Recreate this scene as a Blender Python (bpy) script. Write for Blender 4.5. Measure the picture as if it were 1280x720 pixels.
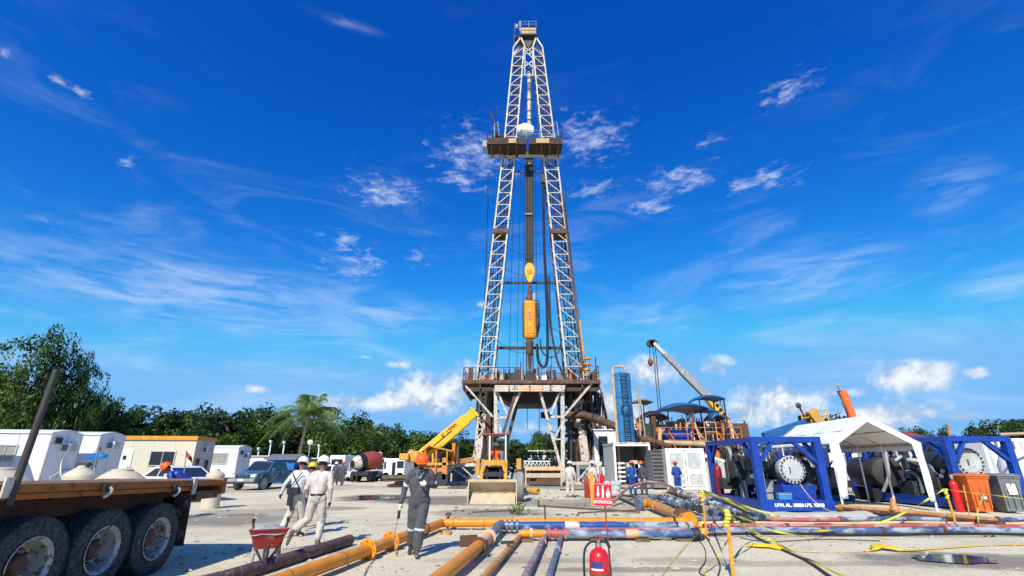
import bpy, math, random
import numpy as np
from mathutils import Vector, Matrix, noise as mnoise
R_ = math.radians
V = Vector
scn = bpy.context.scene
for o in list(bpy.data.objects): bpy.data.objects.remove(o)
COL = scn.collection

# ---------------------------------------------------------------- camera
F, TILT, CAMZ = 610.0, R_(19.83), 1.65
cam_d = bpy.data.cameras.new('camera'); cam_d.sensor_width = 36; cam_d.lens = F / 1280 * 36
cam_d.clip_start = .1; cam_d.clip_end = 6000
cam = bpy.data.objects.new('camera', cam_d); COL.objects.link(cam)
cam.location = (0, 0, CAMZ); cam.rotation_euler = (math.pi / 2 + TILT, 0, 0)
scn.camera = cam
CT, ST = math.cos(TILT), math.sin(TILT)
def ray(x, y):
    a = 360 - y
    return V(((x - 640), F * CT - a * ST, F * ST + a * CT))
def P(x, y, Y):            # the point that stands Y metres ahead, seen at photo position (x, y)
    d = ray(x, y); return V((d.x * Y / d.y, Y, CAMZ + d.z * Y / d.y))
def G(x, y, z=0.0):        # the point of the ground (or height z) seen at (x, y)
    d = ray(x, y); t = (z - CAMZ) / d.z; return V((d.x * t, d.y * t, z))

# ---------------------------------------------------------------- sun, sky
SUN_EL = R_(41); SHX, SHY = .30, 1.0       # shadows fall away from the camera and a little to the right
sd = V((SHX, SHY, 0)).normalized()
sun_dir = V((sd.x * math.cos(SUN_EL), sd.y * math.cos(SUN_EL), -math.sin(SUN_EL)))
sl = bpy.data.lights.new('sun', 'SUN'); sl.energy = 4.6; sl.angle = R_(.53); sl.color = (1, .955, .88)
so = bpy.data.objects.new('sun', sl); COL.objects.link(so); so.location = (-20, -40, 60)
so.rotation_euler = sun_dir.to_track_quat('-Z', 'Y').to_euler()
scn.view_settings.view_transform = 'Standard'; scn.view_settings.look = 'None'
scn.view_settings.exposure = 0.29; scn.view_settings.gamma = 1
scn.cycles.max_bounces = 5; scn.cycles.diffuse_bounces = 2; scn.cycles.glossy_bounces = 3
scn.cycles.transmission_bounces = 4; scn.cycles.transparent_max_bounces = 8

W = bpy.data.worlds.new("World"); scn.world = W; W.use_nodes = True
nt = W.node_tree; nt.nodes.clear()
def N(t, **k):
    n = nt.nodes.new(t)
    for a, b in k.items(): setattr(n, a, b)
    return n
def L(a, b): nt.links.new(a, b)
def mth(op, a, b=None, c=None, clamp=False):
    n = N('ShaderNodeMath', operation=op); n.use_clamp = clamp
    for i, x in enumerate((a, b, c)):
        if x is None: continue
        if isinstance(x, (int, float)): n.inputs[i].default_value = x
        else: L(x, n.inputs[i])
    return n.outputs[0]
def vm(op, a, b=None):
    n = N('ShaderNodeVectorMath', operation=op)
    for i, x in enumerate((a, b)):
        if x is None: continue
        if isinstance(x, (tuple, list, Vector)): n.inputs[i].default_value = tuple(x)
        else: L(x, n.inputs[i])
    return n
sky = N('ShaderNodeTexSky', sky_type='NISHITA', sun_disc=False)
sky.sun_elevation = SUN_EL
sky.sun_rotation = math.atan2(-sd.x, -sd.y)
sky.air_density = 1.0; sky.dust_density = .25; sky.ozone_density = 2.6; sky.altitude = 20
hs = N('ShaderNodeHueSaturation'); hs.inputs['Saturation'].default_value = 1.32; hs.inputs['Value'].default_value = .98
L(sky.outputs[0], hs.inputs['Color'])
# a deep polarised blue: each channel gets its own contrast, the same in every direction
sr = N('ShaderNodeSeparateColor'); L(hs.outputs[0], sr.inputs[0]); cr = N('ShaderNodeCombineColor')
for i_, (pw, am, cap_) in enumerate(((1.9, 2.6, .19), (1.38, 1.68, .49), (.88, 1.33, .91))):
    L(mth('MULTIPLY', mth('SMOOTH_MIN', mth('MULTIPLY', mth('POWER', mth('MULTIPLY', sr.outputs[i_], .13), pw), am), cap_, .25 * cap_), 1 / .13), cr.inputs[i_])
geo = N('ShaderNodeTexCoord')
D = vm('NORMALIZE', geo.outputs['Generated']).outputs[0]
sp = N('ShaderNodeSeparateXYZ'); L(D, sp.inputs[0])
az = mth('ARCTAN2', sp.outputs[0], sp.outputs[1]); el = mth('ARCSINE', sp.outputs[2])
cb = N('ShaderNodeCombineXYZ'); L(az, cb.inputs[0]); L(el, cb.inputs[1])
ae = cb.outputs[0]
def azel(x, y):
    d = ray(x, y).normalized(); return math.atan2(d.x, d.y), math.asin(d.z)
def noise(vec, scale, detail=5, rough=.55, dist=0.0, dim='3D'):
    n = N('ShaderNodeTexNoise'); n.noise_dimensions = dim
    n.inputs['Scale'].default_value = scale; n.inputs['Detail'].default_value = detail
    n.inputs['Roughness'].default_value = rough; n.inputs['Distortion'].default_value = dist
    L(vec, n.inputs['Vector']); return n.outputs['Fac']
def field(blobs):
    cur = None
    for (x, y, rx, ry, b) in blobs:
        a0, e0 = azel(x, y); a1, _ = azel(x + rx, y); _, e1 = azel(x, y - ry)
        s1 = vm('SUBTRACT', ae, (a0, e0, 0)).outputs[0]
        s2 = vm('MULTIPLY', s1, (1 / abs(a1 - a0), 1 / abs(e1 - e0), 0)).outputs[0]
        ln = vm('LENGTH', s2).outputs['Value']
        v = mth('SUBTRACT', b, ln)
        cur = v if cur is None else mth('MAXIMUM', cur, v)
    return cur
# heaped clouds low over the horizon
cum = [(548, 492, 74, 30, 1.1), (585, 484, 50, 30, 1.1), (445, 503, 62, 14, .95), (505, 500, 50, 20, 1), (760, 515, 55, 44, 1.1), (822, 460, 46, 24, 1),
       (896, 456, 32, 20, .8), (985, 500, 80, 28, 1.1), (950, 515, 60, 24, 1), (1140, 468, 60, 22, 1.1), (1100, 520, 105, 20, 1.1),
       (1218, 466, 24, 10, .8), (502, 456, 28, 9, .75), (320, 486, 26, 9, .6), (1200, 521, 60, 9, .8), (1040, 492, 60, 10, .8), (455, 446, 22, 6, .6),
       (665, 535, 60, 14, .6), (1272, 402, 20, 8, .6), (600, 380, 30, 10, .45)]
# broken tufts higher up
tuf = [(478, 240, 52, 26, .95), (446, 330, 44, 26, .85), (428, 298, 30, 16, .8), (600, 192, 66, 46, .85), (580, 225, 46, 20, .8), (732, 172, 66, 36, .9),
       (850, 224, 60, 20, .95), (880, 178, 26, 9, .9), (968, 220, 44, 18, .95), (925, 232, 28, 14, .8), (985, 112, 60, 26, .8), (812, 258, 36, 12, .9),
       (740, 236, 46, 12, .85), (72, 102, 22, 10, .9), (103, 118, 18, 12, .8), (160, 205, 16, 12, .85), (60, 276, 62, 14, .6), (4, 66, 14, 8, .8), (520, 322, 30, 18, .6)]
n1 = noise(ae, 13, 7, .6, .3); n2 = noise(ae, 46, 5, .6)
fc = mth('ADD', field(cum), mth('MULTIPLY', mth('SUBTRACT', n1, .50), 2.1))
fc = mth('ADD', fc, mth('MULTIPLY', mth('SUBTRACT', n2, .5), .5))
mc = N('ShaderNodeMapRange', interpolation_type='SMOOTHSTEP'); L(fc, mc.inputs[0]); mc.inputs[1].default_value = -.05; mc.inputs[2].default_value = .85
rot = N('ShaderNodeMapping'); L(ae, rot.inputs[0]); rot.inputs['Rotation'].default_value = (0, 0, R_(-24)); rot.inputs['Scale'].default_value = (1, 2.6, 1)
n3 = noise(rot.outputs[0], 24, 9, .66, .25)
ft = mth('ADD', field(tuf), mth('MULTIPLY', mth('SUBTRACT', n3, .50), 4.2))
mt = N('ShaderNodeMapRange', interpolation_type='SMOOTHSTEP'); L(ft, mt.inputs[0]); mt.inputs[1].default_value = .0; mt.inputs[2].default_value = 1.9; mt.inputs[4].default_value = .72
# high thin streaks, everywhere
rt2 = N('ShaderNodeMapping'); L(ae, rt2.inputs[0]); rt2.inputs['Rotation'].default_value = (0, 0, R_(10)); rt2.inputs['Scale'].default_value = (1, 4.2, 1)
n4 = noise(rt2.outputs[0], 3.2, 7, .62, .9); n5 = noise(ae, 2.3, 2, .5)
st = N('ShaderNodeMapRange', interpolation_type='SMOOTHSTEP'); L(mth('MULTIPLY', n4, mth('ADD', .35, n5)), st.inputs[0])
st.inputs[1].default_value = .40; st.inputs[2].default_value = .72; st.inputs[4].default_value = .36
low = N('ShaderNodeMapRange', interpolation_type='SMOOTHSTEP'); L(el, low.inputs[0]); low.inputs[1].default_value = .72; low.inputs[2].default_value = .22; low.inputs[3].default_value = .05
stf = mth('MULTIPLY', st.outputs[0], low.outputs[0])
# broad soft veils of cirrus
rt3 = N('ShaderNodeMapping'); L(ae, rt3.inputs[0]); rt3.inputs['Rotation'].default_value = (0, 0, R_(-16)); rt3.inputs['Scale'].default_value = (1, 5, 1)
vn = noise(rt3.outputs[0], 8, 8, .6, .5)
vf = N('ShaderNodeMapRange', interpolation_type='SMOOTHSTEP'); L(field([(230, 365, 300, 75, 1), (1190, 235, 150, 75, .7), (1000, 345, 260, 70, .85), (430, 28, 130, 22, .5), (480, 395, 160, 50, .8), (800, 400, 200, 60, .7), (1260, 360, 160, 50, .9)]), vf.inputs[0]); vf.inputs[2].default_value = .9
vs_ = N('ShaderNodeMapRange', interpolation_type='SMOOTHSTEP'); L(vn, vs_.inputs[0]); vs_.inputs[1].default_value = .30; vs_.inputs[2].default_value = .80
stf = mth('MAXIMUM', stf, mth('MULTIPLY', mth('MULTIPLY', vf.outputs[0], vs_.outputs[0]), .62))
# a bank of small clouds all round the horizon
bk = N('ShaderNodeMapping'); L(ae, bk.inputs[0]); bk.inputs['Scale'].default_value = (1, 2.4, 1)
n6 = noise(bk.outputs[0], 9, 6, .6, .2)
band = N('ShaderNodeMapRange', interpolation_type='SMOOTHSTEP'); L(el, band.inputs[0]); band.inputs[1].default_value = .17; band.inputs[2].default_value = .04
bm_ = N('ShaderNodeMapRange', interpolation_type='SMOOTHSTEP'); L(mth('MULTIPLY', n6, band.outputs[0]), bm_.inputs[0]); bm_.inputs[1].default_value = .52; bm_.inputs[2].default_value = .68; bm_.inputs[4].default_value = .7
# brightness inside heaped clouds: lit tops, grey-blue bases
up = vm('ADD', ae, (-.012, .022, 0)).outputs[0]
n1u = noise(up, 13, 5, .6, .3)
shd = N('ShaderNodeMapRange'); L(mth('ADD', mth('SUBTRACT', n1, n1u), mth('MULTIPLY', mth('SUBTRACT', n2, .5), .25)), shd.inputs[0])
shd.inputs[1].default_value = -.08; shd.inputs[2].default_value = .10
def mixc(f, a, b):
    n = N('ShaderNodeMix', data_type='RGBA')
    for s, x in ((n.inputs[0], f), (n.inputs[6], a), (n.inputs[7], b)):
        if isinstance(x, (int, float)): s.default_value = x
        elif isinstance(x, tuple): s.default_value = x + (1,)
        else: L(x, s)
    return n.outputs[2]
SKS = .111
k = 1 / SKS
ccol = mixc(shd.outputs[0], (.36 * k, .47 * k, .62 * k), (.80 * k, .82 * k, .84 * k))
c0 = mixc(stf, cr.outputs[0], (.55 * k, .68 * k, .86 * k))
c1 = mixc(mt.outputs[0], c0, (.70 * k, .77 * k, .88 * k))
c2 = mixc(bm_.outputs[0], c1, (.66 * k, .74 * k, .84 * k))
c3 = mixc(mth('MULTIPLY', mc.outputs[0], .9), c2, ccol)
bg = N('ShaderNodeBackground'); L(c3, bg.inputs[0]); bg.inputs[1].default_value = SKS
ow = N('ShaderNodeOutputWorld'); L(bg.outputs[0], ow.inputs[0])

# ---------------------------------------------------------------- materials
def mat(name, col, rough=.6, metal=0.0, var=.18, scale=2.5, rust=0.0, rcol=(.16, .06, .025), bump=.15, bscale=40, spec=.4, wear=0.0, wcol=(.5, .5, .48), wscale=6, streak=1.0, along=1.0):
    m = bpy.data.materials.new(name); m.use_nodes = True
    t = m.node_tree; b = t.nodes['Principled BSDF']; l = t.links.new
    def nn(ty): return t.nodes.new(ty)
    tc = nn('ShaderNodeTexCoord')
    def tex(sc, det=5, rg=.6, st=1.0):
        mp = nn('ShaderNodeMapping'); l(tc.outputs['Object'], mp.inputs[0]); mp.inputs['Scale'].default_value = (along, 1, st)
        n = nn('ShaderNodeTexNoise'); n.inputs['Scale'].default_value = sc; n.inputs['Detail'].default_value = det; n.inputs['Roughness'].default_value = rg
        l(mp.outputs[0], n.inputs['Vector']); return n.outputs['Fac']
    def rng(f, a, b_, c=0.0, d=1.0):
        n = nn('ShaderNodeMapRange'); l(f, n.inputs[0]); n.inputs[1].default_value = a; n.inputs[2].default_value = b_; n.inputs[3].default_value = c; n.inputs[4].default_value = d; return n.outputs[0]
    def mx(f, a, b_):
        n = nn('ShaderNodeMix'); n.data_type = 'RGBA'; l(f, n.inputs[0])
        for s, x in ((n.inputs[6], a), (n.inputs[7], b_)):
            if isinstance(x, tuple): s.default_value = x + (1,)
            else: l(x, s)
        return n.outputs[2]
    lo = tuple(c * (1 - var) for c in col); hi = tuple(min(1, c * (1 + var)) for c in col)
    c = mx(rng(tex(scale, 4), .3, .7), lo, hi)
    if wear > 0: c = mx(rng(tex(wscale, 6, .65, streak), .63 - .3 * wear, .74 - .3 * wear), c, wcol)
    if rust > 0: c = mx(rng(tex(scale * 2.3 + 1, 8, .7, streak), .72 - .34 * rust, .80 - .34 * rust), c, rcol)
    l(c, b.inputs['Base Color'])
    l(rng(tex(scale * 3, 3), .3, .7, max(.03, rough - .1), min(1, rough + .12)), b.inputs['Roughness'])
    b.inputs['Metallic'].default_value = metal; b.inputs['Specular IOR Level'].default_value = spec
    if bump > 0:
        bn = nn('ShaderNodeBump'); bn.inputs['Strength'].default_value = bump; bn.inputs['Distance'].default_value = .01
        l(tex(bscale, 4), bn.inputs['Height']); l(bn.outputs[0], b.inputs['Normal'])
    return m
M = {}
M['white_steel'] = mat('white_steel', (.56, .53, .45), .5, rust=.5, var=.15, scale=1.3, wear=.3, wcol=(.34, .28, .21))
M['white_clean'] = mat('white_clean', (.78, .78, .77), .5, var=.06, rust=.08)
M['white_dirty'] = mat('white_dirty', (.56, .49, .40), .6, rust=.55, var=.15, scale=1.0)
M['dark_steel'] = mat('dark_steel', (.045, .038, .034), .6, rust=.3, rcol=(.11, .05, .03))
M['black'] = mat('black_paint', (.02, .02, .022), .5)
M['rust'] = mat('rusty_steel', (.12, .06, .035), .8, rust=.4, rcol=(.045, .03, .025), bump=.3)
M['brown_steel'] = mat('brown_steel', (.115, .06, .038), .75, rust=.5, rcol=(.055, .03, .02), var=.3, wear=.2, wcol=(.24, .17, .12), wscale=4)
M['trailer_orange'] = mat('trailer_orange', (.30, .105, .018), .6, rust=.5, rcol=(.07, .03, .015), scale=2, bump=.3)
M['trailer_under'] = mat('trailer_under', (.07, .03, .016), .8, rust=.4, rcol=(.03, .018, .012))
M['pipe_orange'] = mat('pipe_orange', (.72, .25, .012), .42, rust=.18, rcol=(.22, .07, .02), var=.16, scale=3, wear=.12, wcol=(.55, .36, .20), bump=.1)
M['pipe_orange2'] = mat('pipe_orange_dusty', (.55, .22, .05), .6, rust=.38, rcol=(.20, .09, .045), wear=.3, wcol=(.50, .36, .24), var=.2)
M['pipe_blue'] = mat('pipe_blue', (.025, .07, .24), .35, wear=.36, along=.3, wcol=(.40, .46, .54), wscale=5, rust=.2, rcol=(.05, .06, .09), var=.3)
M['pipe_bluewhite'] = mat('pipe_bluewhite', (.06, .10, .22), .45, wear=.60, along=.35, wcol=(.34, .37, .41), wscale=5, rust=.35, rcol=(.20, .12, .10), var=.3)
M['pipe_red'] = mat('pipe_red', (.42, .10, .09), .5, wear=.5, along=.35, wcol=(.40, .30, .29), wscale=5, rust=.35)
M['pipe_grey'] = mat('pipe_grey', (.15, .19, .25), .4, metal=.3, wear=.28, along=.5, wcol=(.32, .36, .42), rust=.3)
M['pipe_purple'] = mat('pipe_purple', (.24, .14, .15), .65, wear=.5, wcol=(.38, .30, .30), rust=.3)
M['pipe_dark'] = mat('pipe_dark', (.085, .05, .045), .7, rust=.4, rcol=(.14, .09, .08), wear=.3, wcol=(.22, .18, .17), bump=.35, wscale=14)
M['yellow'] = mat('machine_yellow', (.78, .42, .01), .4, rust=.1, var=.08)
M['yellow_dusty'] = mat('dusty_yellow', (.58, .29, .035), .6, rust=.35, wear=.3, wcol=(.42, .33, .22))
M['tan'] = mat('dusty_tan_steel', (.50, .40, .26), .75, rust=.2, rcol=(.30, .2, .1), bump=.3, var=.15)
M['orange'] = mat('rail_orange', (.62, .17, .02), .5, rust=.25)
M['peach'] = mat('pale_orange', (.66, .40, .22), .6, rust=.3, rcol=(.25, .13, .07))
M['redox'] = mat('red_oxide', (.28, .055, .035), .6, rust=.25)
M['blue'] = mat('frame_blue', (.006, .048, .31), .38, var=.18, wear=.22, wcol=(.05, .085, .25), rust=.18, rcol=(.06, .05, .06), spec=.5)
M['tank_blue'] = mat('tank_blue', (.02, .16, .36), .5, rust=.15, wear=.3, wcol=(.06, .26, .46), streak=.3)
M['canopy_blue'] = mat('canopy_blue', (.015, .10, .27), .5, var=.2)
M['pale_blue'] = mat('toolbox_blue', (.05, .24, .50), .4)
M['grey'] = mat('grey_paint', (.30, .30, .29), .6, rust=.2)
M['grey_mid'] = mat('mid_grey', (.16, .165, .17), .6)
M['grey_light'] = mat('pale_grey_panel', (.48, .48, .46), .6, rust=.2, wear=.3, wcol=(.35, .34, .32))
M['machine_dark'] = mat('machine_dark', (.026, .034, .032), .5, rust=.35, rcol=(.09, .07, .055), wear=.25, wcol=(.12, .135, .135), wscale=12)
M['tyre'] = mat('tyre_rubber', (.028, .031, .035), .75, wear=.5, wcol=(.07, .078, .085), wscale=22, bump=.4, spec=.3)
M['tyre_dusty'] = mat('tyre_dusty', (.27, .255, .23), .9)
M['rim'] = mat('wheel_rim', (.44, .43, .41), .5, metal=.3, rust=.6, rcol=(.16, .09, .05), scale=4)
M['wood'] = mat('weathered_wood', (.16, .115, .07), .85, var=.3, bump=.4)
M['wood_pale'] = mat('pale_timber', (.46, .33, .19), .8, var=.25, rust=.3, rcol=(.2, .14, .09))
M['trailer_white'] = mat('trailer_wall_white', (.72, .73, .74), .5, var=.04, rust=.06, rcol=(.4, .36, .3), streak=.2)
M['trailer_beige'] = mat('trailer_wall_beige', (.62, .56, .42), .6, var=.05, rust=.08, rcol=(.4, .36, .25), streak=.2)
M['trailer_grey'] = mat('roof_grey', (.35, .36, .37), .6)
M['trim_orange'] = mat('trim_orange', (.68, .28, .03), .5)
M['plastic_beige'] = mat('plastic_beige', (.56, .48, .36), .55, var=.1, bump=0)
M['red'] = mat('signal_red', (.60, .012, .016), .3, var=.1, bump=0, spec=.5)
M['red_dusty'] = mat('barrow_red', (.33, .035, .03), .5, rust=.35, wear=.25, wcol=(.3, .22, .2))
M['concrete'] = mat('dry_concrete', (.34, .35, .37), .9, var=.25, bump=.6, bscale=18)
M['lamp_white'] = mat('lamp_white', (.8, .8, .8), .3, bump=0)
M['cloth_white'] = mat('canvas_white', (.80, .81, .82), .7, var=.04, bump=.2, bscale=8)
M['cloth_in'] = mat('canvas_lining', (.62, .62, .64), .8, var=.05)
M['tarp'] = mat('dusty_tarp', (.46, .42, .34), .8, var=.15, bump=.5, bscale=6)
M['coverall_grey'] = mat('coverall_grey', (.075, .077, .085), .9, var=.15, bump=.5, bscale=30, scale=8)
M['coverall_white'] = mat('coverall_white', (.55, .49, .415), .9, var=.18, bump=.5, bscale=30, wear=.25, wcol=(.42, .36, .3), wscale=7)
M['shirt_white'] = mat('shirt_white', (.60, .59, .58), .9, var=.14, bump=.5, bscale=30)
M['coverall_blue'] = mat('coverall_blue', (.016, .06, .24), .9, var=.15, bump=.5, bscale=30)
M['cloth_orange'] = mat('cloth_orange', (.70, .12, .02), .9, bump=.4)
M['skin'] = mat('skin', (.26, .13, .08), .5, var=.1, bump=0)
M['hair'] = mat('dark_hair', (.018, .013, .011), .7, bump=0)
M['glove'] = mat('work_glove', (.70, .68, .52), .9, var=.12)
M['glove_dark'] = mat('dark_glove', (.02, .022, .035), .8)
M['boot'] = mat('boot_leather', (.05, .042, .035), .7, wear=.4, wcol=(.22, .19, .15))
M['boot_grey'] = mat('rubber_boot', (.13, .12, .10), .7, wear=.5, wcol=(.3, .27, .22))
M['band'] = mat('reflective_band', (.62, .66, .72), .3, bump=0)
M['hat_orange'] = mat('hat_orange', (.85, .12, .012), .35, var=.06, bump=0)
M['hat_white'] = mat('hat_white', (.82, .80, .74), .35, var=.05, bump=0)
M['hat_yellow'] = mat('hat_yellow', (.80, .50, .03), .35, bump=0)
M['hat_red'] = mat('hat_red', (.60, .07, .04), .35, bump=0)
M['tape'] = mat('caution_tape', (.60, .55, .05), .5, var=.1, wear=.25, wcol=(.45, .45, .15), bump=0)
M['strap'] = mat('yellow_sling', (.84, .48, .015), .7, var=.08)
M['stake'] = mat('stake_orange', (.74, .30, .03), .6, wear=.3, wcol=(.8, .5, .05), wscale=10)
M['cable'] = mat('black_cable', (.018, .018, .02), .5, bump=0)
M['cable_grey'] = mat('grey_cable', (.20, .19, .17), .8, bump=0)
M['bin_orange'] = mat('bin_orange', (.60, .13, .025), .5, var=.1, rust=.1, bump=.1)
M['bin_grey'] = mat('bin_grey', (.17, .175, .18), .5, var=.1, wear=.2, wcol=(.3, .3, .28))
M['paper'] = mat('paper_label', (.76, .76, .74), .6, bump=0, var=.06)
M['label_blue'] = mat('label_blue', (.05, .05, .22), .5, bump=0)
M['pebble'] = mat('pebble', (.36, .31, .25), .9, var=.3)
M['grass'] = mat('weed_green', (.10, .14, .03), .7, var=.3)
M['car_white'] = mat('car_white', (.70, .72, .74), .25, var=.03, bump=0, spec=.6)
M['car_blue'] = mat('car_blue', (.055, .14, .26), .3, metal=.3, var=.05, bump=0, wear=.35, wcol=(.30, .30, .29), wscale=2)
M['chrome'] = mat('chrome', (.55, .56, .58), .2, metal=.9, bump=0)
M['headlight'] = mat('headlight', (.7, .72, .75), .12, bump=0, spec=.8)
M['shed_blue'] = mat('shed_blue', (.012, .14, .42), .6, streak=.3)
def glass_mat(name, col, rough=.06):
    m = mat(name, col, rough, var=.1, bump=0, spec=.8); return m
M['glass'] = glass_mat('dark_glass', (.02, .028, .035))
M['glass_pane'] = glass_mat('window_pane', (.30, .30, .27), .25)
M['lens'] = glass_mat('tinted_lens', (.03, .03, .035))

# ---------------------------------------------------------------- mesh builder
INV = {}
def link(o): COL.objects.link(o); return o
def thing(name, label, cat, loc=(0, 0, 0), rz=0.0, group=None):
    o = bpy.data.objects.new(name, None); link(o); o.empty_display_size = .2
    o.location = loc; o.rotation_euler = (0, 0, rz)
    o['label'] = label; o['category'] = cat
    if group: o['group'] = group
    return o
def root_of(o):
    while o.parent: o = o.parent
    return o
def mtx(o): return Matrix.LocRotScale(o.location, o.rotation_euler, o.scale)
def frame_axes(d):
    d = d.normalized(); r = V((0, 0, 1)) if abs(d.z) < .95 else V((0, 1, 0))
    u = d.cross(r).normalized(); w = u.cross(d).normalized(); return u, w
class MB:
    def __init__(s): s.v = []; s.f = []; s.m = []; s.cur = 0
    def add(s, vs, fs):
        n = len(s.v); s.v += [V(p) for p in vs]; s.f += [tuple(i + n for i in f) for f in fs]; s.m += [s.cur] * len(fs); return s
    def box(s, c, d, rz=0.0, rx=0.0, ry=0.0):
        x, y, z = d[0] / 2, d[1] / 2, d[2] / 2; c = V(c)
        pts = [V((a * x, b * y, e * z)) for a, b, e in ((-1,-1,-1),(1,-1,-1),(1,1,-1),(-1,1,-1),(-1,-1,1),(1,-1,1),(1,1,1),(-1,1,1))]
        if rz or rx or ry:
            m = (Matrix.Rotation(rz, 3, 'Z') @ Matrix.Rotation(ry, 3, 'Y') @ Matrix.Rotation(rx, 3, 'X')); pts = [m @ p for p in pts]
        return s.add([c + p for p in pts], [(0,3,2,1),(4,5,6,7),(0,1,5,4),(1,2,6,5),(2,3,7,6),(3,0,4,7)])
    def bx(s, a, b):
        a, b = V(a), V(b); return s.box((a + b) / 2, [abs(b[i] - a[i]) for i in range(3)])
    def bar(s, a, b, w, h=None):
        a, b = V(a), V(b); h = h or w; u, k = frame_axes(b - a); u = u * w / 2; k = k * h / 2
        vs = [a-u-k, a+u-k, a+u+k, a-u+k, b-u-k, b+u-k, b+u+k, b-u+k]
        return s.add(vs, [(0,1,2,3),(7,6,5,4),(4,5,1,0),(5,6,2,1),(6,7,3,2),(7,4,0,3)])
    def tube(s, pts, r, n=8, caps=True):
        pts = [V(p) for p in pts]; m = len(pts); rs = r if isinstance(r, (list, tuple)) else [r] * m
        base = len(s.v); up = None
        for i, p in enumerate(pts):
            d = (pts[min(i + 1, m - 1)] - pts[max(i - 1, 0)]).normalized()
            if up is None: u, k = frame_axes(d)
            else:
                u = (up - d * up.dot(d)).normalized(); k = u.cross(d) * -1
            up = u; k = d.cross(u)
            for j in range(n):
                t = 2 * math.pi * j / n; s.v.append(p + (u * math.cos(t) + k * math.sin(t)) * rs[i])
        for i in range(m - 1):
            for j in range(n):
                a = base + i * n + j; b = base + i * n + (j + 1) % n; s.f.append((a, b, b + n, a + n)); s.m.append(s.cur)
        if caps:
            s.f.append(tuple(base + j for j in reversed(range(n)))); s.f.append(tuple(base + (m - 1) * n + j for j in range(n))); s.m += [s.cur] * 2
        return s
    def lathe(s, prof, c, axis=(0, 0, 1), n=24, caps=True):
        ax = V(axis).normalized(); u, k = frame_axes(ax); c = V(c); base = len(s.v); m = len(prof)
        k = ax.cross(u)
        for r, h in prof:
            for j in range(n):
                t = 2 * math.pi * j / n; s.v.append(c + ax * h + (u * math.cos(t) + k * math.sin(t)) * r)
        for i in range(m - 1):
            for j in range(n):
                a = base + i * n + j; b = base + i * n + (j + 1) % n; s.f.append((a, b, b + n, a + n)); s.m.append(s.cur)
        if prof[0] == prof[-1] or not caps: return s
        if prof[0][0] > 1e-4: s.f.append(tuple(base + j for j in reversed(range(n)))); s.m.append(s.cur)
        if prof[-1][0] > 1e-4: s.f.append(tuple(base + (m - 1) * n + j for j in range(n))); s.m.append(s.cur)
        return s
    def prism(s, poly, a, b, ax='x'):      # poly of 2-D points, extruded from a to b along an axis
        n = len(poly)
        def p3(p, t): return {'x': (t, p[0], p[1]), 'y': (p[0], t, p[1]), 'z': (p[0], p[1], t)}[ax]
        vs = [p3(p, a) for p in poly] + [p3(p, b) for p in poly]
        return s.add(vs, [tuple(reversed(range(n))), tuple(range(n, 2 * n))] + [(i, (i + 1) % n, n + (i + 1) % n, n + i) for i in range(n)])
    def loft(s, rings, caps=True):
        n = len(rings[0]); base = len(s.v)
        for r in rings: s.v += [V(p) for p in r]
        for i in range(len(rings) - 1):
            for j in range(n):
                a = base + i * n + j; b = base + i * n + (j + 1) % n; s.f.append((a, b, b + n, a + n)); s.m.append(s.cur)
        if caps: s.f.append(tuple(base + j for j in reversed(range(n)))); s.f.append(tuple(base + (len(rings) - 1) * n + j for j in range(n))); s.m += [s.cur] * 2
        return s
    def build(s, name, m, parent=None, local=False, smooth=False, bevel=0.0, label=None, cat=None, group=None, kind=None, fix=True):
        me = bpy.data.meshes.new(name)
        vs = s.v; loc = V((0, 0, 0))
        if parent is not None and not local:
            inv = mtx(root_of(parent)).inverted(); vs = [inv @ p for p in vs]
        elif parent is None and cat and not local:
            xs = [p.x for p in vs]; ys = [p.y for p in vs]; zs = [p.z for p in vs]
            loc = V(((min(xs) + max(xs)) / 2, (min(ys) + max(ys)) / 2, min(zs))); vs = [p - loc for p in vs]
        me.from_pydata([tuple(p) for p in vs], [], s.f)
        ms = m if isinstance(m, (list, tuple)) else [m]
        for q in ms: me.materials.append(M[q] if isinstance(q, str) else q)
        if len(ms) > 1: me.polygons.foreach_set('material_index', s.m)
        if fix:
            import bmesh
            b = bmesh.new(); b.from_mesh(me); bmesh.ops.recalc_face_normals(b, faces=b.faces); b.to_mesh(me); b.free()
        if smooth: smooth_mesh(me, smooth if isinstance(smooth, (int, float)) and smooth is not True else 40)
        o = bpy.data.objects.new(name, me); link(o); o.location = loc
        if parent is not None: o.parent = parent
        if bevel:
            bv = o.modifiers.new('bevel', 'BEVEL'); bv.width = bevel; bv.segments = 2; bv.limit_method = 'ANGLE'; bv.angle_limit = R_(35)
        if label: o['label'] = label
        if cat: o['category'] = cat
        if group: o['group'] = group
        if kind: o['kind'] = kind
        return o
def smooth_mesh(me, ang=40):
    me.polygons.foreach_set('use_smooth', [True] * len(me.polygons))
    try: me.set_sharp_from_angle(angle=R_(ang))
    except Exception: pass
def kids(o): return [c for c in bpy.data.objects if c.parent == o]
CH = {}
def dup(root, loc=None, rz=None, label=None, group=None, scale=None):
    if root.name not in CH:
        CH[root.name] = [(c, [(g, []) for g in kids(c)]) for c in kids(root)]
    r = root.copy(); link(r)
    if loc is not None: r.location = loc
    if rz is not None: r.rotation_euler = (0, 0, rz)
    if scale is not None: r.scale = (scale,) * 3 if isinstance(scale, (int, float)) else scale
    if label: r['label'] = label
    if group: r['group'] = group
    for c, gs in CH[root.name]:
        d = c.copy(); link(d); d.parent = r
        for g, _ in gs: e = g.copy(); link(e); e.parent = d
    return r
def one(name, m, label, cat, fn, group=None, **k):
    mb = MB(); fn(mb); return mb.build(name, m, None, label=label, cat=cat, group=group, **k)
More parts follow.
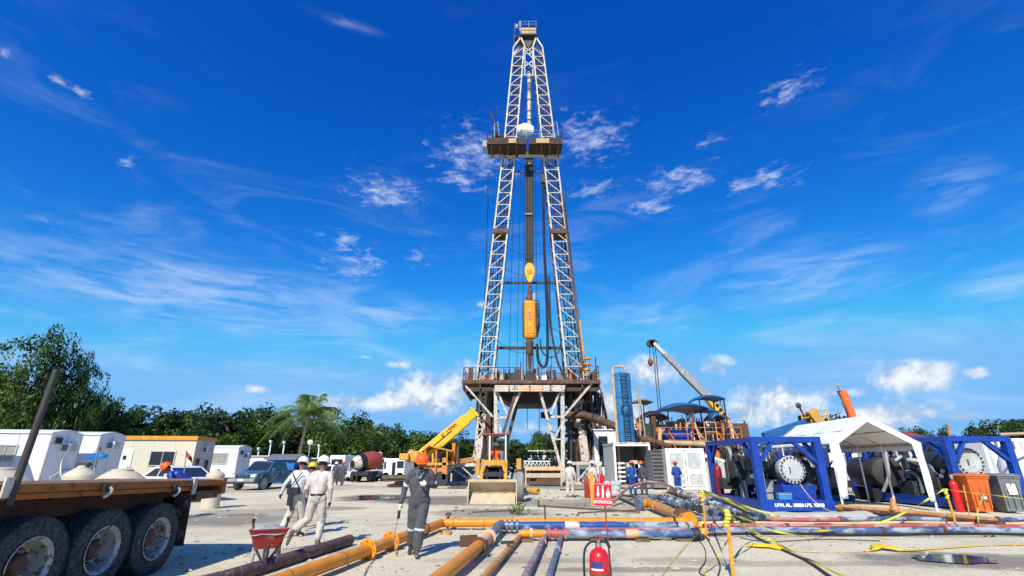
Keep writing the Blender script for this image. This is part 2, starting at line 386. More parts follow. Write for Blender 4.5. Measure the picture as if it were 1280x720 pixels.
def text(body, size, loc, rot, m, parent, name='lettering', depth=.004, bold=0.0, sx=1.0):
    c = bpy.data.curves.new(name, 'FONT'); c.body = body; c.size = size; c.extrude = depth; c.align_x = 'CENTER'; c.align_y = 'CENTER'; c.offset = bold
    t = bpy.data.objects.new('tmp', c); link(t)
    dg = bpy.context.evaluated_depsgraph_get(); me = bpy.data.meshes.new_from_object(t.evaluated_get(dg)); bpy.data.objects.remove(t)
    me.transform(Matrix.Diagonal((sx, 1, 1, 1)))
    me.transform(Matrix.LocRotScale(V(loc), rot, None)); me.transform(mtx(root_of(parent)).inverted())
    me.materials.clear(); me.materials.append(M[m]); me.name = name
    o = bpy.data.objects.new(name, me); link(o); o.parent = parent; return o
from mathutils import Euler
def curve_pts(ctrl, n=10):       # Catmull-Rom through control points
    c = [V(p) for p in ctrl]; c = [c[0] * 2 - c[1]] + c + [c[-1] * 2 - c[-2]]; out = []
    for i in range(1, len(c) - 2):
        a, b, d, e = c[i-1], c[i], c[i+1], c[i+2]
        for j in range(n):
            t = j / n; out.append(.5 * ((2 * b) + (d - a) * t + (2*a - 5*b + 4*d - e) * t*t + (3*b - a - 3*d + e) * t**3))
    out.append(c[-2]); return out
# ---------------------------------------------------------------- ground
def ground_mat():
    m = bpy.data.materials.new('caliche_ground'); m.use_nodes = True
    t = m.node_tree; b = t.nodes['Principled BSDF']; l = t.links.new; nn = t.nodes.new
    tc = nn('ShaderNodeTexCoord'); 
    def tex(sc, det=6, rg=.6, s=(1, 1, 1), off=(0, 0, 0), dist=0.0):
        mp = nn('ShaderNodeMapping'); l(tc.outputs['Object'], mp.inputs[0]); mp.inputs['Scale'].default_value = s; mp.inputs['Location'].default_value = off
        n = nn('ShaderNodeTexNoise'); n.inputs['Scale'].default_value = sc; n.inputs['Detail'].default_value = det; n.inputs['Roughness'].default_value = rg; n.inputs['Distortion'].default_value = dist
        l(mp.outputs[0], n.inputs['Vector']); return n.outputs['Fac']
    def rng(f, a, c, lo=0.0, hi=1.0, sm=True):
        n = nn('ShaderNodeMapRange'); n.interpolation_type = 'SMOOTHSTEP' if sm else 'LINEAR'; l(f, n.inputs[0]); n.inputs[1].default_value = a; n.inputs[2].default_value = c; n.inputs[3].default_value = lo; n.inputs[4].default_value = hi; return n.outputs[0]
    def mx(f, a, c):
        n = nn('ShaderNodeMix'); n.data_type = 'RGBA'
        for s, x in ((n.inputs[0], f), (n.inputs[6], a), (n.inputs[7], c)):
            if isinstance(x, (int, float)): s.default_value = x
            elif isinstance(x, tuple): s.default_value = x + (1,)
            else: l(x, s)
        return n.outputs[2]
    def mt_(op, a, c=None, clamp=False):
        n = nn('ShaderNodeMath'); n.operation = op; n.use_clamp = clamp
        for i, x in enumerate((a, c)):
            if x is None: continue
            if isinstance(x, (int, float)): n.inputs[i].default_value = x
            else: l(x, n.inputs[i])
        return n.outputs[0]
    def spot(c, r, nz, amp=.7):       # damp or oily patch: an ellipse with a ragged edge
        v = nn('ShaderNodeVectorMath'); v.operation = 'SUBTRACT'; l(tc.outputs['Object'], v.inputs[0]); v.inputs[1].default_value = (c[0], c[1], 0)
        w = nn('ShaderNodeVectorMath'); w.operation = 'MULTIPLY'; l(v.outputs[0], w.inputs[0]); w.inputs[1].default_value = (1 / r[0], 1 / r[1], 0)
        q = nn('ShaderNodeVectorMath'); q.operation = 'LENGTH'; l(w.outputs[0], q.inputs[0])
        return rng(mt_('ADD', mt_('SUBTRACT', 1.0, q.outputs['Value']), mt_('MULTIPLY', mt_('SUBTRACT', nz, .5), amp * 2)), -.1, .35)
    big = tex(.16, 5, .6); mid = tex(.9, 7, .65, off=(3, 7, 0)); fine = tex(9, 8, .7); grit = tex(55, 6, .75)
    strk = tex(.8, 6, .62, s=(.30, 1, 1), off=(9, 2, 0), dist=.5)
    c = mx(rng(mid, .3, .7), (.65, .57, .385), (.77, .68, .465))
    c = mx(rng(big, .46, .66), c, (.56, .49, .345))
    c = mx(rng(strk, .56, .74, 0, .5), c, (.38, .335, .265))
    c = mx(mt_('MULTIPLY', rng(fine, .46, .64), .5), c, (.50, .43, .30))
    c = mx(mt_('MULTIPLY', rng(grit, .50, .62), .55), c, (.38, .325, .225))
    for ang, off, k in ((62, 3.1, .4), (62, 5.0, .4), (20, -9.5, .35), (20, -11.4, .35), (-35, 1.0, .3), (-35, 2.8, .3), (8, 17.5, .4), (8, 19.6, .4)):
        v = nn('ShaderNodeVectorMath'); v.operation = 'DOT_PRODUCT'; l(tc.outputs['Object'], v.inputs[0]); v.inputs[1].default_value = (-math.sin(R_(ang)), math.cos(R_(ang)), 0)
        e_ = mt_('ABSOLUTE', mt_('SUBTRACT', mt_('ADD', v.outputs['Value'], mt_('MULTIPLY', big, 5.0)), off + 2.5)); c = mx(mt_('MULTIPLY', mt_('MULTIPLY', rng(e_, .30, .12), rng(mid, .35, .6)), k), c, (.36, .32, .26))
    nz = tex(.7, 6, .65, off=(5, 5, 0))
    for cx, cy, rx, ry, k in SPOTS:
        c = mx(mt_('MULTIPLY', spot((cx, cy), (rx, ry), nz), k), c, (.105, .095, .085))
    l(c, b.inputs['Base Color']); b.inputs['Roughness'].default_value = .92; b.inputs['Specular IOR Level'].default_value = .25
    h = mt_('ADD', mt_('MULTIPLY', fine, 1.0), mt_('MULTIPLY', grit, .6)); h = mt_('ADD', h, mt_('MULTIPLY', mid, .8))
    bn = nn('ShaderNodeBump'); bn.inputs['Strength'].default_value = .6; bn.inputs['Distance'].default_value = .03; l(h, bn.inputs['Height']); l(bn.outputs[0], b.inputs['Normal'])
    return m
def sp_(x, y, rx, ry, k): g = G(x, y); return (g.x, g.y, rx, ry, k)
SPOTS = [sp_(470, 622, 2.2, 3.2, .75), sp_(410, 636, 1.8, 1.1, .5), sp_(250, 650, 3.6, 2.2, .62), sp_(330, 640, 2.6, 1.6, .35), sp_(610, 641, 2.4, 2.0, .55), sp_(560, 625, 3.8, 3.4, .75),
         sp_(680, 628, 3.5, 2.6, .5), sp_(780, 632, 3.5, 2.0, .4), sp_(640, 606, 10, 8, .7), sp_(850, 622, 6, 4, .6), sp_(380, 690, 1.6, .5, .35), sp_(640, 700, 2.0, .35, .3), sp_(980, 705, 2.6, .3, .35), sp_(790, 712, 1.6, .25, .55), sp_(1200, 700, 2.1, 1.0, .7),
         sp_(900, 652, 5, .8, .45), sp_(1100, 655, 8, .7, .45), sp_(720, 668, 1.8, .3, .6), sp_(430, 609, 8, 3, .25), sp_(300, 612, 8, 4, .35), sp_(860, 700, 1.2, .3, .35), sp_(700, 655, 6, .8, .4)]
M['ground'] = ground_mat()
def ground():
    xs = list(np.concatenate([-np.geomspace(1500, 40, 12), np.linspace(-38, 38, 191), np.geomspace(40, 1500, 12)]))
    ys = list(np.concatenate([[-60, -20, -6], np.linspace(0, 60, 181), np.geomspace(62, 3000, 16)]))
    def hz(x, y):
        if abs(x) > 39 or y > 61 or y < -7: return 0.0
        k = min(1, (61 - y) / 12)
        return k * (.018 * mnoise.noise(V((x * .35, y * .35, 1))) + .0035 * mnoise.noise(V((x * 1.5, y * 1.5, 5))))
    v = [(x, y, hz(x, y)) for y in ys for x in xs]; nx = len(xs)
    f = [(j * nx + i, j * nx + i + 1, (j + 1) * nx + i + 1, (j + 1) * nx + i) for j in range(len(ys) - 1) for i in range(nx - 1)]
    mb = MB(); mb.add(v, f); o = mb.build('ground', 'ground', local=True, kind='structure', smooth=True, fix=False)
    for nme, x, y, rx, ry, lb in (('puddle', 475, 622, 1.5, 1.7, 'shallow muddy puddle on the yard left of the walking worker'), ('puddle', 1195, 700, .70, .45, 'small puddle in front of the pipes at the right')):
        c = G(x, y); mb = MB(); n = 40
        pts = [c + V((math.cos(a) * rx, math.sin(a) * ry, 0)) * (1 + .28 * mnoise.noise(V((math.cos(a) * 2, math.sin(a) * 2, x)))) for a in [2 * math.pi * i / n for i in range(n)]]
        mb.add([(p.x, p.y, .024) for p in pts], [tuple(range(n))])
        ob = mb.build(nme, 'water', kind='structure', fix=False)
M['water'] = mat('muddy_water', (.05, .045, .03), .04, var=.2, bump=.0, spec=.6)
ground()
M['rubble'] = mat('rubble', (.46, .40, .30), .9, var=.35)
def gravel():
    rnd = random.Random(3); mb = MB()
    for i in range(5200):
        Y = 4 + 20 * rnd.random() ** 1.6; X = rnd.uniform(-1.05, 1.05) * Y * 1.05; r = rnd.uniform(.004, .016) * (1.0 if rnd.random() < .95 else 2.2)
        c = V((X, Y, .012 + r * .2)); h = [V((rnd.uniform(.6, 1.3) * r * a, rnd.uniform(.6, 1.3) * r * b, rnd.uniform(.5, .9) * r * d)) for a, b, d in ((1,0,0),(-1,0,0),(0,1,0),(0,-1,0),(0,0,1),(0,0,-1))]
        mb.add([c + q for q in h], [(0,2,4),(2,1,4),(1,3,4),(3,0,4),(2,0,5),(1,2,5),(3,1,5),(0,3,5)])
    mb.build('gravel', 'pebble', kind='stuff', fix=False, local=True)
    mb = MB()
    for i in range(900):      # bigger stones and clods, mostly heaped along the pipes and machines
        k = rnd.random()
        if k < .45: q = G(rnd.uniform(540, 1290), rnd.gauss(662, 7))
        elif k < .6: q = G(rnd.uniform(180, 520), rnd.uniform(640, 716))
        elif k < .8: q = G(rnd.uniform(560, 900), rnd.gauss(628, 9))
        else: q = G(rnd.uniform(300, 1290), rnd.uniform(610, 719))
        r = rnd.uniform(.015, .05) * (1 if rnd.random() < .9 else 1.8); c = V((q.x, q.y, r * .25))
        if q.y < 4 or q.y > 45: continue
        h = [V((rnd.uniform(.6, 1.4) * r * a, rnd.uniform(.6, 1.4) * r * b, rnd.uniform(.4, .9) * r * d)) for a, b, d in ((1,0,0),(-1,0,0),(0,1,0),(0,-1,0),(0,0,1),(0,0,-1))]
        mb.add([c + p for p in h], [(0,2,4),(2,1,4),(1,3,4),(3,0,4),(2,0,5),(1,2,5),(3,1,5),(0,3,5)])
    mb.build('rubble', 'rubble', kind='stuff', fix=False, local=True)
gravel()

# ---------------------------------------------------------------- trees
def leaf_mat(name, c1, c2, c3):
    m = bpy.data.materials.new(name); m.use_nodes = True; t = m.node_tree; l = t.links.new; nn = t.nodes.new
    b = t.nodes['Principled BSDF']; tc = nn('ShaderNodeTexCoord'); oi = nn('ShaderNodeObjectInfo')
    n = nn('ShaderNodeTexNoise'); n.inputs['Scale'].default_value = .9; n.inputs['Detail'].default_value = 6; n.inputs['Roughness'].default_value = .7; l(tc.outputs['Object'], n.inputs['Vector'])
    r = nn('ShaderNodeValToRGB'); l(n.outputs['Fac'], r.inputs[0]); e = r.color_ramp.elements
    e[0].position = .34; e[0].color = c1 + (1,); e[1].position = .66; e[1].color = c3 + (1,); q = e.new(.5); q.color = c2 + (1,)
    h = nn('ShaderNodeHueSaturation'); l(r.outputs[0], h.inputs['Color']); mr = nn('ShaderNodeMapRange'); l(oi.outputs['Random'], mr.inputs[0]); mr.inputs[3].default_value = .6; mr.inputs[4].default_value = 1.4; m2 = nn('ShaderNodeMapRange'); l(oi.outputs['Random'], m2.inputs[0]); m2.inputs[3].default_value = .52; m2.inputs[4].default_value = .478; l(m2.outputs[0], h.inputs['Hue']); l(mr.outputs[0], h.inputs['Value'])
    l(h.outputs[0], b.inputs['Base Color']); b.inputs['Roughness'].default_value = .55; b.inputs['Specular IOR Level'].default_value = .3
    tr = nn('ShaderNodeBsdfTranslucent'); l(h.outputs[0], tr.inputs[0]); ms = nn('ShaderNodeMixShader'); ms.inputs[0].default_value = .12
    l(b.outputs[0], ms.inputs[1]); l(tr.outputs[0], ms.inputs[2]); l(ms.outputs[0], t.nodes['Material Output'].inputs[0]); return m
M['leaf'] = leaf_mat('broad_leaves', (.005, .016, .004), (.020, .056, .007), (.085, .145, .014))
M['palm'] = leaf_mat('palm_leaves', (.05, .10, .02), (.11, .19, .035), (.22, .27, .06))
M['bark'] = mat('bark', (.16, .12, .09), .9, bump=.8, bscale=12)
def crown_mesh(seed, n, leaf, nb=70, flat=.75):
    rg = np.random.default_rng(seed); bl = []
    for i in range(nb):
        a = rg.uniform(0, 2 * math.pi); e = math.asin(rg.uniform(-.75, 1)); q = rg.uniform(.55, .88) if i > 12 else rg.uniform(0, .45); q *= 1 + .36 * mnoise.noise(V((math.cos(a) * 1.3, math.sin(a) * 1.3, e + seed)))
        bl.append((math.cos(a) * math.cos(e) * q, math.sin(a) * math.cos(e) * q, math.sin(e) * q * flat, rg.uniform(.11, .24) if i > 12 else .38))
    bl = np.array(bl); w = bl[:, 3] ** 2; idx = rg.choice(nb, n, p=w / w.sum())
    d = rg.normal(size=(n, 3)); d /= np.linalg.norm(d, axis=1)[:, None]
    rr = bl[idx, 3] * rg.uniform(.3, 1.12, n) ** .5
    c = bl[idx, :3] + d * rr[:, None] * np.array([1, 1, .8])
    keep = np.array([mnoise.noise(V(p) * 3.1 + V((seed, 0, 0))) > -.20 for p in c]); c = c[keep]; d = d[keep]; n = len(c)
    nr = d + rg.normal(size=(n, 3)) * .55 + np.array([0, 0, .35]); nr /= np.linalg.norm(nr, axis=1)[:, None]
    u = np.cross(nr, rg.normal(size=(n, 3))); u /= np.linalg.norm(u, axis=1)[:, None]; k = np.cross(nr, u)
    s = (leaf * rg.uniform(.6, 1.35, n))[:, None]
    v = np.stack([c - u * s, c + k * s * .55, c + u * s, c - k * s * .55], 1).reshape(-1, 3)
    me = bpy.data.meshes.new('crown'); me.from_pydata(v.tolist(), [], [(4*i, 4*i+1, 4*i+2, 4*i+3) for i in range(n)]); me.materials.append(M['leaf']); return me
CROWNS = [crown_mesh(11 + i, 9500, .040) for i in range(5)]
BIG = [crown_mesh(41 + i, 17000, .028, 90, .95) for i in range(2)]
def trunk_mesh(seed):
    rnd = random.Random(seed); mb = MB()
    mb.tube([(0, 0, -.05), (.01, 0, .25), (.03, .01, .5)], [.035, .026, .02], 8)
    for i in range(7):
        a = rnd.uniform(0, 6.28); z = rnd.uniform(.22, .5); e = V((math.cos(a) * rnd.uniform(.08, .22), math.sin(a) * rnd.uniform(.08, .22), z + rnd.uniform(.12, .3)))
        s = V((.02, 0, z)); mb.tube([s, (s + e) / 2 + V((0, 0, .04)), e], [.014, .01, .004], 6)
    me = bpy.data.meshes.new('trunk'); me.from_pydata([tuple(p) for p in mb.v], [], mb.f); me.materials.append(M['bark']); return me
TRUNKS = [trunk_mesh(i) for i in range(4)]
def tree(i, x, top, Y, wm, label, crown=None, low=.12):
    base = P(x, 580, Y); base.z = 0; H = P(x, top, Y).z
    t = thing('broadleaf_tree', label, 'tree', base, (i * 1.7) % 6.28, 'trees bordering the yard')
    c = bpy.data.objects.new('crown', crown or CROWNS[i % 5]); link(c); c.parent = t
    hc = H * (1 - low); c.scale = (wm / 2 / .95, wm / 2 / .95, hc / 1.55); c.location = (0, 0, H * low + hc * .5)
    k = bpy.data.objects.new('trunk', TRUNKS[i % 4]); link(k); k.parent = t; k.scale = (H, H, H)
TR = [(-4, 422, 56, 10, 'tallest dense tree behind the left-hand office trailer'), (44, 441, 58, 6, 'tall dark tree right of the tallest one, above the trailer roofs'), (84, 454, 60, 5, 'tall tree sloping down towards the low tree line on the left'),
      (112, 480, 66, 5.5, 'thin topped tree at the right foot of the tall trees'), (148, 503, 70, 11, 'first tree of the low line, above the second trailer'), (182, 501, 74, 12, 'rounded tree behind the orange-trimmed trailer, left part'),
      (216, 506, 76, 10, 'rounded tree behind the orange-trimmed trailer, middle'), (246, 510, 74, 9, 'lower feathery tree above the right end of the orange-trimmed trailer'), (282, 500, 72, 13, 'large round tree behind the small white trailer'),
      (316, 505, 76, 11, 'round tree above the blue pickup truck'), (345, 512, 88, 13, 'dark tree left of the palm trunk'), (396, 516, 92, 13, 'dark shaded tree right of the palm trunk'),
      (430, 511, 84, 14, 'full round tree right of the palm, above the cement mixer'), (458, 520, 90, 11, 'tree with a thin palm in front of it'), (482, 530, 96, 12, 'tree behind the white van, left one'),
      (508, 534, 98, 12, 'tree behind the white van, right one'), (535, 536, 98, 12, 'tree behind the left end of the yellow boom'), (562, 537, 100, 11, 'tree behind the middle of the yellow boom'),
      (588, 540, 104, 12, 'tree behind the left foot of the derrick'), (618, 545, 108, 13, 'tree seen through the left braces of the derrick base'), (650, 546, 110, 14, 'tree seen through the derrick base, left of its centre'),
      (684, 535, 104, 9, 'taller tree seen through the derrick base, right of centre'), (706, 548, 110, 14, 'tree seen behind the right column of the derrick base'), (745, 552, 112, 12, 'tree behind the white hut right of the derrick'),
      (1046, 514, 70, 7, 'tree top behind the canopy tent, left of the windsock'), (1068, 517, 78, 8, 'tree top behind the canopy tent, right of the windsock'), (1150, 530, 120, 9, 'small far tree right of the tent peak'),
      (1186, 531, 122, 9, 'small far tree above the second blue skid'), (1216, 534, 130, 8, 'low far tree between the small tree and the tall right-hand one'), (1240, 526, 110, 7, 'pointed bush at the left edge of the right-hand trees'),
      (1268, 519, 100, 12, 'tall dark tree at the right edge'), (1300, 514, 100, 15, 'dark tree cut by the right edge of the picture')]
for i, (x, top, Y, wm, lb) in enumerate(TR): tree(i, x, top, Y, wm, lb, BIG[i % 2] if i < 3 else None, .05 if i < 3 else .02)
def undergrowth():
    rg = np.random.default_rng(5); v = []; f = []
    def strip(x0, x1, y0, Y0, Y1, n):
        for i in range(n):
            x = rg.uniform(x0, x1); Y = rg.uniform(Y0, Y1); p = P(x, 575, Y); hz = P(x, y0, Y).z
            c = np.array([p.x, Y, rg.uniform(0, 1) ** .8 * hz]); u = rg.normal(size=3); u /= np.linalg.norm(u); k = np.cross(u, rg.normal(size=3)); k /= np.linalg.norm(k); s = rg.uniform(.2, .5)
            b = len(v); v.extend([c - u * s, c + k * s * .55, c + u * s, c - k * s * .55]); f.append((b, b+1, b+2, b+3))
    strip(-40, 130, 520, 66, 72, 9000); strip(120, 460, 535, 88, 98, 15000); strip(450, 770, 556, 108, 118, 11000); strip(1100, 1330, 556, 125, 135, 6000); strip(760, 1100, 568, 125, 135, 5000)
    me = bpy.data.meshes.new('undergrowth'); me.from_pydata([tuple(map(float, p)) for p in v], [], f); me.materials.append(M['leaf'])
    o = bpy.data.objects.new('undergrowth', me); link(o); o['kind'] = 'stuff'
undergrowth()
def palm(x, ytop, ycrown, Y, span, label, nf=20, seed=1, lean=.0):
    rnd = random.Random(seed); base = P(x, 580, Y); base.z = 0; zc = P(x, ycrown, Y).z
    t = thing('palm_tree', label, 'palm tree', base)
    mb = MB(); n = 14; c = [V((lean * (i / n) ** 2, 0, zc * i / n)) for i in range(n + 1)]
    mb.tube(c, [span * (.042 - .018 * i / n) for i in range(n + 1)], 9); mb.build('trunk', 'bark', t, local=True, smooth=True)
    top = c[-1]
    for k in range(nf):
        a = 2 * math.pi * k / nf * 1.618 + rnd.uniform(-.2, .2); e = rnd.uniform(.0, 1.45); ln = span * rnd.uniform(.85, 1.1)
        pts = []; m = 9
        for i in range(m + 1):
            s = i / m; r = ln * s * math.cos(e) * (1 - .12 * s) + .0; z = ln * (s * math.sin(e) - s * s * (.50 + .25 * math.cos(e)))
            pts.append(top + V((math.cos(a) * r, math.sin(a) * r, z)))
        mb = MB(); mb.tube(pts, [span * .012 * (1 - .8 * i / m) for i in range(m + 1)], 4)
        for i in range(1, m * 4):
            s = i / (m * 4); j = min(int(s * m), m - 1); q = pts[j].lerp(pts[j + 1], s * m - j); d = (pts[j + 1] - pts[j]).normalized(); side = d.cross(V((0, 0, 1))).normalized()
            w = span * .26 * math.sin(math.pi * min(1, s * .9 + .12)) ** .7
            for sg in (-1, 1):
                tip = q + side * sg * w * .75 + d * w * .45 - V((0, 0, w * rnd.uniform(.25, .6))); b = d * span * .008
                mb.add([q - b, q + b, tip], [(0, 1, 2)])
        mb.build('frond', 'palm', t, local=True, fix=False)
palm(372, 492, 518, 66, 6.6, 'tall palm with a full crown of fronds standing before the trees', 30, 4, .7)
palm(463, 531, 541, 82, 2.6, 'thin small palm in front of the trees above the white van', 14, 9)
# ---------------------------------------------------------------- people
ICO = None
def ico():
    global ICO
    if ICO is None:
        import bmesh
        b = bmesh.new(); bmesh.ops.create_icosphere(b, subdivisions=2, radius=1); b.verts.ensure_lookup_table()
        ICO = ([v.co.copy() for v in b.verts], [tuple(v.index for v in f.verts) for f in b.faces]); b.free()
    return ICO
def person(label, loc, rz, J, C, group=None, voxel=.02, extras=None, height=1.0):
    """J: joints in local coordinates (facing -Y, feet at z 0); C: materials by key."""
    prims = []      # a, b, ra, rb, key
    def cap(a, b, ra, rb, key): prims.append((V(a), V(b), ra, rb, key))
    hip, ches, neck, head = V(J['hip']), V(J['chest']), V(J['neck']), V(J['head'])
    side = V(J.get('side', (1, 0, 0))).normalized()
    fat = J.get('fat', 1.0); hd = (V(J.get('face', (0, -1, -.1)))).normalized()
    cap(hip - side * .075, hip + side * .075, .125 * fat, .125 * fat, 'legs')
    cap(hip + V((0, 0, .02)), hip.lerp(ches, .5), .158 * fat, .150 * fat, 'torso')
    cap(hip.lerp(ches, .45) - side * .03, ches - side * .06, .13 * fat, .135 * fat, 'torso'); cap(hip.lerp(ches, .45) + side * .03, ches + side * .06, .13 * fat, .135 * fat, 'torso')
    cap(neck - side * .15 - V((0, 0, .06)), neck + side * .15 - V((0, 0, .06)), .068 * fat, .068 * fat, 'torso')
    cap(neck - V((0, 0, .05)), head - V((0, 0, .05)), .058, .055, 'neck')
    up = (head - neck).normalized(); hx = side
    cap(head - up * .015, head + up * .045, .082, .092, 'skin'); cap(head + hd * .035 - up * .055, head + hd * .05 - up * .07, .052, .042, 'jaw')
    cap(head + hd * .085 + up * .012, head + hd * .105 - up * .018, .010, .015, 'skin')
    for s in (-1, 1): cap(head + hx * s * .09, head + hx * s * .094 - up * .03, .018, .014, 'skin')
    for s, K in ((-1, 'R'), (1, 'L')):
        h = hip + side * s * .09 - V((0, 0, .02)); kn, an = V(J['knee' + K]), V(J['ank' + K]); toe = V(J['toe' + K])
        cap(h, kn, .105 * fat, .088 * fat, 'legs'); cap(kn, kn.lerp(an, .72), .086 * fat, .076 * fat, 'shin'); bt = J.get('boot_h', .12)
        cap(kn.lerp(an, .60), an + (kn - an).normalized() * bt, .07 * fat, .070 * fat, 'cuff')
        cap(an + (kn - an).normalized() * bt, an, .056, .052, 'boot'); cap(an - V((0, 0, .02)), an.lerp(toe, .45), .048, .044, 'boot'); cap(an.lerp(toe, .3), toe, .042, .036, 'boot')
        sh = neck + side * s * .185 - V((0, 0, .085)); e_, w = V(J['elb' + K]), V(J['wri' + K]); fd = V(J.get('fing' + K, w - e_)).normalized()
        cap(sh, e_, .066 * fat, .052 * fat, 'arm'); cap(e_, w, .051 * fat, .040, 'fore')
        cap(w, w + fd * .05, .030, .034, 'glove')
        pn = V(J.get('palm' + K, side * -s)); pn = (pn - fd * pn.dot(fd)).normalized(); ac = fd.cross(pn)
        cap(w + fd * .05 - ac * .022, w + fd * .085 - ac * .024, .021, .019, 'glove'); cap(w + fd * .05 + ac * .022, w + fd * .085 + ac * .024, .021, .019, 'glove')
        curl = J.get('curl' + K, .5)
        for q, (o_, ln) in enumerate(((-.034, .060), (-.012, .070), (.011, .066), (.033, .052))):
            a = w + fd * .09 + ac * o_ * .95; b = a + (fd + pn * curl * .7).normalized() * ln * .5; c = b + (fd * (1 - curl) + pn * curl * 1.6).normalized() * ln * .5
            cap(a, b, .0125, .0115, 'glove'); cap(b, c, .0115, .0095, 'glove')
        a = w + fd * .03 + ac * -.03; b = a + (fd * .5 - ac * .8 + pn * .5).normalized() * .04; cap(a, b, .016, .0125, 'glove'); cap(b, b + (fd + pn * .5).normalized() * .032, .0125, .010, 'glove')
    for p in J.get('more', []): cap(*p)
    mb = MB(); iv, jf = ico()
    for a, b, ra, rb, key in prims:
        mb.add([a + p * ra for p in iv], jf); mb.add([b + p * rb for p in iv], jf)
        if (b - a).length > 1e-3: mb.tube([a, b], [ra, rb], 14)
    me = bpy.data.meshes.new('body_raw'); me.from_pydata([tuple(p) for p in mb.v], [], mb.f)
    tmp = bpy.data.objects.new('tmp', me); link(tmp)
    rm = tmp.modifiers.new('r', 'REMESH'); rm.mode = 'VOXEL'; rm.voxel_size = voxel; rm.use_smooth_shade = True
    sm = tmp.modifiers.new('s', 'SMOOTH'); sm.factor = .5; sm.iterations = 2
    dg = bpy.context.evaluated_depsgraph_get(); out = bpy.data.meshes.new_from_object(tmp.evaluated_get(dg)); bpy.data.objects.remove(tmp); out.name = 'body'
    n = len(out.vertices); co = np.empty(n * 3); out.vertices.foreach_get('co', co); co = co.reshape(-1, 3)
    nf = len(out.polygons); fc = np.empty(nf * 3); out.polygons.foreach_get('center', fc); fc = fc.reshape(-1, 3)
    best = np.full(nf, 1e9); bi = np.zeros(nf, int); bt_ = np.zeros(nf)
    vb = np.full(n, 1e9); vi = np.zeros(n, int)
    for i, (a, b, ra, rb, key) in enumerate(prims):
        A = np.array(a); Bv = np.array(b) - A; L2 = max(Bv.dot(Bv), 1e-9)
        for X, bb, ii, tt in ((fc, best, bi, bt_), (co, vb, vi, None)):
            t = np.clip(((X - A) @ Bv) / L2, 0, 1); d = np.linalg.norm(X - A - t[:, None] * Bv, axis=1) - (ra + (rb - ra) * t)
            u = d < bb; bb[u] = d[u]; ii[u] = i
            if tt is not None: tt[u] = t[u]
    keys = []; mi = np.zeros(nf, int)
    def kid(name):
        if name not in keys: keys.append(name)
        return keys.index(name)
    df = {'arm': C.get('torso'), 'fore': C.get('torso'), 'legs': C.get('legs', C.get('torso')), 'shin': C.get('legs', C.get('torso')), 'cuff': C.get('legs', C.get('torso')), 'torso': C['torso'], 'skin': 'skin', 'neck': C.get('neck', 'skin'), 'jaw': C.get('jaw', 'skin'), 'glove': C.get('glove', 'skin'), 'boot': C.get('boot', 'boot')}
    bands = J.get('bands', {})
    for i, p in enumerate(prims):
        u = bi == i; key = p[4]; mi[u] = kid(df.get(key, key))
        if key in bands:
            lo, hi = bands[key]; mi[u & (bt_ > lo) & (bt_ < hi)] = kid('band')
    hmask = (fc - np.array(head)) @ np.array(hd); hz_ = (fc - np.array(head)) @ np.array(up)
    isk = np.array([prims[i][4] == 'skin' for i in bi])
    mi[isk & (hz_ > -.03) & (hmask < .012)] = kid('hair')
    for q in keys: out.materials.append(M[q])
    out.polygons.foreach_set('material_index', mi.astype(np.int32)); out.polygons.foreach_set('use_smooth', [True] * nf)
    nr = np.empty(n * 3); out.vertices.foreach_get('normal', nr); nr = nr.reshape(-1, 3)
    cloth = np.array([prims[i][4] in ('torso', 'arm', 'fore', 'legs', 'shin', 'cuff') for i in vi])
    am = .014 if voxel < .015 else .010
    for i in np.nonzero(cloth)[0]:
        p = co[i]; w = mnoise.noise(V((p[0] * 9, p[1] * 9, p[2] * 6 + loc[0]))) + .6 * mnoise.noise(V((p[0] * 19 + p[2] * 12, p[1] * 19, p[2] * 17 - p[0] * 9)))
        co[i] = p + nr[i] * w * am
    out.vertices.foreach_set('co', co.ravel()); out.update()
    t = thing('person', label, 'person', loc, rz, group); t.scale = (height,) * 3
    o = bpy.data.objects.new('body', out); link(o); o.parent = t
    if C.get('hat'):
        mb = MB(); hc = head + up * .05 + hd * -.005; rr = .132
        mb.lathe([(.150, -.004), (.152, .004), (rr, .012), (rr * .98, .05), (rr * .86, .095), (rr * .58, .128), (rr * .25, .142), (0, .145)], hc, up, 22)
        mb.box(hc + hd * .15 + up * .002, (.16, .09, .010), rx=-.15)
        mb.tube([hc + hd * .125 + up * .03, hc + hd * .09 + up * .115, hc + up * .155, hc - hd * .09 + up * .115, hc - hd * .125 + up * .03], .014, 6)
        mb.build('hard_hat', C['hat'], t, local=True, smooth=True)
    if C.get('glasses'):
        mb = MB(); fw = head + hd * .098 + up * .018
        for s in (-1, 1): mb.box(fw + hx * s * .033, (.052, .018, .032)); mb.tube([fw + hx * s * .06, head + hx * s * .098 + up * .02], .004, 4)
        mb.build('glasses', 'lens', t, local=True)
    if extras: extras(t)
    return t
def stand(swing=.12, lean=0.0, armL=(.30, -.05), armR=(.30, -.05)):
    return dict(hip=(0, 0, .95), chest=(0, -lean * .5, 1.28), neck=(0, -lean * .9, 1.50), head=(0, -lean * 1.05 - .02, 1.64),
        kneeR=(-.12, -swing * .6 - .02, .50), ankR=(-.12, -swing, .09), toeR=(-.15, -swing - .17, .04), kneeL=(.12, swing * .3 - .03, .50), ankL=(.13, swing, .09), toeL=(.16, swing - .17, .04),
        elbR=(-.27, .02 - lean, 1.13), wriR=(-armR[0], armR[1] - lean, .88), elbL=(.27, .02 - lean, 1.13), wriL=(armL[0], armL[1] - lean, .88))
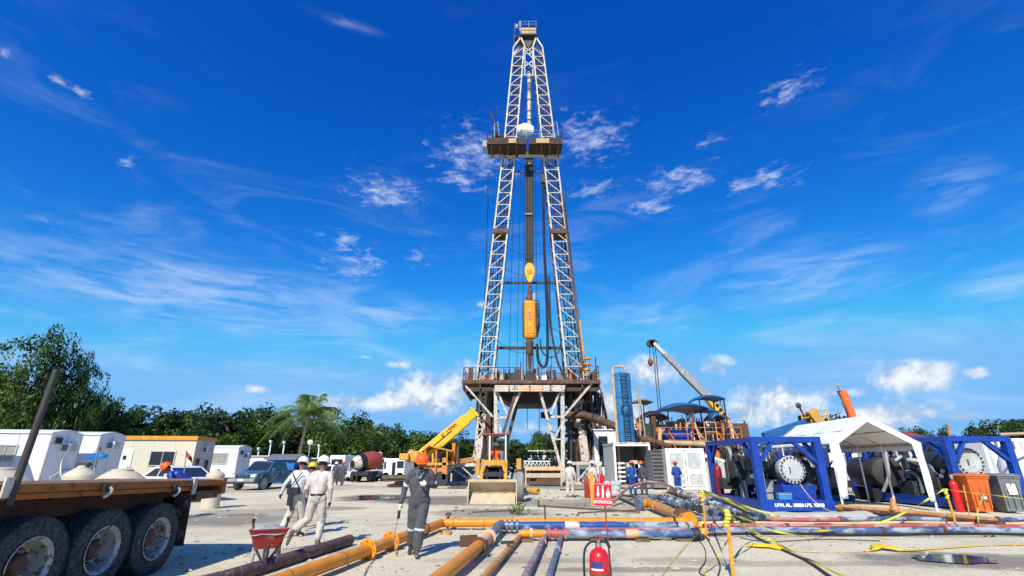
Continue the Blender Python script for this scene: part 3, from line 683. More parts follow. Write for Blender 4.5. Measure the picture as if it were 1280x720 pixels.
def walk_away(st=.28):   # mid stride, rear foot up
    j = stand(.1, -.02); j.update(face=(0, -1, -.05), kneeL=(.12, -.16, .52), ankL=(.10, -.18, .09), toeL=(.12, -.36, .04),
        kneeR=(-.12, .10, .52), ankR=(-.13, .42, .28), toeR=(-.13, .46, .10)); return j

# the walking worker in front, facing the camera
def fg_extras(t):
    mb = MB(); mb.tube([(-.36, -.10, .80), (-.365, -.13, .66)], [.030, .024], 10); mb.tube([(-.365, -.13, .68), (-.35, -.20, .74)], .016, 8); mb.build('electrode_holder', 'black', t, local=True, smooth=True)
g = G(520, 695)
J = dict(hip=(0, 0, .96), chest=(.0, -.04, 1.32), neck=(.02, -.10, 1.54), head=(.03, -.165, 1.665), face=(-.02, -.86, -.42), fat=1.2, boot_h=.10,
    kneeR=(-.10, .06, .52), ankR=(-.13, .20, .12), toeR=(-.14, .06, .045), kneeL=(.06, -.16, .52), ankL=(.02, -.20, .09), toeL=(.06, -.38, .045),
    elbR=(-.30, .00, 1.20), wriR=(-.35, -.06, .93), fingR=(-.05, -.15, -1), palmR=(.9, -.2, 0), curlR=.7,
    elbL=(.30, .0, 1.24), wriL=(.16, -.30, 1.28), fingL=(-1, -.2, .05), palmL=(0, .8, .5), curlL=.75, bands={'shin': (.05, .22), 'arm': (.62, .80)})
FG = person('worker in a dark grey coverall and orange hard hat walking towards the viewer', (g.x, g.y, 0), .06, J,
    dict(torso='coverall_grey', glove='glove', boot='boot', hat='hat_orange', jaw='hair', glasses=1), voxel=.0115, extras=fg_extras, height=1.0)
mbc = MB(); mbc.v = []
one('collar_scarf', 'pipe_grey', 'dull blue neckerchief at the collar of the walking worker', 'scarf', lambda mb: mb.tube(curve_pts([V((g.x, g.y, 0)) + V(p) for p in ((-.07, -.17, 1.52), (-.02, -.245, 1.43), (.02, -.262, 1.385), (.05, -.25, 1.43), (.11, -.17, 1.52))], 4), [.016] * 17, 7), smooth=True)
one('welding_cable', 'cable_grey', 'thin cable trailing from the walking worker hand over the ground to the lower left', 'cable',
    lambda mb: mb.tube(curve_pts([V((g.x - .36, g.y - .16, .66)), V((g.x - .40, g.y - .18, .35)), V((g.x - .36, g.y - .12, .05)), G(497, 684, .02), G(478, 692, .02), G(462, 706, .02), G(452, 726, .02)], 8), .008, 6), smooth=True)

# two men in white walking away at the left
gA = G(389, 685)
J = dict(hip=(0, 0, .95), chest=(.0, -.02, 1.30), neck=(0, -.05, 1.50), head=(.0, -.09, 1.63), face=(.25, -1, -.25), fat=1.0, boot_h=.26, side=(1, .25, 0),
    kneeR=(.12, .07, .50), ankR=(.12, -.02, .09), toeR=(.16, .16, .04), kneeL=(-.14, -.02, .55), ankL=(-.36, -.22, .32), toeL=(-.44, -.18, .10),
    elbR=(.26, .0, 1.14), wriR=(.26, .05, .90), elbL=(-.27, .0, 1.16), wriL=(-.27, .14, .99))
# (this man is seen from behind: he is turned about, so his right is the picture's right)
def flip(J):
    K = dict(J)
    for a, b in (('kneeR', 'kneeL'), ('ankR', 'ankL'), ('toeR', 'toeL'), ('elbR', 'elbL'), ('wriR', 'wriL')): K[a], K[b] = J[b], J[a]
    return K
def mir(J): return {k: ((-v[0], -v[1], v[2]) if k in ('kneeR','ankR','toeR','kneeL','ankL','toeL','elbR','wriR','elbL','wriL','chest','neck','head','face') else v) for k, v in J.items()}
JA = mir(J); JA['face'] = (-.25, -1, -.25); JA['chest'] = (0, -.03, 1.30); JA['neck'] = (0, -.07, 1.50); JA['head'] = (0, -.10, 1.635); JA['side'] = (1, .15, 0)
def beltA(t):
    mb = MB(); mb.lathe([(.158, -.02), (.162, 0), (.158, .02)], (0, 0, 1.03), (0, 0, 1), 20); b = mb.build('belt', 'black', t, local=True, smooth=True)
person('man in a pale sweat-stained coverall, white hard hat and rubber boots striding away', (gA.x, gA.y, 0), math.pi, JA, dict(torso='coverall_white', glove='glove_dark', boot='boot_grey', hat='hat_white'), 'men walking away at the left', .014, beltA)
gB = G(364, 672)
JB = mir(dict(hip=(0, 0, .95), chest=(0, 0, 1.30), neck=(0, 0, 1.50), head=(0, 0, 1.64), fat=.97, boot_h=.12,
    kneeR=(.12, .12, .50), ankR=(.10, .12, .09), toeR=(.14, .29, .04), kneeL=(-.12, .0, .52), ankL=(-.17, -.22, .2), toeL=(-.19, -.12, .05),
    elbR=(.26, .05, 1.16), wriR=(.27, .12, .98), elbL=(-.34, .0, 1.18), wriL=(-.44, .06, .98)))
JB['face'] = (.3, -1, -.2); JB['chest'] = (0, -.02, 1.30); JB['neck'] = (0, -.04, 1.50); JB['head'] = (0, -.07, 1.64)
def harness(t):
    mb = MB()
    for s in (-1, 1): mb.tube([(s * .13, .13, 1.46), (s * .02, .165, 1.30), (-s * .12, .17, 1.10)], .014, 6)
    mb.build('harness_strap', 'black', t, local=True)
    mb = MB(); mb.box((0, .20, 1.04), (.30, .10, .16)); mb.box((.05, .21, .86), (.13, .06, .30)); mb.box((.0, .21, .70), (.09, .05, .2), ry=.3); mb.build('tool_pouch', 'glove_dark', t, local=True, bevel=.02)
person('man in a white shirt with black crossed harness and tool pouch, walking away', (gB.x, gB.y, 0), math.pi - .1, JB, dict(torso='shirt_white', legs='coverall_white', glove='glove_dark', boot='boot', hat='hat_white'), 'men walking away at the left', .016, harness)
gC = G(381, 660); person('man mostly hidden between the two men in white, yellow hard hat', (gC.x, gC.y, 0), math.pi, walk_away(), dict(torso='brown_steel', legs='coverall_grey', boot='boot', hat='hat_yellow'), 'men walking away at the left', .022, height=.93)
for x, y, rz, lb, c, sw in ((418, 607, .2, 'left one of the two distant workers in grey coveralls, pale hard hat', dict(torso='coverall_grey', hat='hat_white'), .2),
                     (427, 607, -.1, 'right one of the two distant workers in grey coveralls, red hard hat', dict(torso='coverall_grey', hat='hat_red'), -.2),
                     (713, 622, 2.7, 'worker in a pale coverall bending his head beside the derrick leg', dict(torso='coverall_white', hat='hat_white', boot='boot_grey'), .12),
                     (741, 625, 2.2, 'worker in a dusty pinkish coverall carrying white sacks behind the red cylinders', dict(torso='coverall_white', hat='hat_white', legs='coverall_white'), -.2),
                     (792, 620, 2.9, 'worker in a blue coverall and white-striped orange hard hat by the white container', dict(torso='coverall_blue', hat='hat_red'), .1),
                     (806, 619, -1.2, 'worker in a grey coverall with orange hard hat facing the blue-clad worker', dict(torso='coverall_grey', hat='hat_orange', glove='glove'), .08),
                     (849, 619, 3.3, 'lone worker in a blue coverall seen from behind by the white cabinet', dict(torso='coverall_blue', hat='hat_red'), .04)):
    q = G(x, y); j = stand(sw, .06); j['fat'] = 1.1
    if c['torso'] == 'coverall_blue': j['bands'] = {'shin': (.1, .3), 'torso': (-1, -1)}
    if x == 849: j['elbL'] = (.30, -.02, 1.15); j['wriL'] = (.12, -.22, 1.08); j['elbR'] = (-.30, -.02, 1.15); j['wriR'] = (-.12, -.22, 1.05)
    person(lb, (q.x, q.y, 0), rz, j, dict(c, boot=c.get('boot', 'boot')), 'workers further back', .022, height=(1.0 if y < 610 else .99))
# man bent over behind the flatbed trailer, blue jacket
q = P(232, 610, 17.5); j = stand(.1, .1); j.update(chest=(0, -.28, 1.18), neck=(0, -.46, 1.28), head=(0, -.56, 1.36), face=(0, -.8, -.6), elbR=(-.28, -.42, 1.0), wriR=(-.2, -.62, .85), elbL=(.28, -.42, 1.0), wriL=(.2, -.62, .85))
person('man in a blue jacket and orange-red hard hat bent over behind the flatbed trailer', (q.x, q.y, 0), -.9, j, dict(torso='blue', legs='coverall_grey', hat='hat_orange'), None, .022, height=1.12)
# ---------------------------------------------------------------- office trailers
def ac_unit(c, parent, rz=0.0, s=1.0):
    m = Matrix.Rotation(rz, 3, 'Z'); c = V(c)
    mb = MB(); mb.box(c, (.42 * s, .62 * s, .42 * s), rz); a = mb.build('air_conditioner', 'white_clean', parent, bevel=.01)
    mb = MB()
    for k in range(5): mb.box(c + m @ V((.215 * s, 0, (-.15 + .075 * k) * s)), (.012, .52 * s, .03 * s), rz)
    mb.box(c + m @ V((0, -.315 * s, 0)), (.26 * s, .012, .30 * s), rz)
    mb.build('grille', 'grey_mid', a)
def site_trailer(label, c, yaw, Lg, Wd, H, wall, trim=None, ac=(1.2, 2.35), win=(), door=None, gable=True, endwin=(), base=.55, roofm='trailer_white'):
    t = thing('office_trailer', label, 'site trailer', (c[0], c[1], 0), yaw, 'office trailers on the left')
    mx_ = mtx(t)
    def Wp(x, y, z): return mx_ @ V((x, y, z))
    # local frame: front-right corner at origin, long side towards -x, end wall along +y
    mb = MB(); g = .16 if gable else .04
    prof = [(0, base), (Wd, base), (Wd, H - g), (Wd * .72, H - g * .35), (Wd / 2, H), (Wd * .28, H - g * .35), (0, H - g)]
    mb.prism(prof, -Lg, 0, 'x'); mb.build('wall', wall, t, local=True)
    mb = MB()
    pr2 = [(-.06, H - g - .03), (-.06, H - g + .03), (Wd * .28, H - g * .35 + .05), (Wd / 2, H + .05), (Wd * .72, H - g * .35 + .05), (Wd + .06, H - g + .03), (Wd + .06, H - g - .03), (Wd * .72, H - g * .35 + .012), (Wd / 2, H + .012), (Wd * .28, H - g * .35 + .012)]
    if trim: mb.bx((-Lg - .08, -.10, H - .16), (.08, Wd + .1, H + .10))
    else: mb.prism(pr2, -Lg - .05, .05, 'x')
    mb.build('roof', trim or roofm, t, local=True)
    # corner and seam trims
    for x in (0.004, -Lg): pass
    k = int(Lg / 1.22)
    for i in range(k + 1):
        mb = MB(); mb.box((-i * Lg / k, -.006, (base + H - g) / 2), (.035 if i else .06, .016, H - g - base - .1)); mb.build('panel_seam', 'grey_light' if trim is None else 'trailer_beige', t, local=True)
    for i in range(3):
        mb = MB(); mb.box((.006, (i + .02) * Wd / 2.04 + .02, (base + H - g) / 2), (.016, .03, H - g - base - .1)); mb.build('panel_seam', 'grey_light', t, local=True)
    for (x, z, w, h, kind) in win:
        mb = MB(); mb.box((x, -.03, z + h / 2 + .03), (w + .12, .06, .06)); mb.box((x, -.03, z - h / 2 - .03), (w + .12, .06, .06)); mb.box((x - w / 2 - .03, -.03, z), (.06, .06, h)); mb.box((x + w / 2 + .03, -.03, z), (.06, .06, h)); mb.box((x, -.025, z), (.04, .05, h)); f = mb.build('window', 'grey_light', t, local=True)
        for s in (-1, 1):
            mb = MB(); mb.box((x + s * w / 4, -.012, z), (w / 2 - .04, .02, h)); mb.build('pane', 'glass' if kind else 'glass_pane', f, local=True)
    for (y, z, w, h) in endwin:
        mb = MB(); mb.box((.02, y, z), (.05, w + .1, h + .1)); f = mb.build('window', 'grey_light', t, local=True); mb = MB(); mb.box((.04, y, z), (.03, w, h)); mb.build('pane', 'glass', f, local=True)
    if door is not None:
        mb = MB(); mb.box((door, -.03, base + 1.08), (.92, .05, 2.1)); d = mb.build('door', 'white_clean', t, local=True, bevel=.01)
        mb = MB(); mb.box((door + .0, -.06, base + 1.6), (.22, .02, .26)); mb.build('pane', 'glass', d, local=True)
        mb = MB(); mb.box((door + .36, -.08, base + 1.0), (.05, .06, .12)); mb.build('handle', 'chrome', d, local=True)
        mb = MB()
        for k in range(3): mb.box((door, -.5 - .28 * k, base - .08 - .18 * k), (1.1, .28, .04))
        mb.build('steps', 'grey', t, local=True)
        mb = MB()
        for x in (door - .65, door + .65):
            mb.tube([(x, -.1, base), (x, -.1, base + .95), (x, -1.25, base + .55), (x, -1.25, 0)], .022, 6)
        mb.tube([(door - 2.2, -.35, base + .8), (door - .65, -.35, base + .8)], .022, 6); mb.build('handrail', 'yellow', t, local=True)
    if ac: ac_unit(Wp(.16, ac[0], ac[1]), t, yaw)
    # wheels and jacks
    for x in (-Lg * .45, -Lg * .45 - .95):
        for y in (.2, Wd - .2):
            mb = MB(); mb.lathe([(.10, -.11), (.33, -.11), (.37, -.07), (.37, .07), (.33, .11), (.10, .11)], (x, y, .37), (0, 1, 0), 20); mb.build('wheel', 'tyre_dusty', t, local=True, smooth=True)
    for x in (-.8, -Lg + .8):
        for y in (.25, Wd - .25): mb = MB(); mb.tube([(x, y, 0), (x, y, base)], .05, 6); mb.build('jack', 'dark_steel', t, local=True)
    mb = MB(); mb.bx((-Lg + .1, .15, base - .16), (-.1, .3, base - .002)); mb.bx((-Lg + .1, Wd - .3, base - .16), (-.1, Wd - .15, base - .002)); mb.build('chassis', 'dark_steel', t, local=True)
    return t
YAW = R_(10)
site_trailer('white office trailer with a side window, cut by the left edge of the picture', (-22.6, 25.0), YAW, 9.5, 2.35, 3.25, 'trailer_white', win=((-1.75, 2.15, .85, .65, 0), (-6.2, 2.15, 1.1, .75, 0)), ac=(1.25, 2.42), endwin=((.55, 2.75, .5, .28), (1.75, 2.45, .35, .4)))
site_trailer('plain white office trailer second in the row, behind the blue satellite dish', (-22.9, 28.35), YAW, 9.5, 2.45, 3.35, 'trailer_white', ac=(1.1, 2.65), endwin=((1.6, 2.65, .4, .3),))
site_trailer('white office trailer in front of the row, beyond the left edge', (-23.45, 21.0), YAW, 9.5, 2.4, 3.45, 'trailer_white', ac=(1.2, 2.4))
site_trailer('beige site office with orange roof trim, white door and dark window', (-21.6, 35.0), R_(6), 12, 2.75, 3.35, 'trailer_beige', trim='trim_orange', ac=(1.35, 2.6), win=((-1.95, 2.0, 1.5, .85, 1),), door=-4.3, gable=False, endwin=((.6, 1.55, .5, .9), (1.9, 1.5, .5, .8)), base=.45)
site_trailer('small white site trailer between the beige office and the blue pickup', (-24.2, 45.5), R_(4), 8, 2.6, 3.2, 'trailer_white', ac=(1.6, 2.35), win=((-1.6, 2.1, 1.5, .8, 0),), endwin=((.7, 2.6, .5, .3),))
# white low hut behind
def hut(name, label, cat, x0, x1, ytop, Y, depth, wallm, roofm, over=.15, slope=.0):
    a = P(x0, 580, Y); b = P(x1, 580, Y); H = P((x0 + x1) / 2, ytop, Y).z
    t = thing(name, label, cat, (a.x, Y, 0))
    w = b.x - a.x; mb = MB(); mb.bx((0, 0, 0), (w, depth, H - .12)); mb.build('wall', wallm, t, local=True)
    mb = MB(); mb.prism([(-over, H - .12), (-over, H - .04), (depth + over, H - .04 + slope), (depth + over, H - .12 + slope)], -over, w + over, 'x'); mb.build('roof', roofm, t, local=True)
    return t, w, H
t, w, H = hut('white_hut', 'low white hut left of the blue shed', 'hut', 309, 336, 569, 52, 3, 'trailer_white', 'trailer_white')
# satellite dishes
def dish(label, c, r, face, m, back='grey'):
    t = thing('satellite_dish', label, 'satellite dish', (c.x, c.y, 0)); f = V(face).normalized(); c = V(c)
    mb = MB(); mb.lathe([(0, -.16 * r), (r * .35, -.14 * r), (r * .7, -.07 * r), (r, .06 * r), (r * 1.03, .06 * r), (r * 1.0, .02 * r), (r * .7, -.11 * r), (r * .35, -.18 * r), (0, -.2 * r)], c, f, 28); mb.build('reflector', m, t, smooth=True)
    mb = MB(); mb.tube([c - f * .18 * r, V((c.x - f.x * .3, c.y - f.y * .3, c.z - .2)), V((c.x - f.x * .3, c.y - f.y * .3, 0))], .035, 8); mb.build('mast', 'grey', t)
    mb = MB(); u, k = frame_axes(f); q = c + f * r * .95
    for s in (-1, 1): mb.tube([c + u * s * r * .8, q], .012, 5)
    mb.tube([c - k * r * .9, q], .016, 5); mb.box(q, (.10, .10, .12)); mb.build('feed_arm', 'grey_mid', t)
dish('white satellite dish on edge, standing behind the flatbed trailer', P(81, 588, 17), .42, (.9, .42, .28), 'white_clean')
dish('blue satellite dish turned to the sky in front of the second trailer', P(122, 571, 21), .36, (.25, -.45, 1.2), 'tank_blue')
def water_tank(label, x, ytop, Y, r=.62, body=.9):
    top = P(x, ytop, Y); t = thing('water_tank', label, 'water tank', (top.x, Y, 0), 0, 'beige plastic water tanks on the left'); z = top.z
    zs = z - r * .55
    mb = MB()
    mb.lathe([(r * .97, -.0), (r, .05)] + [(r * (1.0 if i % 2 else .97), .05 + (zs - .05) * (i + .5) / 7) for i in range(7)] + [(r, zs - .02), (r * .95, zs + r * .06), (r * .45, zs + r * .42), (r * .40, zs + r * .44)], (0, 0, 0), (0, 0, 1), 28)
    mb.build('tank_body', 'plastic_beige', t, local=True, smooth=True)
    mb = MB(); mb.lathe([(r * .36, 0), (r * .36, .05), (r * .2, .085), (0, .09)], (0, 0, zs + r * .44 - .01), (0, 0, 1), 20); mb.build('lid', 'plastic_beige', t, local=True, smooth=True)
water_tank('beige water tank at the left edge of the picture', 3, 583, 14, .85); water_tank('beige water tank with a black lid pipe behind the white dish', 104, 583, 15.5, .42)
water_tank('beige water tank behind the middle of the trailer bed', 154, 585, 16, .80); water_tank('beige water tank beside the tail of the flatbed trailer', 271, 587, 21, .34)
one('black_pipe_scrap', 'black', 'black pipe and white nozzle lying on top of the tank behind the dish', 'pipe', lambda mb: mb.tube([P(96, 582, 15.5), P(110, 582, 15.5), P(113, 579.5, 15.5)], .06, 8))
for x0, x1, y0, y1, lb in ((236, 233, 590, 563, 'thin pole with a red flag over the bent man'),):
    a = P(x0, y0, 18); b = P(x1, y1, 18); t = thing('flag_pole', lb, 'flag', (a.x, a.y, 0))
    mb = MB(); mb.tube([(a.x, a.y, 0), b], .02, 6); mb.build('pole', 'grey', t)
    mb = MB(); n = 6
    vs = []
    for i in range(n + 1):
        for k in range(3): vs.append(P(x1 + i * 1.2, y1 + 1 + i * 1.3 + k * 3.5, 18 + .08 * math.sin(i * 1.3 + k)))
    mb.add(vs, [(3*i+k, 3*i+k+1, 3*i+k+4, 3*i+k+3) for i in range(n) for k in range(2)]); fl = mb.build('flag', 'red_dusty', t)
    sm = fl.modifiers.new('s', 'SOLIDIFY'); sm.thickness = .01

# ---------------------------------------------------------------- cars
def wheel_mesh(parent, c, r, w, side, rim='rim', tyre='tyre', local=True, nt_=22):
    c = V(c); mb = MB()
    mb.lathe([(r * .60, -w / 2), (r * .90, -w / 2), (r * .98, -w * .38), (r, -w * .2), (r, w * .2), (r * .98, w * .38), (r * .90, w / 2), (r * .60, w / 2), (r * .58, w * .2), (r * .58, -w * .2)], c, (1, 0, 0), 28)
    ty = mb.build('tyre', tyre, parent, local=local, smooth=True)
    mb = MB(); s = side
    mb.lathe([(r * .60, s * w * .44), (r * .55, s * w * .46), (r * .50, s * w * .30), (r * .46, s * w * .1), (r * .20, s * w * .16), (r * .18, s * w * .36), (0, s * w * .38)], c, (1, 0, 0), 24)
    mb.build('rim', rim, ty, local=local, smooth=True)
    return ty
def car(label, loc, rz, kind, paint, group=None, name='parked_car', scale=1.0):
    t = thing(name, label, 'car' if kind != 'pickup' else 'pickup truck', loc, rz, group); t.scale = (scale,) * 3
    if kind == 'pickup':
        Lh, W2 = 2.55, .90
        low = [(-2.55, .42), (-2.58, .75), (-2.48, .98), (-1.35, 1.10), (-1.25, 1.12), (1.0, 1.12), (1.02, 1.08), (2.5, 1.08), (2.55, .95), (2.52, .50), (2.1, .42), (-2.1, .38)]
        roof = [(-1.30, 1.10), (-.62, 1.70), (-.30, 1.76), (.72, 1.74), (1.0, 1.12)]
    elif kind == 'suv':
        W2 = .90; low = [(-2.3, .38), (-2.33, .7), (-2.2, .95), (-1.25, 1.05), (2.2, 1.08), (2.3, .8), (2.25, .4)]
        roof = [(-1.25, 1.04), (-.55, 1.62), (-.2, 1.70), (1.6, 1.68), (2.15, 1.06)]
    else:
        W2 = .88; low = [(-2.2, .30), (-2.24, .60), (-2.05, .80), (-1.1, .93), (1.6, .95), (2.15, .92), (2.2, .55), (2.1, .30)]
        roof = [(-1.15, .92), (-.35, 1.36), (0, 1.42), (.75, 1.40), (1.55, .95)]
    # body: stations across so the sides curve in
    mb = MB(); rings = []
    for x, kx in ((-1, .965), (-.96, .992), (-.8, 1), (.8, 1), (.96, .992), (1, .965)):
        rings.append([(x * W2, y * kx, .72 + (z - .72) * (1 if abs(x) < .97 else .90)) for y, z in low])
    mb.loft(rings); body = mb.build('body', paint, t, local=True, smooth=35)
    mb = MB(); rt = .80; n = len(roof)
    zmin = min(z for y, z in roof); zmax = max(z for y, z in roof)
    ring = lambda x: [(x * W2 * (.97 - .17 * (z - zmin) / (zmax - zmin)), y, z) for y, z in roof]
    mb.loft([ring(-1), ring(-.9), ring(.9), ring(1)]); mb.build('cabin', paint, t, local=True, smooth=35)
    # glass sits a few millimetres proud of the cabin
    def onside(y, z, s): return V((s * W2 * (.97 - .17 * (z - zmin) / (zmax - zmin)) + s * .006, y, z))
    def inner(y0, y1, z0, z1):
        def lim(z, front):
            seg = [(roof[0], roof[1])] if front else [(roof[-1], roof[-2])]
            (ya, za), (yb, zb) = seg[0]; return ya + (yb - ya) * min(1, max(0, (z - za) / (zb - za)))
        return lim
    lim = inner(0, 0, 0, 0); z0, z1 = zmin + .06, zmax - .10
    mid = (roof[1][0] + roof[-2][0]) / 2 + .05
    for s in (-1, 1):
        for a, b in ((0, 1), (1, 2)):
            ya0 = lim(z0, True) + .12 if a == 0 else mid + .04; ya1 = lim(z1, True) + .14 if a == 0 else mid + .04
            yb0 = mid - .04 if a == 0 else lim(z0, False) - .14; yb1 = mid - .04 if a == 0 else lim(z1, False) - .16
            q = [onside(ya0, z0, s), onside(yb0, z0, s), onside(yb1, z1, s), onside(ya1, z1, s)]; mb = MB(); mb.add(q + [p - V((s * .02, 0, 0)) for p in q], [(0,1,2,3),(7,6,5,4),(0,4,5,1),(1,5,6,2),(2,6,7,3),(3,7,4,0)]); mb.build('side_window', 'glass', t, local=True)
    for fr in (True, False):
        (ya, za), (yb, zb) = (roof[0], roof[1]) if fr else (roof[-1], roof[-2]); d = V((0, yb - ya, zb - za)); nrm = V((0, -d.z, d.y)).normalized() * (1 if fr else -1)
        if nrm.z < 0: nrm = -nrm
        def pt(x, u): p = V((0, ya, za)) + d * u; return V((x * W2 * (.95 - .17 * (p.z - zmin) / (zmax - zmin)), p.y, p.z)) + nrm * .012
        q = [pt(-.9, .08), pt(.9, .08), pt(.88, .94), pt(-.88, .94)]; mb = MB(); mb.add(q + [p - nrm * .02 for p in q], [(0,1,2,3),(7,6,5,4),(0,4,5,1),(1,5,6,2),(2,6,7,3),(3,7,4,0)]); mb.build('windscreen' if fr else 'rear_window', 'glass', t, local=True)
    yf = low[1][0]; zf = low[1][1]
    for s in (-1, 1):
        mb = MB(); mb.box((s * W2 * .76, yf + .045, zf + .10), (W2 * .36, .12, .17), rz=s * .15); mb.build('headlight', 'headlight', t, local=True, bevel=.03)
        mb = MB(); mb.box((s * (W2 + .10), roof[0][0] + .35, z0 + .06), (.20, .10, .14)); mb.build('mirror', paint, t, local=True, bevel=.03)
        for y in (-.35, .55): mb = MB(); mb.box((s * (W2 + .004), y + .1, z0 - .12), (.02, .14, .03)); mb.build('door_handle', 'chrome', t, local=True)
    mb = MB(); mb.box((0, yf - .015, zf + .08), (W2 * 1.05, .06, .20)); g_ = mb.build('grille', 'black', t, local=True, bevel=.02)
    mb = MB()
    for k in range(3): mb.box((0, yf - .05, zf + .02 + k * .06), (W2 * 1.0, .02, .018))
    mb.build('grille_bar', 'chrome', g_, local=True)
    mb = MB(); mb.box((0, yf - .05, zf - .16), (W2 * 2.0, .22, .20)); mb.build('bumper', paint if kind != 'pickup' else 'grey', t, local=True, bevel=.05)
    mb = MB(); mb.box((0, yf - .165, zf - .13), (.34, .015, .14)); mb.build('number_plate', 'paper', t, local=True)
    r = .39 if kind != 'sedan' else .33
    for y in (low[0][0] + .92, low[-2][0] - .62 if kind == 'pickup' else 1.45):
        for s in (-1, 1):
            mb = MB(); mb.lathe([(r * 1.16, -.01), (r * 1.16, .012), (0, .013)], (s * (W2 + .000), y, r + .02), (s, 0, 0), 24); mb.build('wheel_arch', 'black', t, local=True)
            wheel_mesh(t, (s * (W2 - .07), y, r), r, .24, s, tyre='tyre_dusty' if kind == 'pickup' else 'tyre')
    if kind == 'pickup':
        mb = MB(); mb.bx((-.74, 1.12, 1.086), (.74, 2.42, 1.092)); mb.build('cargo_bed', 'black', t, local=True)
        for s in (-1, 1): mb = MB(); mb.bx((s * .78, 1.06, 1.08), (s * .88, 2.5, 1.14)); mb.build('bed_rail', 'black', t, local=True)
        mb = MB(); mb.tube([(-.7, 1.12, 1.1), (-.62, 1.2, 1.62), (.62, 1.2, 1.62), (.7, 1.12, 1.1)], .04, 8); mb.build('roll_bar', 'chrome', t, local=True)
    return t
q = G(300, 613); car('blue and grey dusty double-cab pickup truck parked on the left', (q.x + .5, q.y + 2.5, 0), R_(-8), 'pickup', 'car_blue', scale=1.06)
q = P(192, 590, 24); car('white sedan behind the flatbed trailer, only its top in view', (q.x, q.y + 2, 0), R_(60), 'sedan', 'car_white', scale=1.1)
q = G(343, 606); car('dark car parked beside the blue shed, behind the pickup', (q.x + .2, q.y + 3, 0), R_(28), 'suv', 'grey_mid', scale=.95)
q = G(457, 599); car('white car left of the white van, parked before the trees', (P(459, 590, 54).x, 54, 0), R_(-50), 'suv', 'car_white')
# blue shed
a = P(333, 580, 46); t = thing('blue_shed', 'blue wooden shed with a grey lean roof behind the pickup', 'shed', (a.x, 46, 0)); w = P(368, 580, 46).x - a.x; H = P(350, 571, 46).z
for k in range(8): mb = MB(); mb.bx((w * k / 8 + .01, 0, 0), (w * (k + 1) / 8 - .01, .05 + .01 * (k % 2), H - .1)); mb.build('board', 'shed_blue', t, local=True)
mb = MB(); mb.bx((.02, .08, 0), (w - .02, 2.8, H - .1)); mb.build('wall', 'shed_blue', t, local=True)
mb = MB(); mb.prism([(-.3, H - .25), (-.3, H - .15), (1.4, H + .25), (3.1, H - .1), (3.1, H - .2), (1.4, H + .15)], -.2, w + .25, 'x'); mb.build('roof', 'grey_mid', t, local=True)
# vehicles and huts in the far row
def slab_vehicle(name, label, cat, x0, x1, yt, Y, D, m, winds=(), wheels=True, zb=.5):
    a = P(x0, 580, Y); b = P(x1, 580, Y); H = P((x0 + x1) / 2, yt, Y).z; w = b.x - a.x
    t = thing(name, label, cat, (a.x, Y, 0))
    mb = MB(); mb.bx((0, 0, zb), (w, D, H)); mb.build('body', m, t, local=True, bevel=.12)
    for (u0, u1, v0, v1) in winds: mb = MB(); mb.bx((w * u0, -.02, zb + (H - zb) * v0), (w * u1, .05, zb + (H - zb) * v1)); mb.build('window', 'glass', t, local=True)
    if wheels:
        for u in (.15, .8):
            mb = MB(); mb.lathe([(.1, -.12), (.4, -.12), (.45, 0), (.4, .12), (.1, .12)], (w * u, .12, .45), (0, 1, 0), 18); mb.build('wheel', 'tyre', t, local=True, smooth=True)
    return t, w, H
slab_vehicle('white_van', 'white delivery van with open dark side door before the trees', 'van', 479, 506, 573, 52, 5, 'white_clean', ((.42, .58, .0, .78), (.64, .95, .45, .85), (.05, .14, .4, .8)))
slab_vehicle('white_truck', 'white box truck behind the cement mixer', 'truck', 411, 431, 569, 56, 5, 'white_clean', ((.15, .85, .5, .8),))
t, w, H = hut('open_shelter', 'long low shelter with white roof sheet left of the white truck', 'shelter', 367, 412, 572, 58, 3, 'machine_dark', 'white_clean')
slab_vehicle('white_pickup_cab', 'white truck cab in front of the long shelter', 'truck', 402, 418, 581, 51, 4, 'white_clean', ((.2, .8, .45, .9),))
# white portal frame at left of the van
def portal(mb):
    a, b = P(468, 600, 54), P(481, 600, 54); z = P(470, 573, 54).z
    mb.bar((a.x, 54, 0), (a.x, 54, z), .12); mb.bar((a.x - .06, 54, z), (b.x, 54, z), .12)
one('goal_frame', 'white_clean', 'thin white pipe frame left of the white van', 'frame', portal)
def lamp(label, x, y0, y1, Y, ball=False):
    a = P(x, y0, Y); b = P(x + (y0 - y1) * .0, y1, Y); t = thing('light_post', label, 'lamp post', (a.x, Y, 0), 0, 'posts in front of the trees')
    mb = MB(); mb.tube([(a.x, Y, 0), (a.x, Y, b.z)], .07 if not ball else .05, 8); mb.build('post', 'white_clean' if not ball else 'grey', t)
    mb = MB()
    if ball: mb.lathe([(0, -.3), (.25, -.22), (.36, 0), (.25, .24), (0, .32)], (a.x, Y, b.z), (0, 0, 1), 14)
    else: mb.box((a.x, Y - .1, b.z + .1), (.14, .4, .25))
    mb.build('lamp_head', 'lamp_white', t, smooth=ball)
lamp('left one of the short white posts above the blue shed', 336, 571, 553, 56); lamp('second short white post above the blue shed', 353, 571, 554, 56)
lamp('white ball lamp on a thin post right of the palm trunk', 385, 575, 553, 60, True); lamp('white post right of the ball lamp', 397, 575, 558, 60)
lamp('small white lamp above the white van', 474, 575, 568, 62, True); lamp('low white post left of the blue shed', 322, 572, 562, 56)
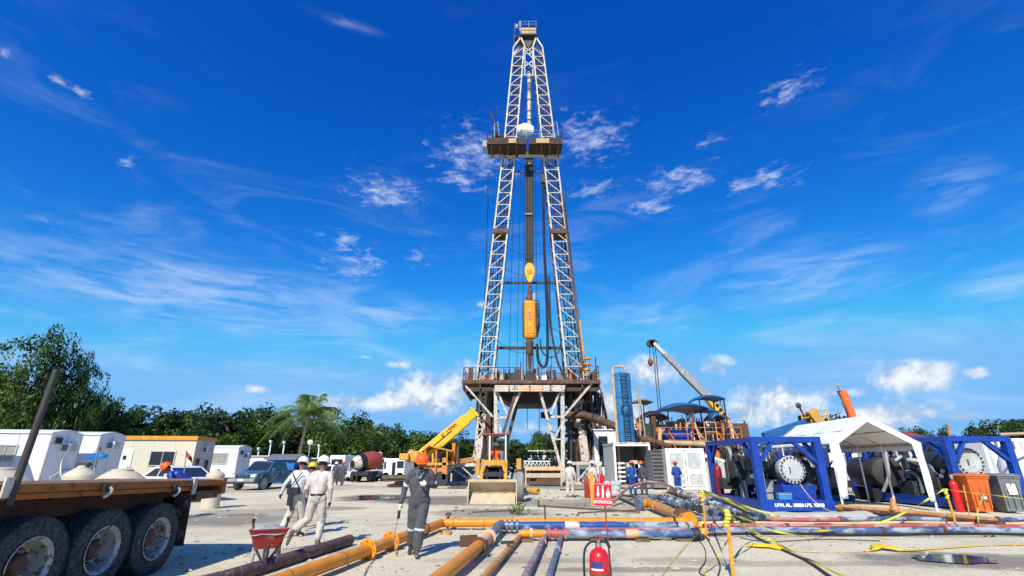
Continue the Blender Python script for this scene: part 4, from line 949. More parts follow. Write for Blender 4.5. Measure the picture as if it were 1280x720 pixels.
# cement mixer truck
def mixer():
    c = P(441, 590, 50); t = thing('mixer_truck', 'cement mixer truck seen from the rear with white and red-brown drum', 'mixer truck', (c.x, 50, 0))
    ax = V((.66, .74, .16)).normalized(); o = P(441, 580, 50)
    mb = MB(); mb.lathe([(.35, 0), (.42, .05), (.62, .30), (.72, .6)], o, ax, 26); mb.build('drum_mouth', 'white_dirty', t, smooth=True)
    mb = MB(); mb.lathe([(.71, .6), (.80, .63), (.84, 1.1), (.82, 1.16)], o, ax, 26); mb.build('drum_band', 'black', t, smooth=True)
    mb = MB(); mb.lathe([(.82, 1.15), (.88, 1.6), (.86, 2.3), (.65, 3.0), (.3, 3.2)], o, ax, 26); mb.build('drum', 'redox', t, smooth=True)
    mb = MB(); mb.lathe([(.18, -.03), (.36, -.03), (.36, .05), (.18, .05)], o, ax, 20); mb.build('mouth_ring', 'black', t, smooth=True)
    p = o + V((-.2, -.3, -.2)); mb = MB(); mb.prism([(-.2, .3), (.2, .3), (.12, -.5), (-.12, -.5)], 0, .08, 'x'); mb.v = [V((v.x * 1, v.y, v.z)) + p for v in mb.v]; mb.build('chute', 'white_dirty', t)
    mb = MB(); mb.box((c.x + .8, 51.5, .8), (1.6, 4, .35)); mb.build('chassis', 'black', t)
    for s in (-.1, 1.5):
        for y in (50.5, 52): mb = MB(); mb.lathe([(.1, -.15), (.45, -.15), (.5, 0), (.45, .15), (.1, .15)], (c.x + s, y, .5), (1, 0, 0), 18); mb.build('wheel', 'tyre', t, smooth=True)
mixer()

# ---------------------------------------------------------------- flatbed trailer in the near left corner
def flatbed():
    X0 = -5.70; t = thing('flatbed_trailer', 'rusty orange flatbed trailer with three axles in the near left corner', 'trailer', (X0, 8, 0))
    YR, YF = 10.35, -1.0; sl = -.016
    def zt(y): return 1.36 + (YR - y) * .017
    def strip(name, m, x0, x1, dz0, dz1, y0=YF, y1=YR, bevel=.012):
        mb = MB(); vs = []
        for y in (y0, y1): vs += [(x0, y, zt(y) + dz0), (x1, y, zt(y) + dz0), (x1, y, zt(y) + dz1), (x0, y, zt(y) + dz1)]
        mb.add(vs, [(0,1,2,3),(7,6,5,4),(0,4,5,1),(1,5,6,2),(2,6,7,3),(3,7,4,0)]); return mb.build(name, m, t, bevel=bevel)
    strip('side_rail', 'trailer_orange', X0 - .12, X0, -.10, 0.0); strip('lower_rail', 'trailer_orange', X0 - .14, X0 - .03, -.175, -.104, YF, YR - .75)
    strip('side_rail', 'trailer_orange', X0 - 2.5, X0 - 2.38, -.17, 0.0)
    for x in (-.75, -1.75): strip('chassis_beam', 'trailer_under', X0 + x - .07, X0 + x + .07, -.55, -.176, YF, YR - .9)
    strip('side_skirt', 'trailer_under', X0 - .40, X0 - .34, -.42, -.18, YF, YR - .8)
    n = 46
    for i in range(n):
        y = YF + (YR - YF) * (i + .5) / n; mb = MB(); mb.box((X0 - 1.25, y, zt(y) - .03 + .004 * (i % 3)), (2.24, (YR - YF) / n - .02, .045)); mb.build('deck_plank', 'wood', t)
    mb = MB(); mb.bx((X0 - 2.5, YR - .02, zt(YR) - .26), (X0 + .02, YR + .12, zt(YR) + .015)); mb.build('tail_beam', 'trailer_orange', t, bevel=.01)
    mb = MB(); mb.bx((X0 - .32, YR - .75, zt(YR) - .32), (X0 - .02, YR - .06, zt(YR) - .178)); mb.build('tail_bracket', 'brown_steel', t, bevel=.01)
    for y in np.arange(YF + .3, YR - .6, .75):
        mb = MB(); mb.box((X0 - 1.25, y, zt(y) - .14), (2.2, .07, .13)); mb.build('cross_member', 'trailer_under', t)
    # strap hooks on the rail
    for x_, y_ in ((4.2 * 0 + 131, 613), (218, 613)):
        d = ray(x_, y_); tt = (X0 + .03) / d.x; q = V((X0 + .03, d.y * tt, CAMZ + d.z * tt))
        mb = MB(); mb.box(q + V((.01, 0, .03)), (.05, .10, .10)); mb.build('winch', 'black', t, bevel=.01)
        mb = MB(); mb.tube(curve_pts([q + V((.03, .03, .04)), q + V((.06, .05, 0)), q + V((.03, .04, -.06)), q + V((.0, .0, -.09))], 4), .022, 6); mb.build('hook', 'grey_light', t, smooth=True)
    d = ray(244, 603); tt = (X0 + .01) / d.x; q = V((X0 + .012, d.y * tt, 0)); q.z = zt(q.y) - .10
    mb = MB(); mb.box(q, (.03, .10, .26)); mb.build('stake_pocket', 'grey_light', t, bevel=.005)
    # leaning stake at the near end
    d = ray(14, 620); tt = (X0 + .05) / d.x; q = V((X0 + .05, d.y * tt, CAMZ + d.z * tt)); top = P(71, 462, q.y + .05)
    mb = MB(); mb.tube([q + V((0, 0, -.1)), top], [.04, .036], 10); mb.build('stake', 'dark_steel', t, smooth=True)
    mb = MB(); mb.box(q + V((.0, -.06, .09)), (.03, .14, .22)); mb.build('stake_pocket', 'white_dirty', t, bevel=.005)
    # wheels: outer and inner tyre, deep dished rim
    def truck_wheel(x, y, r, side, near):
        w = .27; mb = MB(); c = V((x, y, r)); s = side
        prof = [(r * .56, -w * .46), (r * .70, -w * .52), (r * .88, -w * .52), (r * .965, -w * .44)]
        for k in range(5):
            u = -.40 + .20 * k; prof += [(r, w * (u - .062)), (r, w * (u + .062))]
            if k < 4: prof += [(r * .975, w * (u + .075)), (r * .975, w * (u + .125))]
        prof += [(r * .965, w * .44), (r * .88, w * .52), (r * .70, w * .52), (r * .56, w * .46), (r * .555, w * .1), (r * .555, -w * .1)]
        mb.lathe(prof + [prof[0]], c, (1, 0, 0), 56)
        for k in range(56):    # tread lugs on the shoulder
            a = 2 * math.pi * k / 56; rr = r * .985
            mb.box(c + V((s * w * .455, math.cos(a) * rr, math.sin(a) * rr)), (w * .07, r * .05, r * .025), rx=a + math.pi / 2)
        wh = mb.build('tyre', 'tyre', t, smooth=35)
        mb = MB()
        mb.lathe([(r * .575, s * w * .50), (r * .59, s * w * .53), (r * .565, s * w * .545), (r * .535, s * w * .46), (r * .50, s * w * .40), (r * .485, s * w * .05), (r * .43, -s * w * .28), (r * .30, -s * w * .36), (r * .26, -s * w * .34), (r * .25, -s * w * .30)], c, (1, 0, 0), 44, False)
        mb.build('rim', 'rim', wh, smooth=35)
        mb = MB(); mb.lathe([(r * .25, -s * w * .36), (r * .25, -s * w * .1), (r * .2, s * w * .1), (r * .13, s * w * .18), (0, s * w * .2)], c, (1, 0, 0), 20)
        for k in range(10):
            a = 2 * math.pi * k / 10; mb.tube([c + V((-s * w * .36, math.cos(a) * r * .34, math.sin(a) * r * .34)), c + V((-s * w * .16, math.cos(a) * r * .34, math.sin(a) * r * .34))], .018, 6)
        mb.build('hub', 'brown_steel', wh, smooth=30)
    r = .525
    for y in (8.72, 7.62, 6.52):
        for x, s in ((X0 - .13, 1), (X0 - .46, 1), (X0 - 2.02, -1), (X0 - 2.35, -1)): truck_wheel(x, y, r, s, x > X0 - .2)
        mb = MB(); mb.tube([(X0 - 2.3, y, r), (X0 - .3, y, r)], .07, 10); mb.build('axle', 'trailer_under', t)
    for x in (X0 - .33, X0 - 2.17):
        mb = MB(); mb.box((x, 9.52, .73), (.58, .018, .86), rx=.05); mb.build('mud_flap', 'boot', t)
    mb = MB(); mb.bx((X0 - .6, 9.2, .98), (X0 - .34, 9.7, 1.1)); mb.build('flap_bracket', 'trailer_under', t)
flatbed()
# loose stones stuck on / straps omitted; wheelbarrow
def barrow():
    c = G(330, 708); t = thing('wheelbarrow', 'red wheelbarrow heaped with dried grey concrete', 'wheelbarrow', (c.x, c.y, 0)); o = V((c.x, c.y, 0)); 
    s = 1.0; w0, w1, d0, d1 = .17, .31, .18, .32
    zt, zb = .55, .26
    outer = [(-w1, -d1, zt), (w1, -d1, zt), (w1, d1, zt + .05), (-w1, d1, zt + .05)]; low = [(-w0, -d0, zb), (w0, -d0, zb), (w0, d0, zb + .03), (-w0, d0, zb + .03)]
    th = .012; inn = [(x * .97, y * .97, z) for x, y, z in outer]; inl = [(x * .95, y * .95, z + .01) for x, y, z in low]
    mb = MB(); mb.add([o + V(p) for p in outer + low + inn + inl], [(0,1,5,4),(1,2,6,5),(2,3,7,6),(3,0,4,7),(4,5,6,7),(8,12,13,9),(9,13,14,10),(10,14,15,11),(11,15,12,8),(12,15,14,13),(0,8,9,1),(1,9,10,2),(2,10,11,3),(3,11,8,0)])
    mb.build('tray', 'red_dusty', t, bevel=.008)
    mb = MB(); mb.tube([o + V(p) for p in outer + [outer[0]]], .012, 6); mb.build('tray_rim', 'red_dusty', t)
    mb = MB(); n = 12; vs = []
    for i in range(n + 1):
        for j in range(n + 1):
            x = -w1 * .93 + 2 * w1 * .93 * i / n; y = -d1 * .93 + 2 * d1 * .93 * j / n; e = max(0, 1 - (abs(i / n * 2 - 1)) ** 2.4) * max(0, 1 - abs(j / n * 2 - 1) ** 3)
            vs.append(o + V((x, y, zt - .03 + e ** .6 * (.09 + .06 * i / n) + .03 * mnoise.noise(V((x * 9, y * 9, 2))))))
    mb.add(vs, [(i * (n + 1) + j, (i + 1) * (n + 1) + j, (i + 1) * (n + 1) + j + 1, i * (n + 1) + j + 1) for i in range(n) for j in range(n)])
    mb.build('concrete_load', 'concrete', t, smooth=30)
    for sx in (-1, 1):
        mb = MB(); mb.tube([o + V((sx * .30, -.85, .62)), o + V((sx * .22, -.3, .30)), o + V((sx * .07, .55, .20))], .022, 7); mb.build('handle', 'dark_steel', t)
        mb = MB(); mb.tube([o + V((sx * .30, -.97, .66)), o + V((sx * .30, -.83, .61))], .028, 8); mb.build('grip', 'black', t)
        mb = MB(); mb.tube([o + V((sx * .21, -.25, .28)), o + V((sx * .23, -.30, .01)), o + V((sx * .2, -.12, .01)), o + V((sx * .18, .1, .24))], .018, 6); mb.build('leg', 'grey_light', t)
    mb = MB(); mb.lathe([(.09, -.04), (.16, -.045), (.195, -.02), (.195, .02), (.16, .045), (.09, .04), (0, .02)], o + V((0, .62, .195)), (1, 0, 0), 22); mb.build('wheel', 'tyre', t, smooth=True)
    r_ = t; r_.rotation_euler = (0, 0, R_(204))
barrow()
# ---------------------------------------------------------------- drilling rig
RY = 46.0
M['td_orange'] = mat('drive_orange', (.72, .29, .012), .5, rust=.25)
M['board_brown'] = mat('board_brown', (.04, .018, .012), .7, rust=.4, rcol=(.015, .011, .01))
def rig():
    t = thing('drilling_rig', 'tall drilling derrick with white lattice legs on a rusty raised rig floor', 'drilling rig', (P(663, 560, RY).x, RY + 2, 0))
    CXR = P(663, 478, RY).x; FZ = P(663, 478, RY).z          # floor height
    B = lambda name, m, prs, w=.12, h=None, **k: [ (lambda mb: mb.build(name, m, t, **k))(MB().bar(a, b, w, h)) for a, b in prs ]
    # --- mast legs; outer and inner edge at given heights
    tab = [(P(596, 473, RY), P(616, 473, RY), P(709, 473, RY), P(730, 473, RY)), (P(630, 180, RY), P(645, 180, RY), P(678, 180, RY), P(694, 180, RY)), (P(642, 59, RY), P(655, 59, RY), P(666, 59, RY), P(678, 59, RY))]
    zs = [q[0].z for q in tab]
    def X(j, z):
        i = 0 if z < zs[1] else 1; u = (z - zs[i]) / (zs[i + 1] - zs[i]); return tab[i][j].x + (tab[i + 1][j].x - tab[i][j].x) * u
    z0, z1 = FZ + .05, zs[2]; NB = 28; zz = [z0 + (z1 - z0) * i / NB for i in range(NB + 1)]
    def dep(z): return 1.9 - .7 * (z - z0) / (z1 - z0)
    for leg in (0, 1):
        jo, ji = (0, 1) if leg == 0 else (3, 2)
        def c(j, z, back): return V((X(j, z), RY + (dep(z) if back else 0), z))
        for j in (jo, ji):
            for back in (0, 1):
                for a, b in ((z0, zs[1]), (zs[1], z1)):
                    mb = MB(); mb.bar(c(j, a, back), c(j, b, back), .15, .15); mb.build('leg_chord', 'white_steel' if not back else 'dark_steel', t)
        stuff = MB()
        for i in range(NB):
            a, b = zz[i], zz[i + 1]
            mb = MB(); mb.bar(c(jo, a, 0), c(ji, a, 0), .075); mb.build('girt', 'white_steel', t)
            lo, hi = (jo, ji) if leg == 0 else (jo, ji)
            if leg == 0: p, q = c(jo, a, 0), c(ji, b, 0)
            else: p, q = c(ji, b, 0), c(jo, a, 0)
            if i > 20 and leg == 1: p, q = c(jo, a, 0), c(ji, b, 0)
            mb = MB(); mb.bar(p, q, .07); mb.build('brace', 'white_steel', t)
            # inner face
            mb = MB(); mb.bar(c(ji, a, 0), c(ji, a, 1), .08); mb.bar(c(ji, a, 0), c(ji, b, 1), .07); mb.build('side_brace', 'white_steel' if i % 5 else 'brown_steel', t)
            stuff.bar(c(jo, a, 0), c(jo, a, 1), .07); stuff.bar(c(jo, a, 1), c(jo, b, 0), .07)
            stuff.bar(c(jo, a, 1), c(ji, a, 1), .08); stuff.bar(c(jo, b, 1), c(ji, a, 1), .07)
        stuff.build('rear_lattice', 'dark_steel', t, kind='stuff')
        # ladder, hoses and cables clipped inside the leg
        mb = MB()
        for k, (u, r) in enumerate(((.25, .05), (.45, .035), (.62, .06), (.8, .03))):
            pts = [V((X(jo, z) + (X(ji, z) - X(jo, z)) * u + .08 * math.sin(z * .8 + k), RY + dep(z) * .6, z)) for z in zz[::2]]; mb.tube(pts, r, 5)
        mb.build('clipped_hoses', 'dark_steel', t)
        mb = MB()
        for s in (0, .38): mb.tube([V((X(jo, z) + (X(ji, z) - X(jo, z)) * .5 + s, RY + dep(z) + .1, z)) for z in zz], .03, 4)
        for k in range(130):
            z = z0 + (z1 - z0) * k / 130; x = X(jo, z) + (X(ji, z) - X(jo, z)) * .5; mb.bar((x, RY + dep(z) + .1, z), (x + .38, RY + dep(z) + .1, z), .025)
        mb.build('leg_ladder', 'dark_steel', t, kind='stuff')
        for ypx in (292, 318):      # small rest platforms in the legs
            z = P(620, ypx, RY).z; mb = MB(); mb.bx((min(X(jo, z), X(ji, z)) - .1, RY - .2, z), (max(X(jo, z), X(ji, z)) + .1, RY + dep(z), z + (.5 if ypx == 292 else .08))) ; mb.build('rest_platform', 'brown_steel', t) if ypx == 292 else None
    # head of the mast
    zc = P(657, 47, RY).z; xl, xr = P(651, 47, RY).x, P(670, 47, RY).x
    for a, b in ((tab[2][0], V((xl, RY, zc))), (tab[2][3], V((xr, RY, zc))), (tab[2][1] + V((.15, 0, 0)), V((xl, RY, zc))), (tab[2][2], V((xr, RY, zc)))):
        for dy in (0, 1.2): mb = MB(); mb.bar(a + V((0, dy, 0)), b + V((0, dy, 0)), .18); mb.build('head_strut', 'white_steel', t)
    for s, w in (((tab[2][1], tab[2][2])), ) and ((0, 0),):
        pass
    a1, a2 = tab[2][1], tab[2][2]
    for (pa, pb) in (((655, 59), (666, 66)), ((666, 59), (655, 66)), ((654, 67), (667, 67)), ((654, 75), (667, 85)), ((667, 75), (654, 85)), ((653, 94), (669, 94)), ((656, 60), (656, 94)), ((666, 60), (666, 94)), ((659, 66), (666, 73))):
        mb = MB(); mb.bar(P(pa[0], pa[1], RY + .05), P(pb[0], pb[1], RY + .05), .11); mb.build('head_brace', 'white_steel', t)
    mb = MB(); mb.prism([(xl + .15, zc + .1), (xr - .15, zc + .1), (xr - .9, zc - 1.5), (xl + .9, zc - 1.5)], RY + .15, RY + 1.1, 'y'); mb.build('crown_housing', 'dark_steel', t)
    mb = MB(); mb.bx((xl - .12, RY - .35, zc + .15), (xr + .1, RY + 1.7, zc + .32)); mb.build('crown_platform', 'dark_steel', t)
    mb = MB(); mb.bx((xl, RY - .25, zc + .34), (xr, RY + .1, zc + .88)); mb.build('crown_beam', 'wood_pale', t, bevel=.02)
    mb = MB(); mb.bx((xl, RY - .22, zc + 1.05), (xr, RY + .15, zc + 1.35)); mb.build('crown_beam', 'peach', t, bevel=.02)
    mb = MB(); mb.bx((xl + .05, RY + .2, zc + .33), (xr - .05, RY + 1.3, zc + 1.2)); mb.build('crown_block', 'dark_steel', t, bevel=.05)
    for k in range(4): mb = MB(); mb.lathe([(.1, -.05), (.45, -.05), (.5, -.02), (.44, 0), (.5, .02), (.45, .05), (.1, .05)], (xl + .5 + k * .35, RY + .6, zc + 1.25), (1, 0, 0), 18); mb.build('sheave', 'dark_steel', t)
    def rail(pts, h, name='guard_rail', m='dark_steel', r=.035, posts=None, parent=None, rails=(1, .55)):
        mb = MB(); pts = [V(p) for p in pts]
        for f in rails: mb.tube([p + V((0, 0, h * f)) for p in pts], r, 5)
        for a, b in zip(pts[:-1], pts[1:]):
            n = max(1, round((b - a).length / (posts or 1.6)))
            for i in range(n + 1): q = a.lerp(b, i / n); mb.tube([q, q + V((0, 0, h))], r * 1.1, 5)
        return mb.build(name, m, parent or t)
    xa, xb = P(643, 44, RY).x, P(670.5, 44, RY).x
    mb = MB(); mb.bx((xa, RY + .2, zc + .34), (xl - .13, RY + 1.5, zc + .42)); mb.build('crown_platform', 'dark_steel', t)
    rail([(xa, RY + 1.5, zc + .4), (xa, RY - .3, zc + .4), (xl, RY - .3, zc + .4)], 1.5, m='grey', posts=1); rail([(xl, RY - .3, zc + 1.3), (xb, RY - .3, zc + 1.3), (xb, RY + 1.5, zc + 1.3)], 1.0, m='grey', posts=1.2)
    q = P(650, 27, RY); mb = MB(); mb.lathe([(0, -.12), (.13, 0), (0, .12)], q, (0, 0, 1), 10); mb.tube([q, q + V((0, 0, -1.5))], .04, 5); mb.build('beacon', 'lamp_white', t)
    q = P(646, 33, RY); mb = MB(); mb.lathe([(0, -.2), (.16, -.1), (.18, .1), (0, .2)], q, (0, 0, 1), 10); mb.build('beacon', 'lamp_white', t)
    # --- racking board
    zb = P(655, 195, RY).z; bx0, bx1 = P(610, 190, RY).x, P(701, 190, RY).x; zb1 = P(655, 182, RY).z
    for a, b in ((bx0, P(657.5, 190, RY).x), (P(660.5, 190, RY).x, bx1)):
        mb = MB(); mb.bx((a, RY - 1.9, zb + .2), (b, RY - 1.82, zb1 - .35)); mb.build('board_skirt', 'board_brown', t)
        mb = MB(); mb.bx((a, RY - 1.8, zb + .12), (b, RY - .1, zb + .24)); mb.build('board_deck', 'board_brown', t)
    mb = MB(); mb.bx((bx0, RY + .62, zb + .2), (bx1, RY + .7, zb1 - .3)); mb.build('board_skirt', 'dark_steel', t)
    for a, b, y in ((P(636, 190, RY).x, P(645, 190, RY).x, 0), (P(669, 190, RY).x, P(685, 190, RY).x, 0)):
        mb = MB(); mb.bx((a, RY - 1.98, zb + .3), (b, RY - 1.905, zb1 - .5)); mb.build('board_panel', 'wood_pale', t)
    for k in range(9):
        x = bx0 + (bx1 - bx0) * (k + .5) / 9
        if abs(x - CXR) < .9: continue
        mb = MB(); mb.bx((x - .05, RY - 1.7, zb - .02), (x + .05, RY - .2, zb + .11)); mb.build('racking_finger', 'wood', t)
    rail([(bx0, RY + .6, zb1 - .35), (bx0, RY - 1.85, zb1 - .35)], 1.3, m='dark_steel'); rail([(bx1, RY + .6, zb1 - .35), (bx1, RY - 1.85, zb1 - .35)], 1.3); rail([(P(655, 190, RY).x - 1.2, RY - 1.85, zb1 - .4), (P(690, 190, RY).x, RY - 1.85, zb1 - .4)], 1.0, m='grey')
    mb = MB(); mb.bx((bx0 - .5, RY - 1.6, zb + .1), (bx0 - .06, RY - .6, zb + .9)); mb.build('board_extension', 'grey', t)
    mb = MB(); mb.tube([P(628, 175, RY - 1), P(612, 138, RY - 1)], .09, 6); mb.tube([P(612, 138, RY - 1), P(632, 152, RY)], .02, 4); mb.build('davit_arm', 'dark_steel', t)
    mb = MB(); mb.tube([P(617, 172, RY), P(622, 168, RY), P(628, 172, RY)], .3, 8); mb.build('tarp_bundle', 'dark_steel', t)
    for x in (619, 693): mb = MB(); mb.tube([P(x - 1, 178, RY - 1.5), P(x - 1, 155, RY - 1.5), P(x + 3, 152, RY - 1.5), P(x + 5, 170, RY - 1.5)], .05, 5); mb.build('escape_frame', 'grey', t)
    # white tarp wrapped round the fast-line guide
    mb = MB(); rings = []
    for i in range(9):
        u = i / 8; c = P(646 + 21 * u, 163 - 1 * math.sin(u * 3.14), RY - .4); rr = .55 * math.sin(math.pi * (.13 + .74 * u)) ** .5
        rings.append([c + V((0, math.cos(a) * rr * (1 + .15 * math.sin(a * 5 + i)), math.sin(a) * rr * (1.35 + .18 * math.sin(3 * a + i * 2)))) for a in [2 * math.pi * j / 14 for j in range(14)]])
    mb.loft(rings); mb.build('wrapped_bundle', 'cloth_white', t, smooth=True)
    # --- central column: white upper pipe stand, dark lower one, blocks
    yc = RY + .9
    mb = MB(); mb.tube([P(661.5, 90, yc), P(661.5, 163, yc)], .24, 10); col = mb.build('upper_stand', 'white_dirty', t, smooth=True)
    for y in (98, 112, 125, 139, 150): mb = MB(); mb.tube([P(661.5, y, yc), P(661.5, y + 1.5, yc)], .27, 10); mb.build('stand_joint', 'brown_steel', col)
    mb = MB(); mb.tube([P(661.5, 106, yc), P(661.5, 116, yc)], .255, 10); mb.build('stand_band', 'grey_mid', col)
    for dx in (-3.4, 0, 3.0): mb = MB(); mb.tube([P(661.7 + dx, 188, yc), P(661.7 + dx, 332, yc)], .17, 8); mb.build('drilling_line', 'dark_steel', t, smooth=True)
    for y in (205, 268): mb = MB(); a = P(658, y, yc - .2); mb.box(a + V((.25, 0, 0)), (.75, .3, .12)); mb.build('line_clamp', 'grey', t)
    q = P(662, 342, yc); h = P(662, 331, yc).z; l_ = P(662, 354, yc).z
    mb = MB(); mb.prism([(-.22, h - q.z + .1), (.22, h - q.z + .1), (.48, h - q.z - .35), (.55, 0.1), (.38, -.5), (.16, l_ - q.z), (-.16, l_ - q.z), (-.38, -.5), (-.55, .1), (-.48, h - q.z - .35)], -.32, .32, 'y'); mb.v = [v + q for v in mb.v]
    tb = mb.build('travelling_block', 'yellow', t, bevel=.06)
    for s in (-1, 1): mb = MB(); mb.lathe([(.0, 0), (.32, .0), (.30, .05), (.1, .06), (0, .06)], q + V((0, -.33, .12)), (0, -1, 0), 18); mb.build('sheave_cover', 'yellow_dusty', tb) if s > 0 else None
    mb = MB(); mb.lathe([(.12, 0), (.22, -.3), (.16, -.6), (.24, -.8), (.30, -1.0), (.2, -1.25), (.28, -1.5)], V((q.x, yc, l_)), (0, 0, 1), 14); mb.build('hook', 'brown_steel', t, smooth=True)
    a = P(662, 376, yc); b = P(662, 424, yc); mb = MB(); mb.bx((a.x - .62, yc - .45, b.z), (a.x + .62, yc + .45, a.z)); td = mb.build('top_drive', 'td_orange', t, bevel=.3)
    mb = MB(); mb.bx((a.x - .40, yc - .50, b.z + .45), (a.x + .40, yc - .455, a.z - .6)); mb.build('cover_panel', 'pipe_orange', td, bevel=.02)
    for s in (-1, 1): mb = MB(); mb.bx((a.x + s * .62, yc - .2, b.z + .3), (a.x + s * .74, yc + .2, a.z - .3)); mb.build('side_guard', 'dark_steel', td)
    for k, w_ in enumerate((.22, .3, .18)): mb = MB(); mb.bx((a.x - w_, yc - .53, a.z - 1.4 - k * .7), (a.x + w_, yc - .505, a.z - 1.0 - k * .7)); mb.build('hatch', ('yellow_dusty', 'pipe_orange2', 'yellow')[k], td)
    for k in range(6): MB().tube(curve_pts([(a.x + .7, yc - .2, a.z - .3 * k), (a.x + .95, yc - .3, a.z - .5 - .4 * k), (a.x + .72, yc, b.z + .2)], 5), .05, 5).build('service_hose', 'cable', td)
    mb = MB(); mb.lathe([(.36, 0), (.40, .3), (.25, .5), (.2, .85)], V((a.x, yc, a.z)), (0, 0, 1), 14); mb.build('swivel', 'brown_steel', t, smooth=True)
    mb = MB(); mb.box(V((a.x + .45, yc - .1, a.z + .35)), (.35, .4, .8)); mb.build('gooseneck', 'grey', t, bevel=.08)
    c = P(662, 432, yc); mb = MB(); mb.lathe([(.36, .5), (.42, .2), (.30, -.2), (.34, -.8), (.2, -1.0), (.14, -2.4), (.24, -2.5), (.24, -2.8), (.1, -3.0)], c, (0, 0, 1), 14); mb.build('saver_sub', 'brown_steel', t, smooth=True)
    for s in (-1, 1): mb = MB(); mb.tube([c + V((s * .32, 0, .2)), c + V((s * .30, 0, -2.6))], .06, 6); mb.build('elevator_link', 'dark_steel', t)
    mb = MB(); mb.box(c + V((0, 0, -2.7)), (.8, .6, .4)); mb.build('elevator', 'dark_steel', t, bevel=.06)
    # beams across between the legs
    for y, x0, x1, w in ((353.5, 629, 702, .22), (435, 621, 707, .26), (214.5, 634, 685, .14)):
        mb = MB(); mb.bar(P(x0 - 2, y, RY + 1.6), P(x1 + 4, y, RY + 1.6), w); mb.build('cross_beam', 'dark_steel', t)
    mb = MB(); mb.bar(P(643, 85, RY + 1), P(676, 85, RY + 1), .12); mb.build('cross_beam', 'dark_steel', t)
    # hoses
    def hose(px, r, m, y=RY + .4, n=8, name='hose'):
        mb = MB(); mb.tube(curve_pts([P(a_, b_, y) for a_, b_ in px], n), r, 7); mb.build(name, m, t, smooth=True)
    hose([(679, 224), (680, 300), (682, 350), (684, 400), (684, 448), (679, 459), (673, 450), (671, 430)], .14, 'black')
    hose([(675, 424), (678, 440), (688, 447), (698, 440), (702, 425)], .07, 'black'); hose([(686, 345), (688, 400), (692, 430), (697, 452), (704, 468)], .11, 'dark_steel')
    hose([(629, 305), (645, 315), (661, 319), (680, 315), (697, 309)], .025, 'cable', n=5); hose([(630, 335), (645, 342), (661, 344)], .02, 'cable', n=5)
    hose([(621, 425), (635, 436), (650, 441), (664, 439)], .025, 'cable', n=5); hose([(672, 405), (690, 410), (704, 420)], .03, 'cable', n=5)
    mb = MB(); q0 = P(680, 224, RY + .4); mb.box(q0, (.7, .5, 1.1)); mb.build('hose_hanger', 'dark_steel', t, bevel=.08)
    for x0, y0, x1, y1 in ((651, 205, 646, 460), (655, 205, 654, 470), (669, 205, 672, 470), (643, 205, 636, 465), (610, 215, 606, 470), (612, 215, 601, 475), (625, 330, 621, 470), (673, 100, 676, 180), (667, 100, 667, 180), (654, 95, 652, 180), (676, 205, 690, 465), (683, 205, 704, 470)):
        mb = MB(); mb.tube([P(x0, y0, RY + .2), P(x1, y1, RY + .2)], .022, 4); mb.build('wire_line', 'cable', t)
    # standpipe and ladder on the right leg
    mb = MB(); mb.tube([P(703, 240, RY - .2), P(713, 330, RY - .2), P(729, 462, RY - .2)], .10, 7); mb.tube([P(705, 245, RY + .6), P(715, 330, RY + .6), P(733, 462, RY + .6)], .05, 6); mb.build('standpipe', 'brown_steel', t)
    mb = MB(); mb.tube([P(725, 400, RY - .1), P(730, 445, RY - .1)], .09, 7); mb.build('valve_pipe', 'yellow_dusty', t)
    for k, y in enumerate((448, 455, 462, 469)): mb = MB(); mb.lathe([(.2, -.12), (.34, -.1), (.34, .1), (.2, .12)], P(734, y, RY - .3), (0, 0, 1), 12); mb.build('valve_stack', 'pipe_orange2' if k % 2 else 'yellow_dusty', t)

    # --- rig floor
    x0, x1 = P(578, 480, RY - 1).x, P(750, 480, RY - 1).x; D0, D1 = RY - 1.2, RY + 8
    mb = MB(); mb.bx((x0, D0, FZ - .22), (x1, D1, FZ)); mb.build('rig_floor', 'brown_steel', t)
    mb = MB(); mb.bx((x0 - .02, D0 - .10, FZ - .30), (x1 + .02, D0 - .004, FZ + .03)); mb.build('floor_edge_beam', 'brown_steel', t)
    for x in np.linspace(x0 + .1, x1 - .1, 9): mb = MB(); mb.bx((x - .08, D0, FZ - .75), (x + .08, D1, FZ - .222)); mb.build('floor_joist', 'dark_steel', t)
    for y in (D0 + .2, D0 + 3, D0 + 6): mb = MB(); mb.bx((x0 + .2, y, FZ - .95), (x1 - .2, y + .25, FZ - .6)); mb.build('floor_beam', 'dark_steel', t)
    c0, c1 = P(619, 485, RY).x, P(704, 485, RY).x; zlo = P(660, 489.5, RY - 1.5).z; zhi = P(660, 481.5, RY - 1.5).z
    mb = MB(); mb.bx((c0, D0 - .35, zlo), (c1, D0 - .11, zhi)); mb.build('rotary_beam', 'white_dirty', t, bevel=.02)
    for a, b in ((c0 + 2.2, c0 + 4.3),): mb = MB(); mb.bx((a, D0 - .37, zlo + .02), (b, D0 - .352, zhi - .04)); mb.build('rust_plate', 'peach', t)
    for k in range(3): mb = MB(); x = c0 + (c1 - c0) * (k + .7) / 3.4; mb.bx((x - .04, D0 - .40, zlo - .06), (x + .04, D0 - .374, zhi)); mb.build('stiffener', 'brown_steel', t)
    zr = P(660, 507, RY + 2).z; ca = P(660, 500, RY + 2).x
    mb = MB(); mb.prism([(P(621, 492, RY + .6).x, FZ - .35), (P(706, 492, RY + .6).x, FZ - .35), (P(703, 500, RY + .6).x, zr + .6), (P(690, 508, RY + .6).x, zr), (P(640, 508, RY + .6).x, zr), (P(626, 500, RY + .6).x, zr + .6)], RY + .6, RY + 5, 'y'); mb.build('rotary_table_housing', 'dark_steel', t, bevel=.1)
    # hanging cables below
    for x, y in ((659, 536), (674, 543)): mb = MB(); mb.tube([P(x, 500, RY + 2), P(x, y, RY + 2)], .03, 4); mb.build('hanging_chain', 'dark_steel', t)
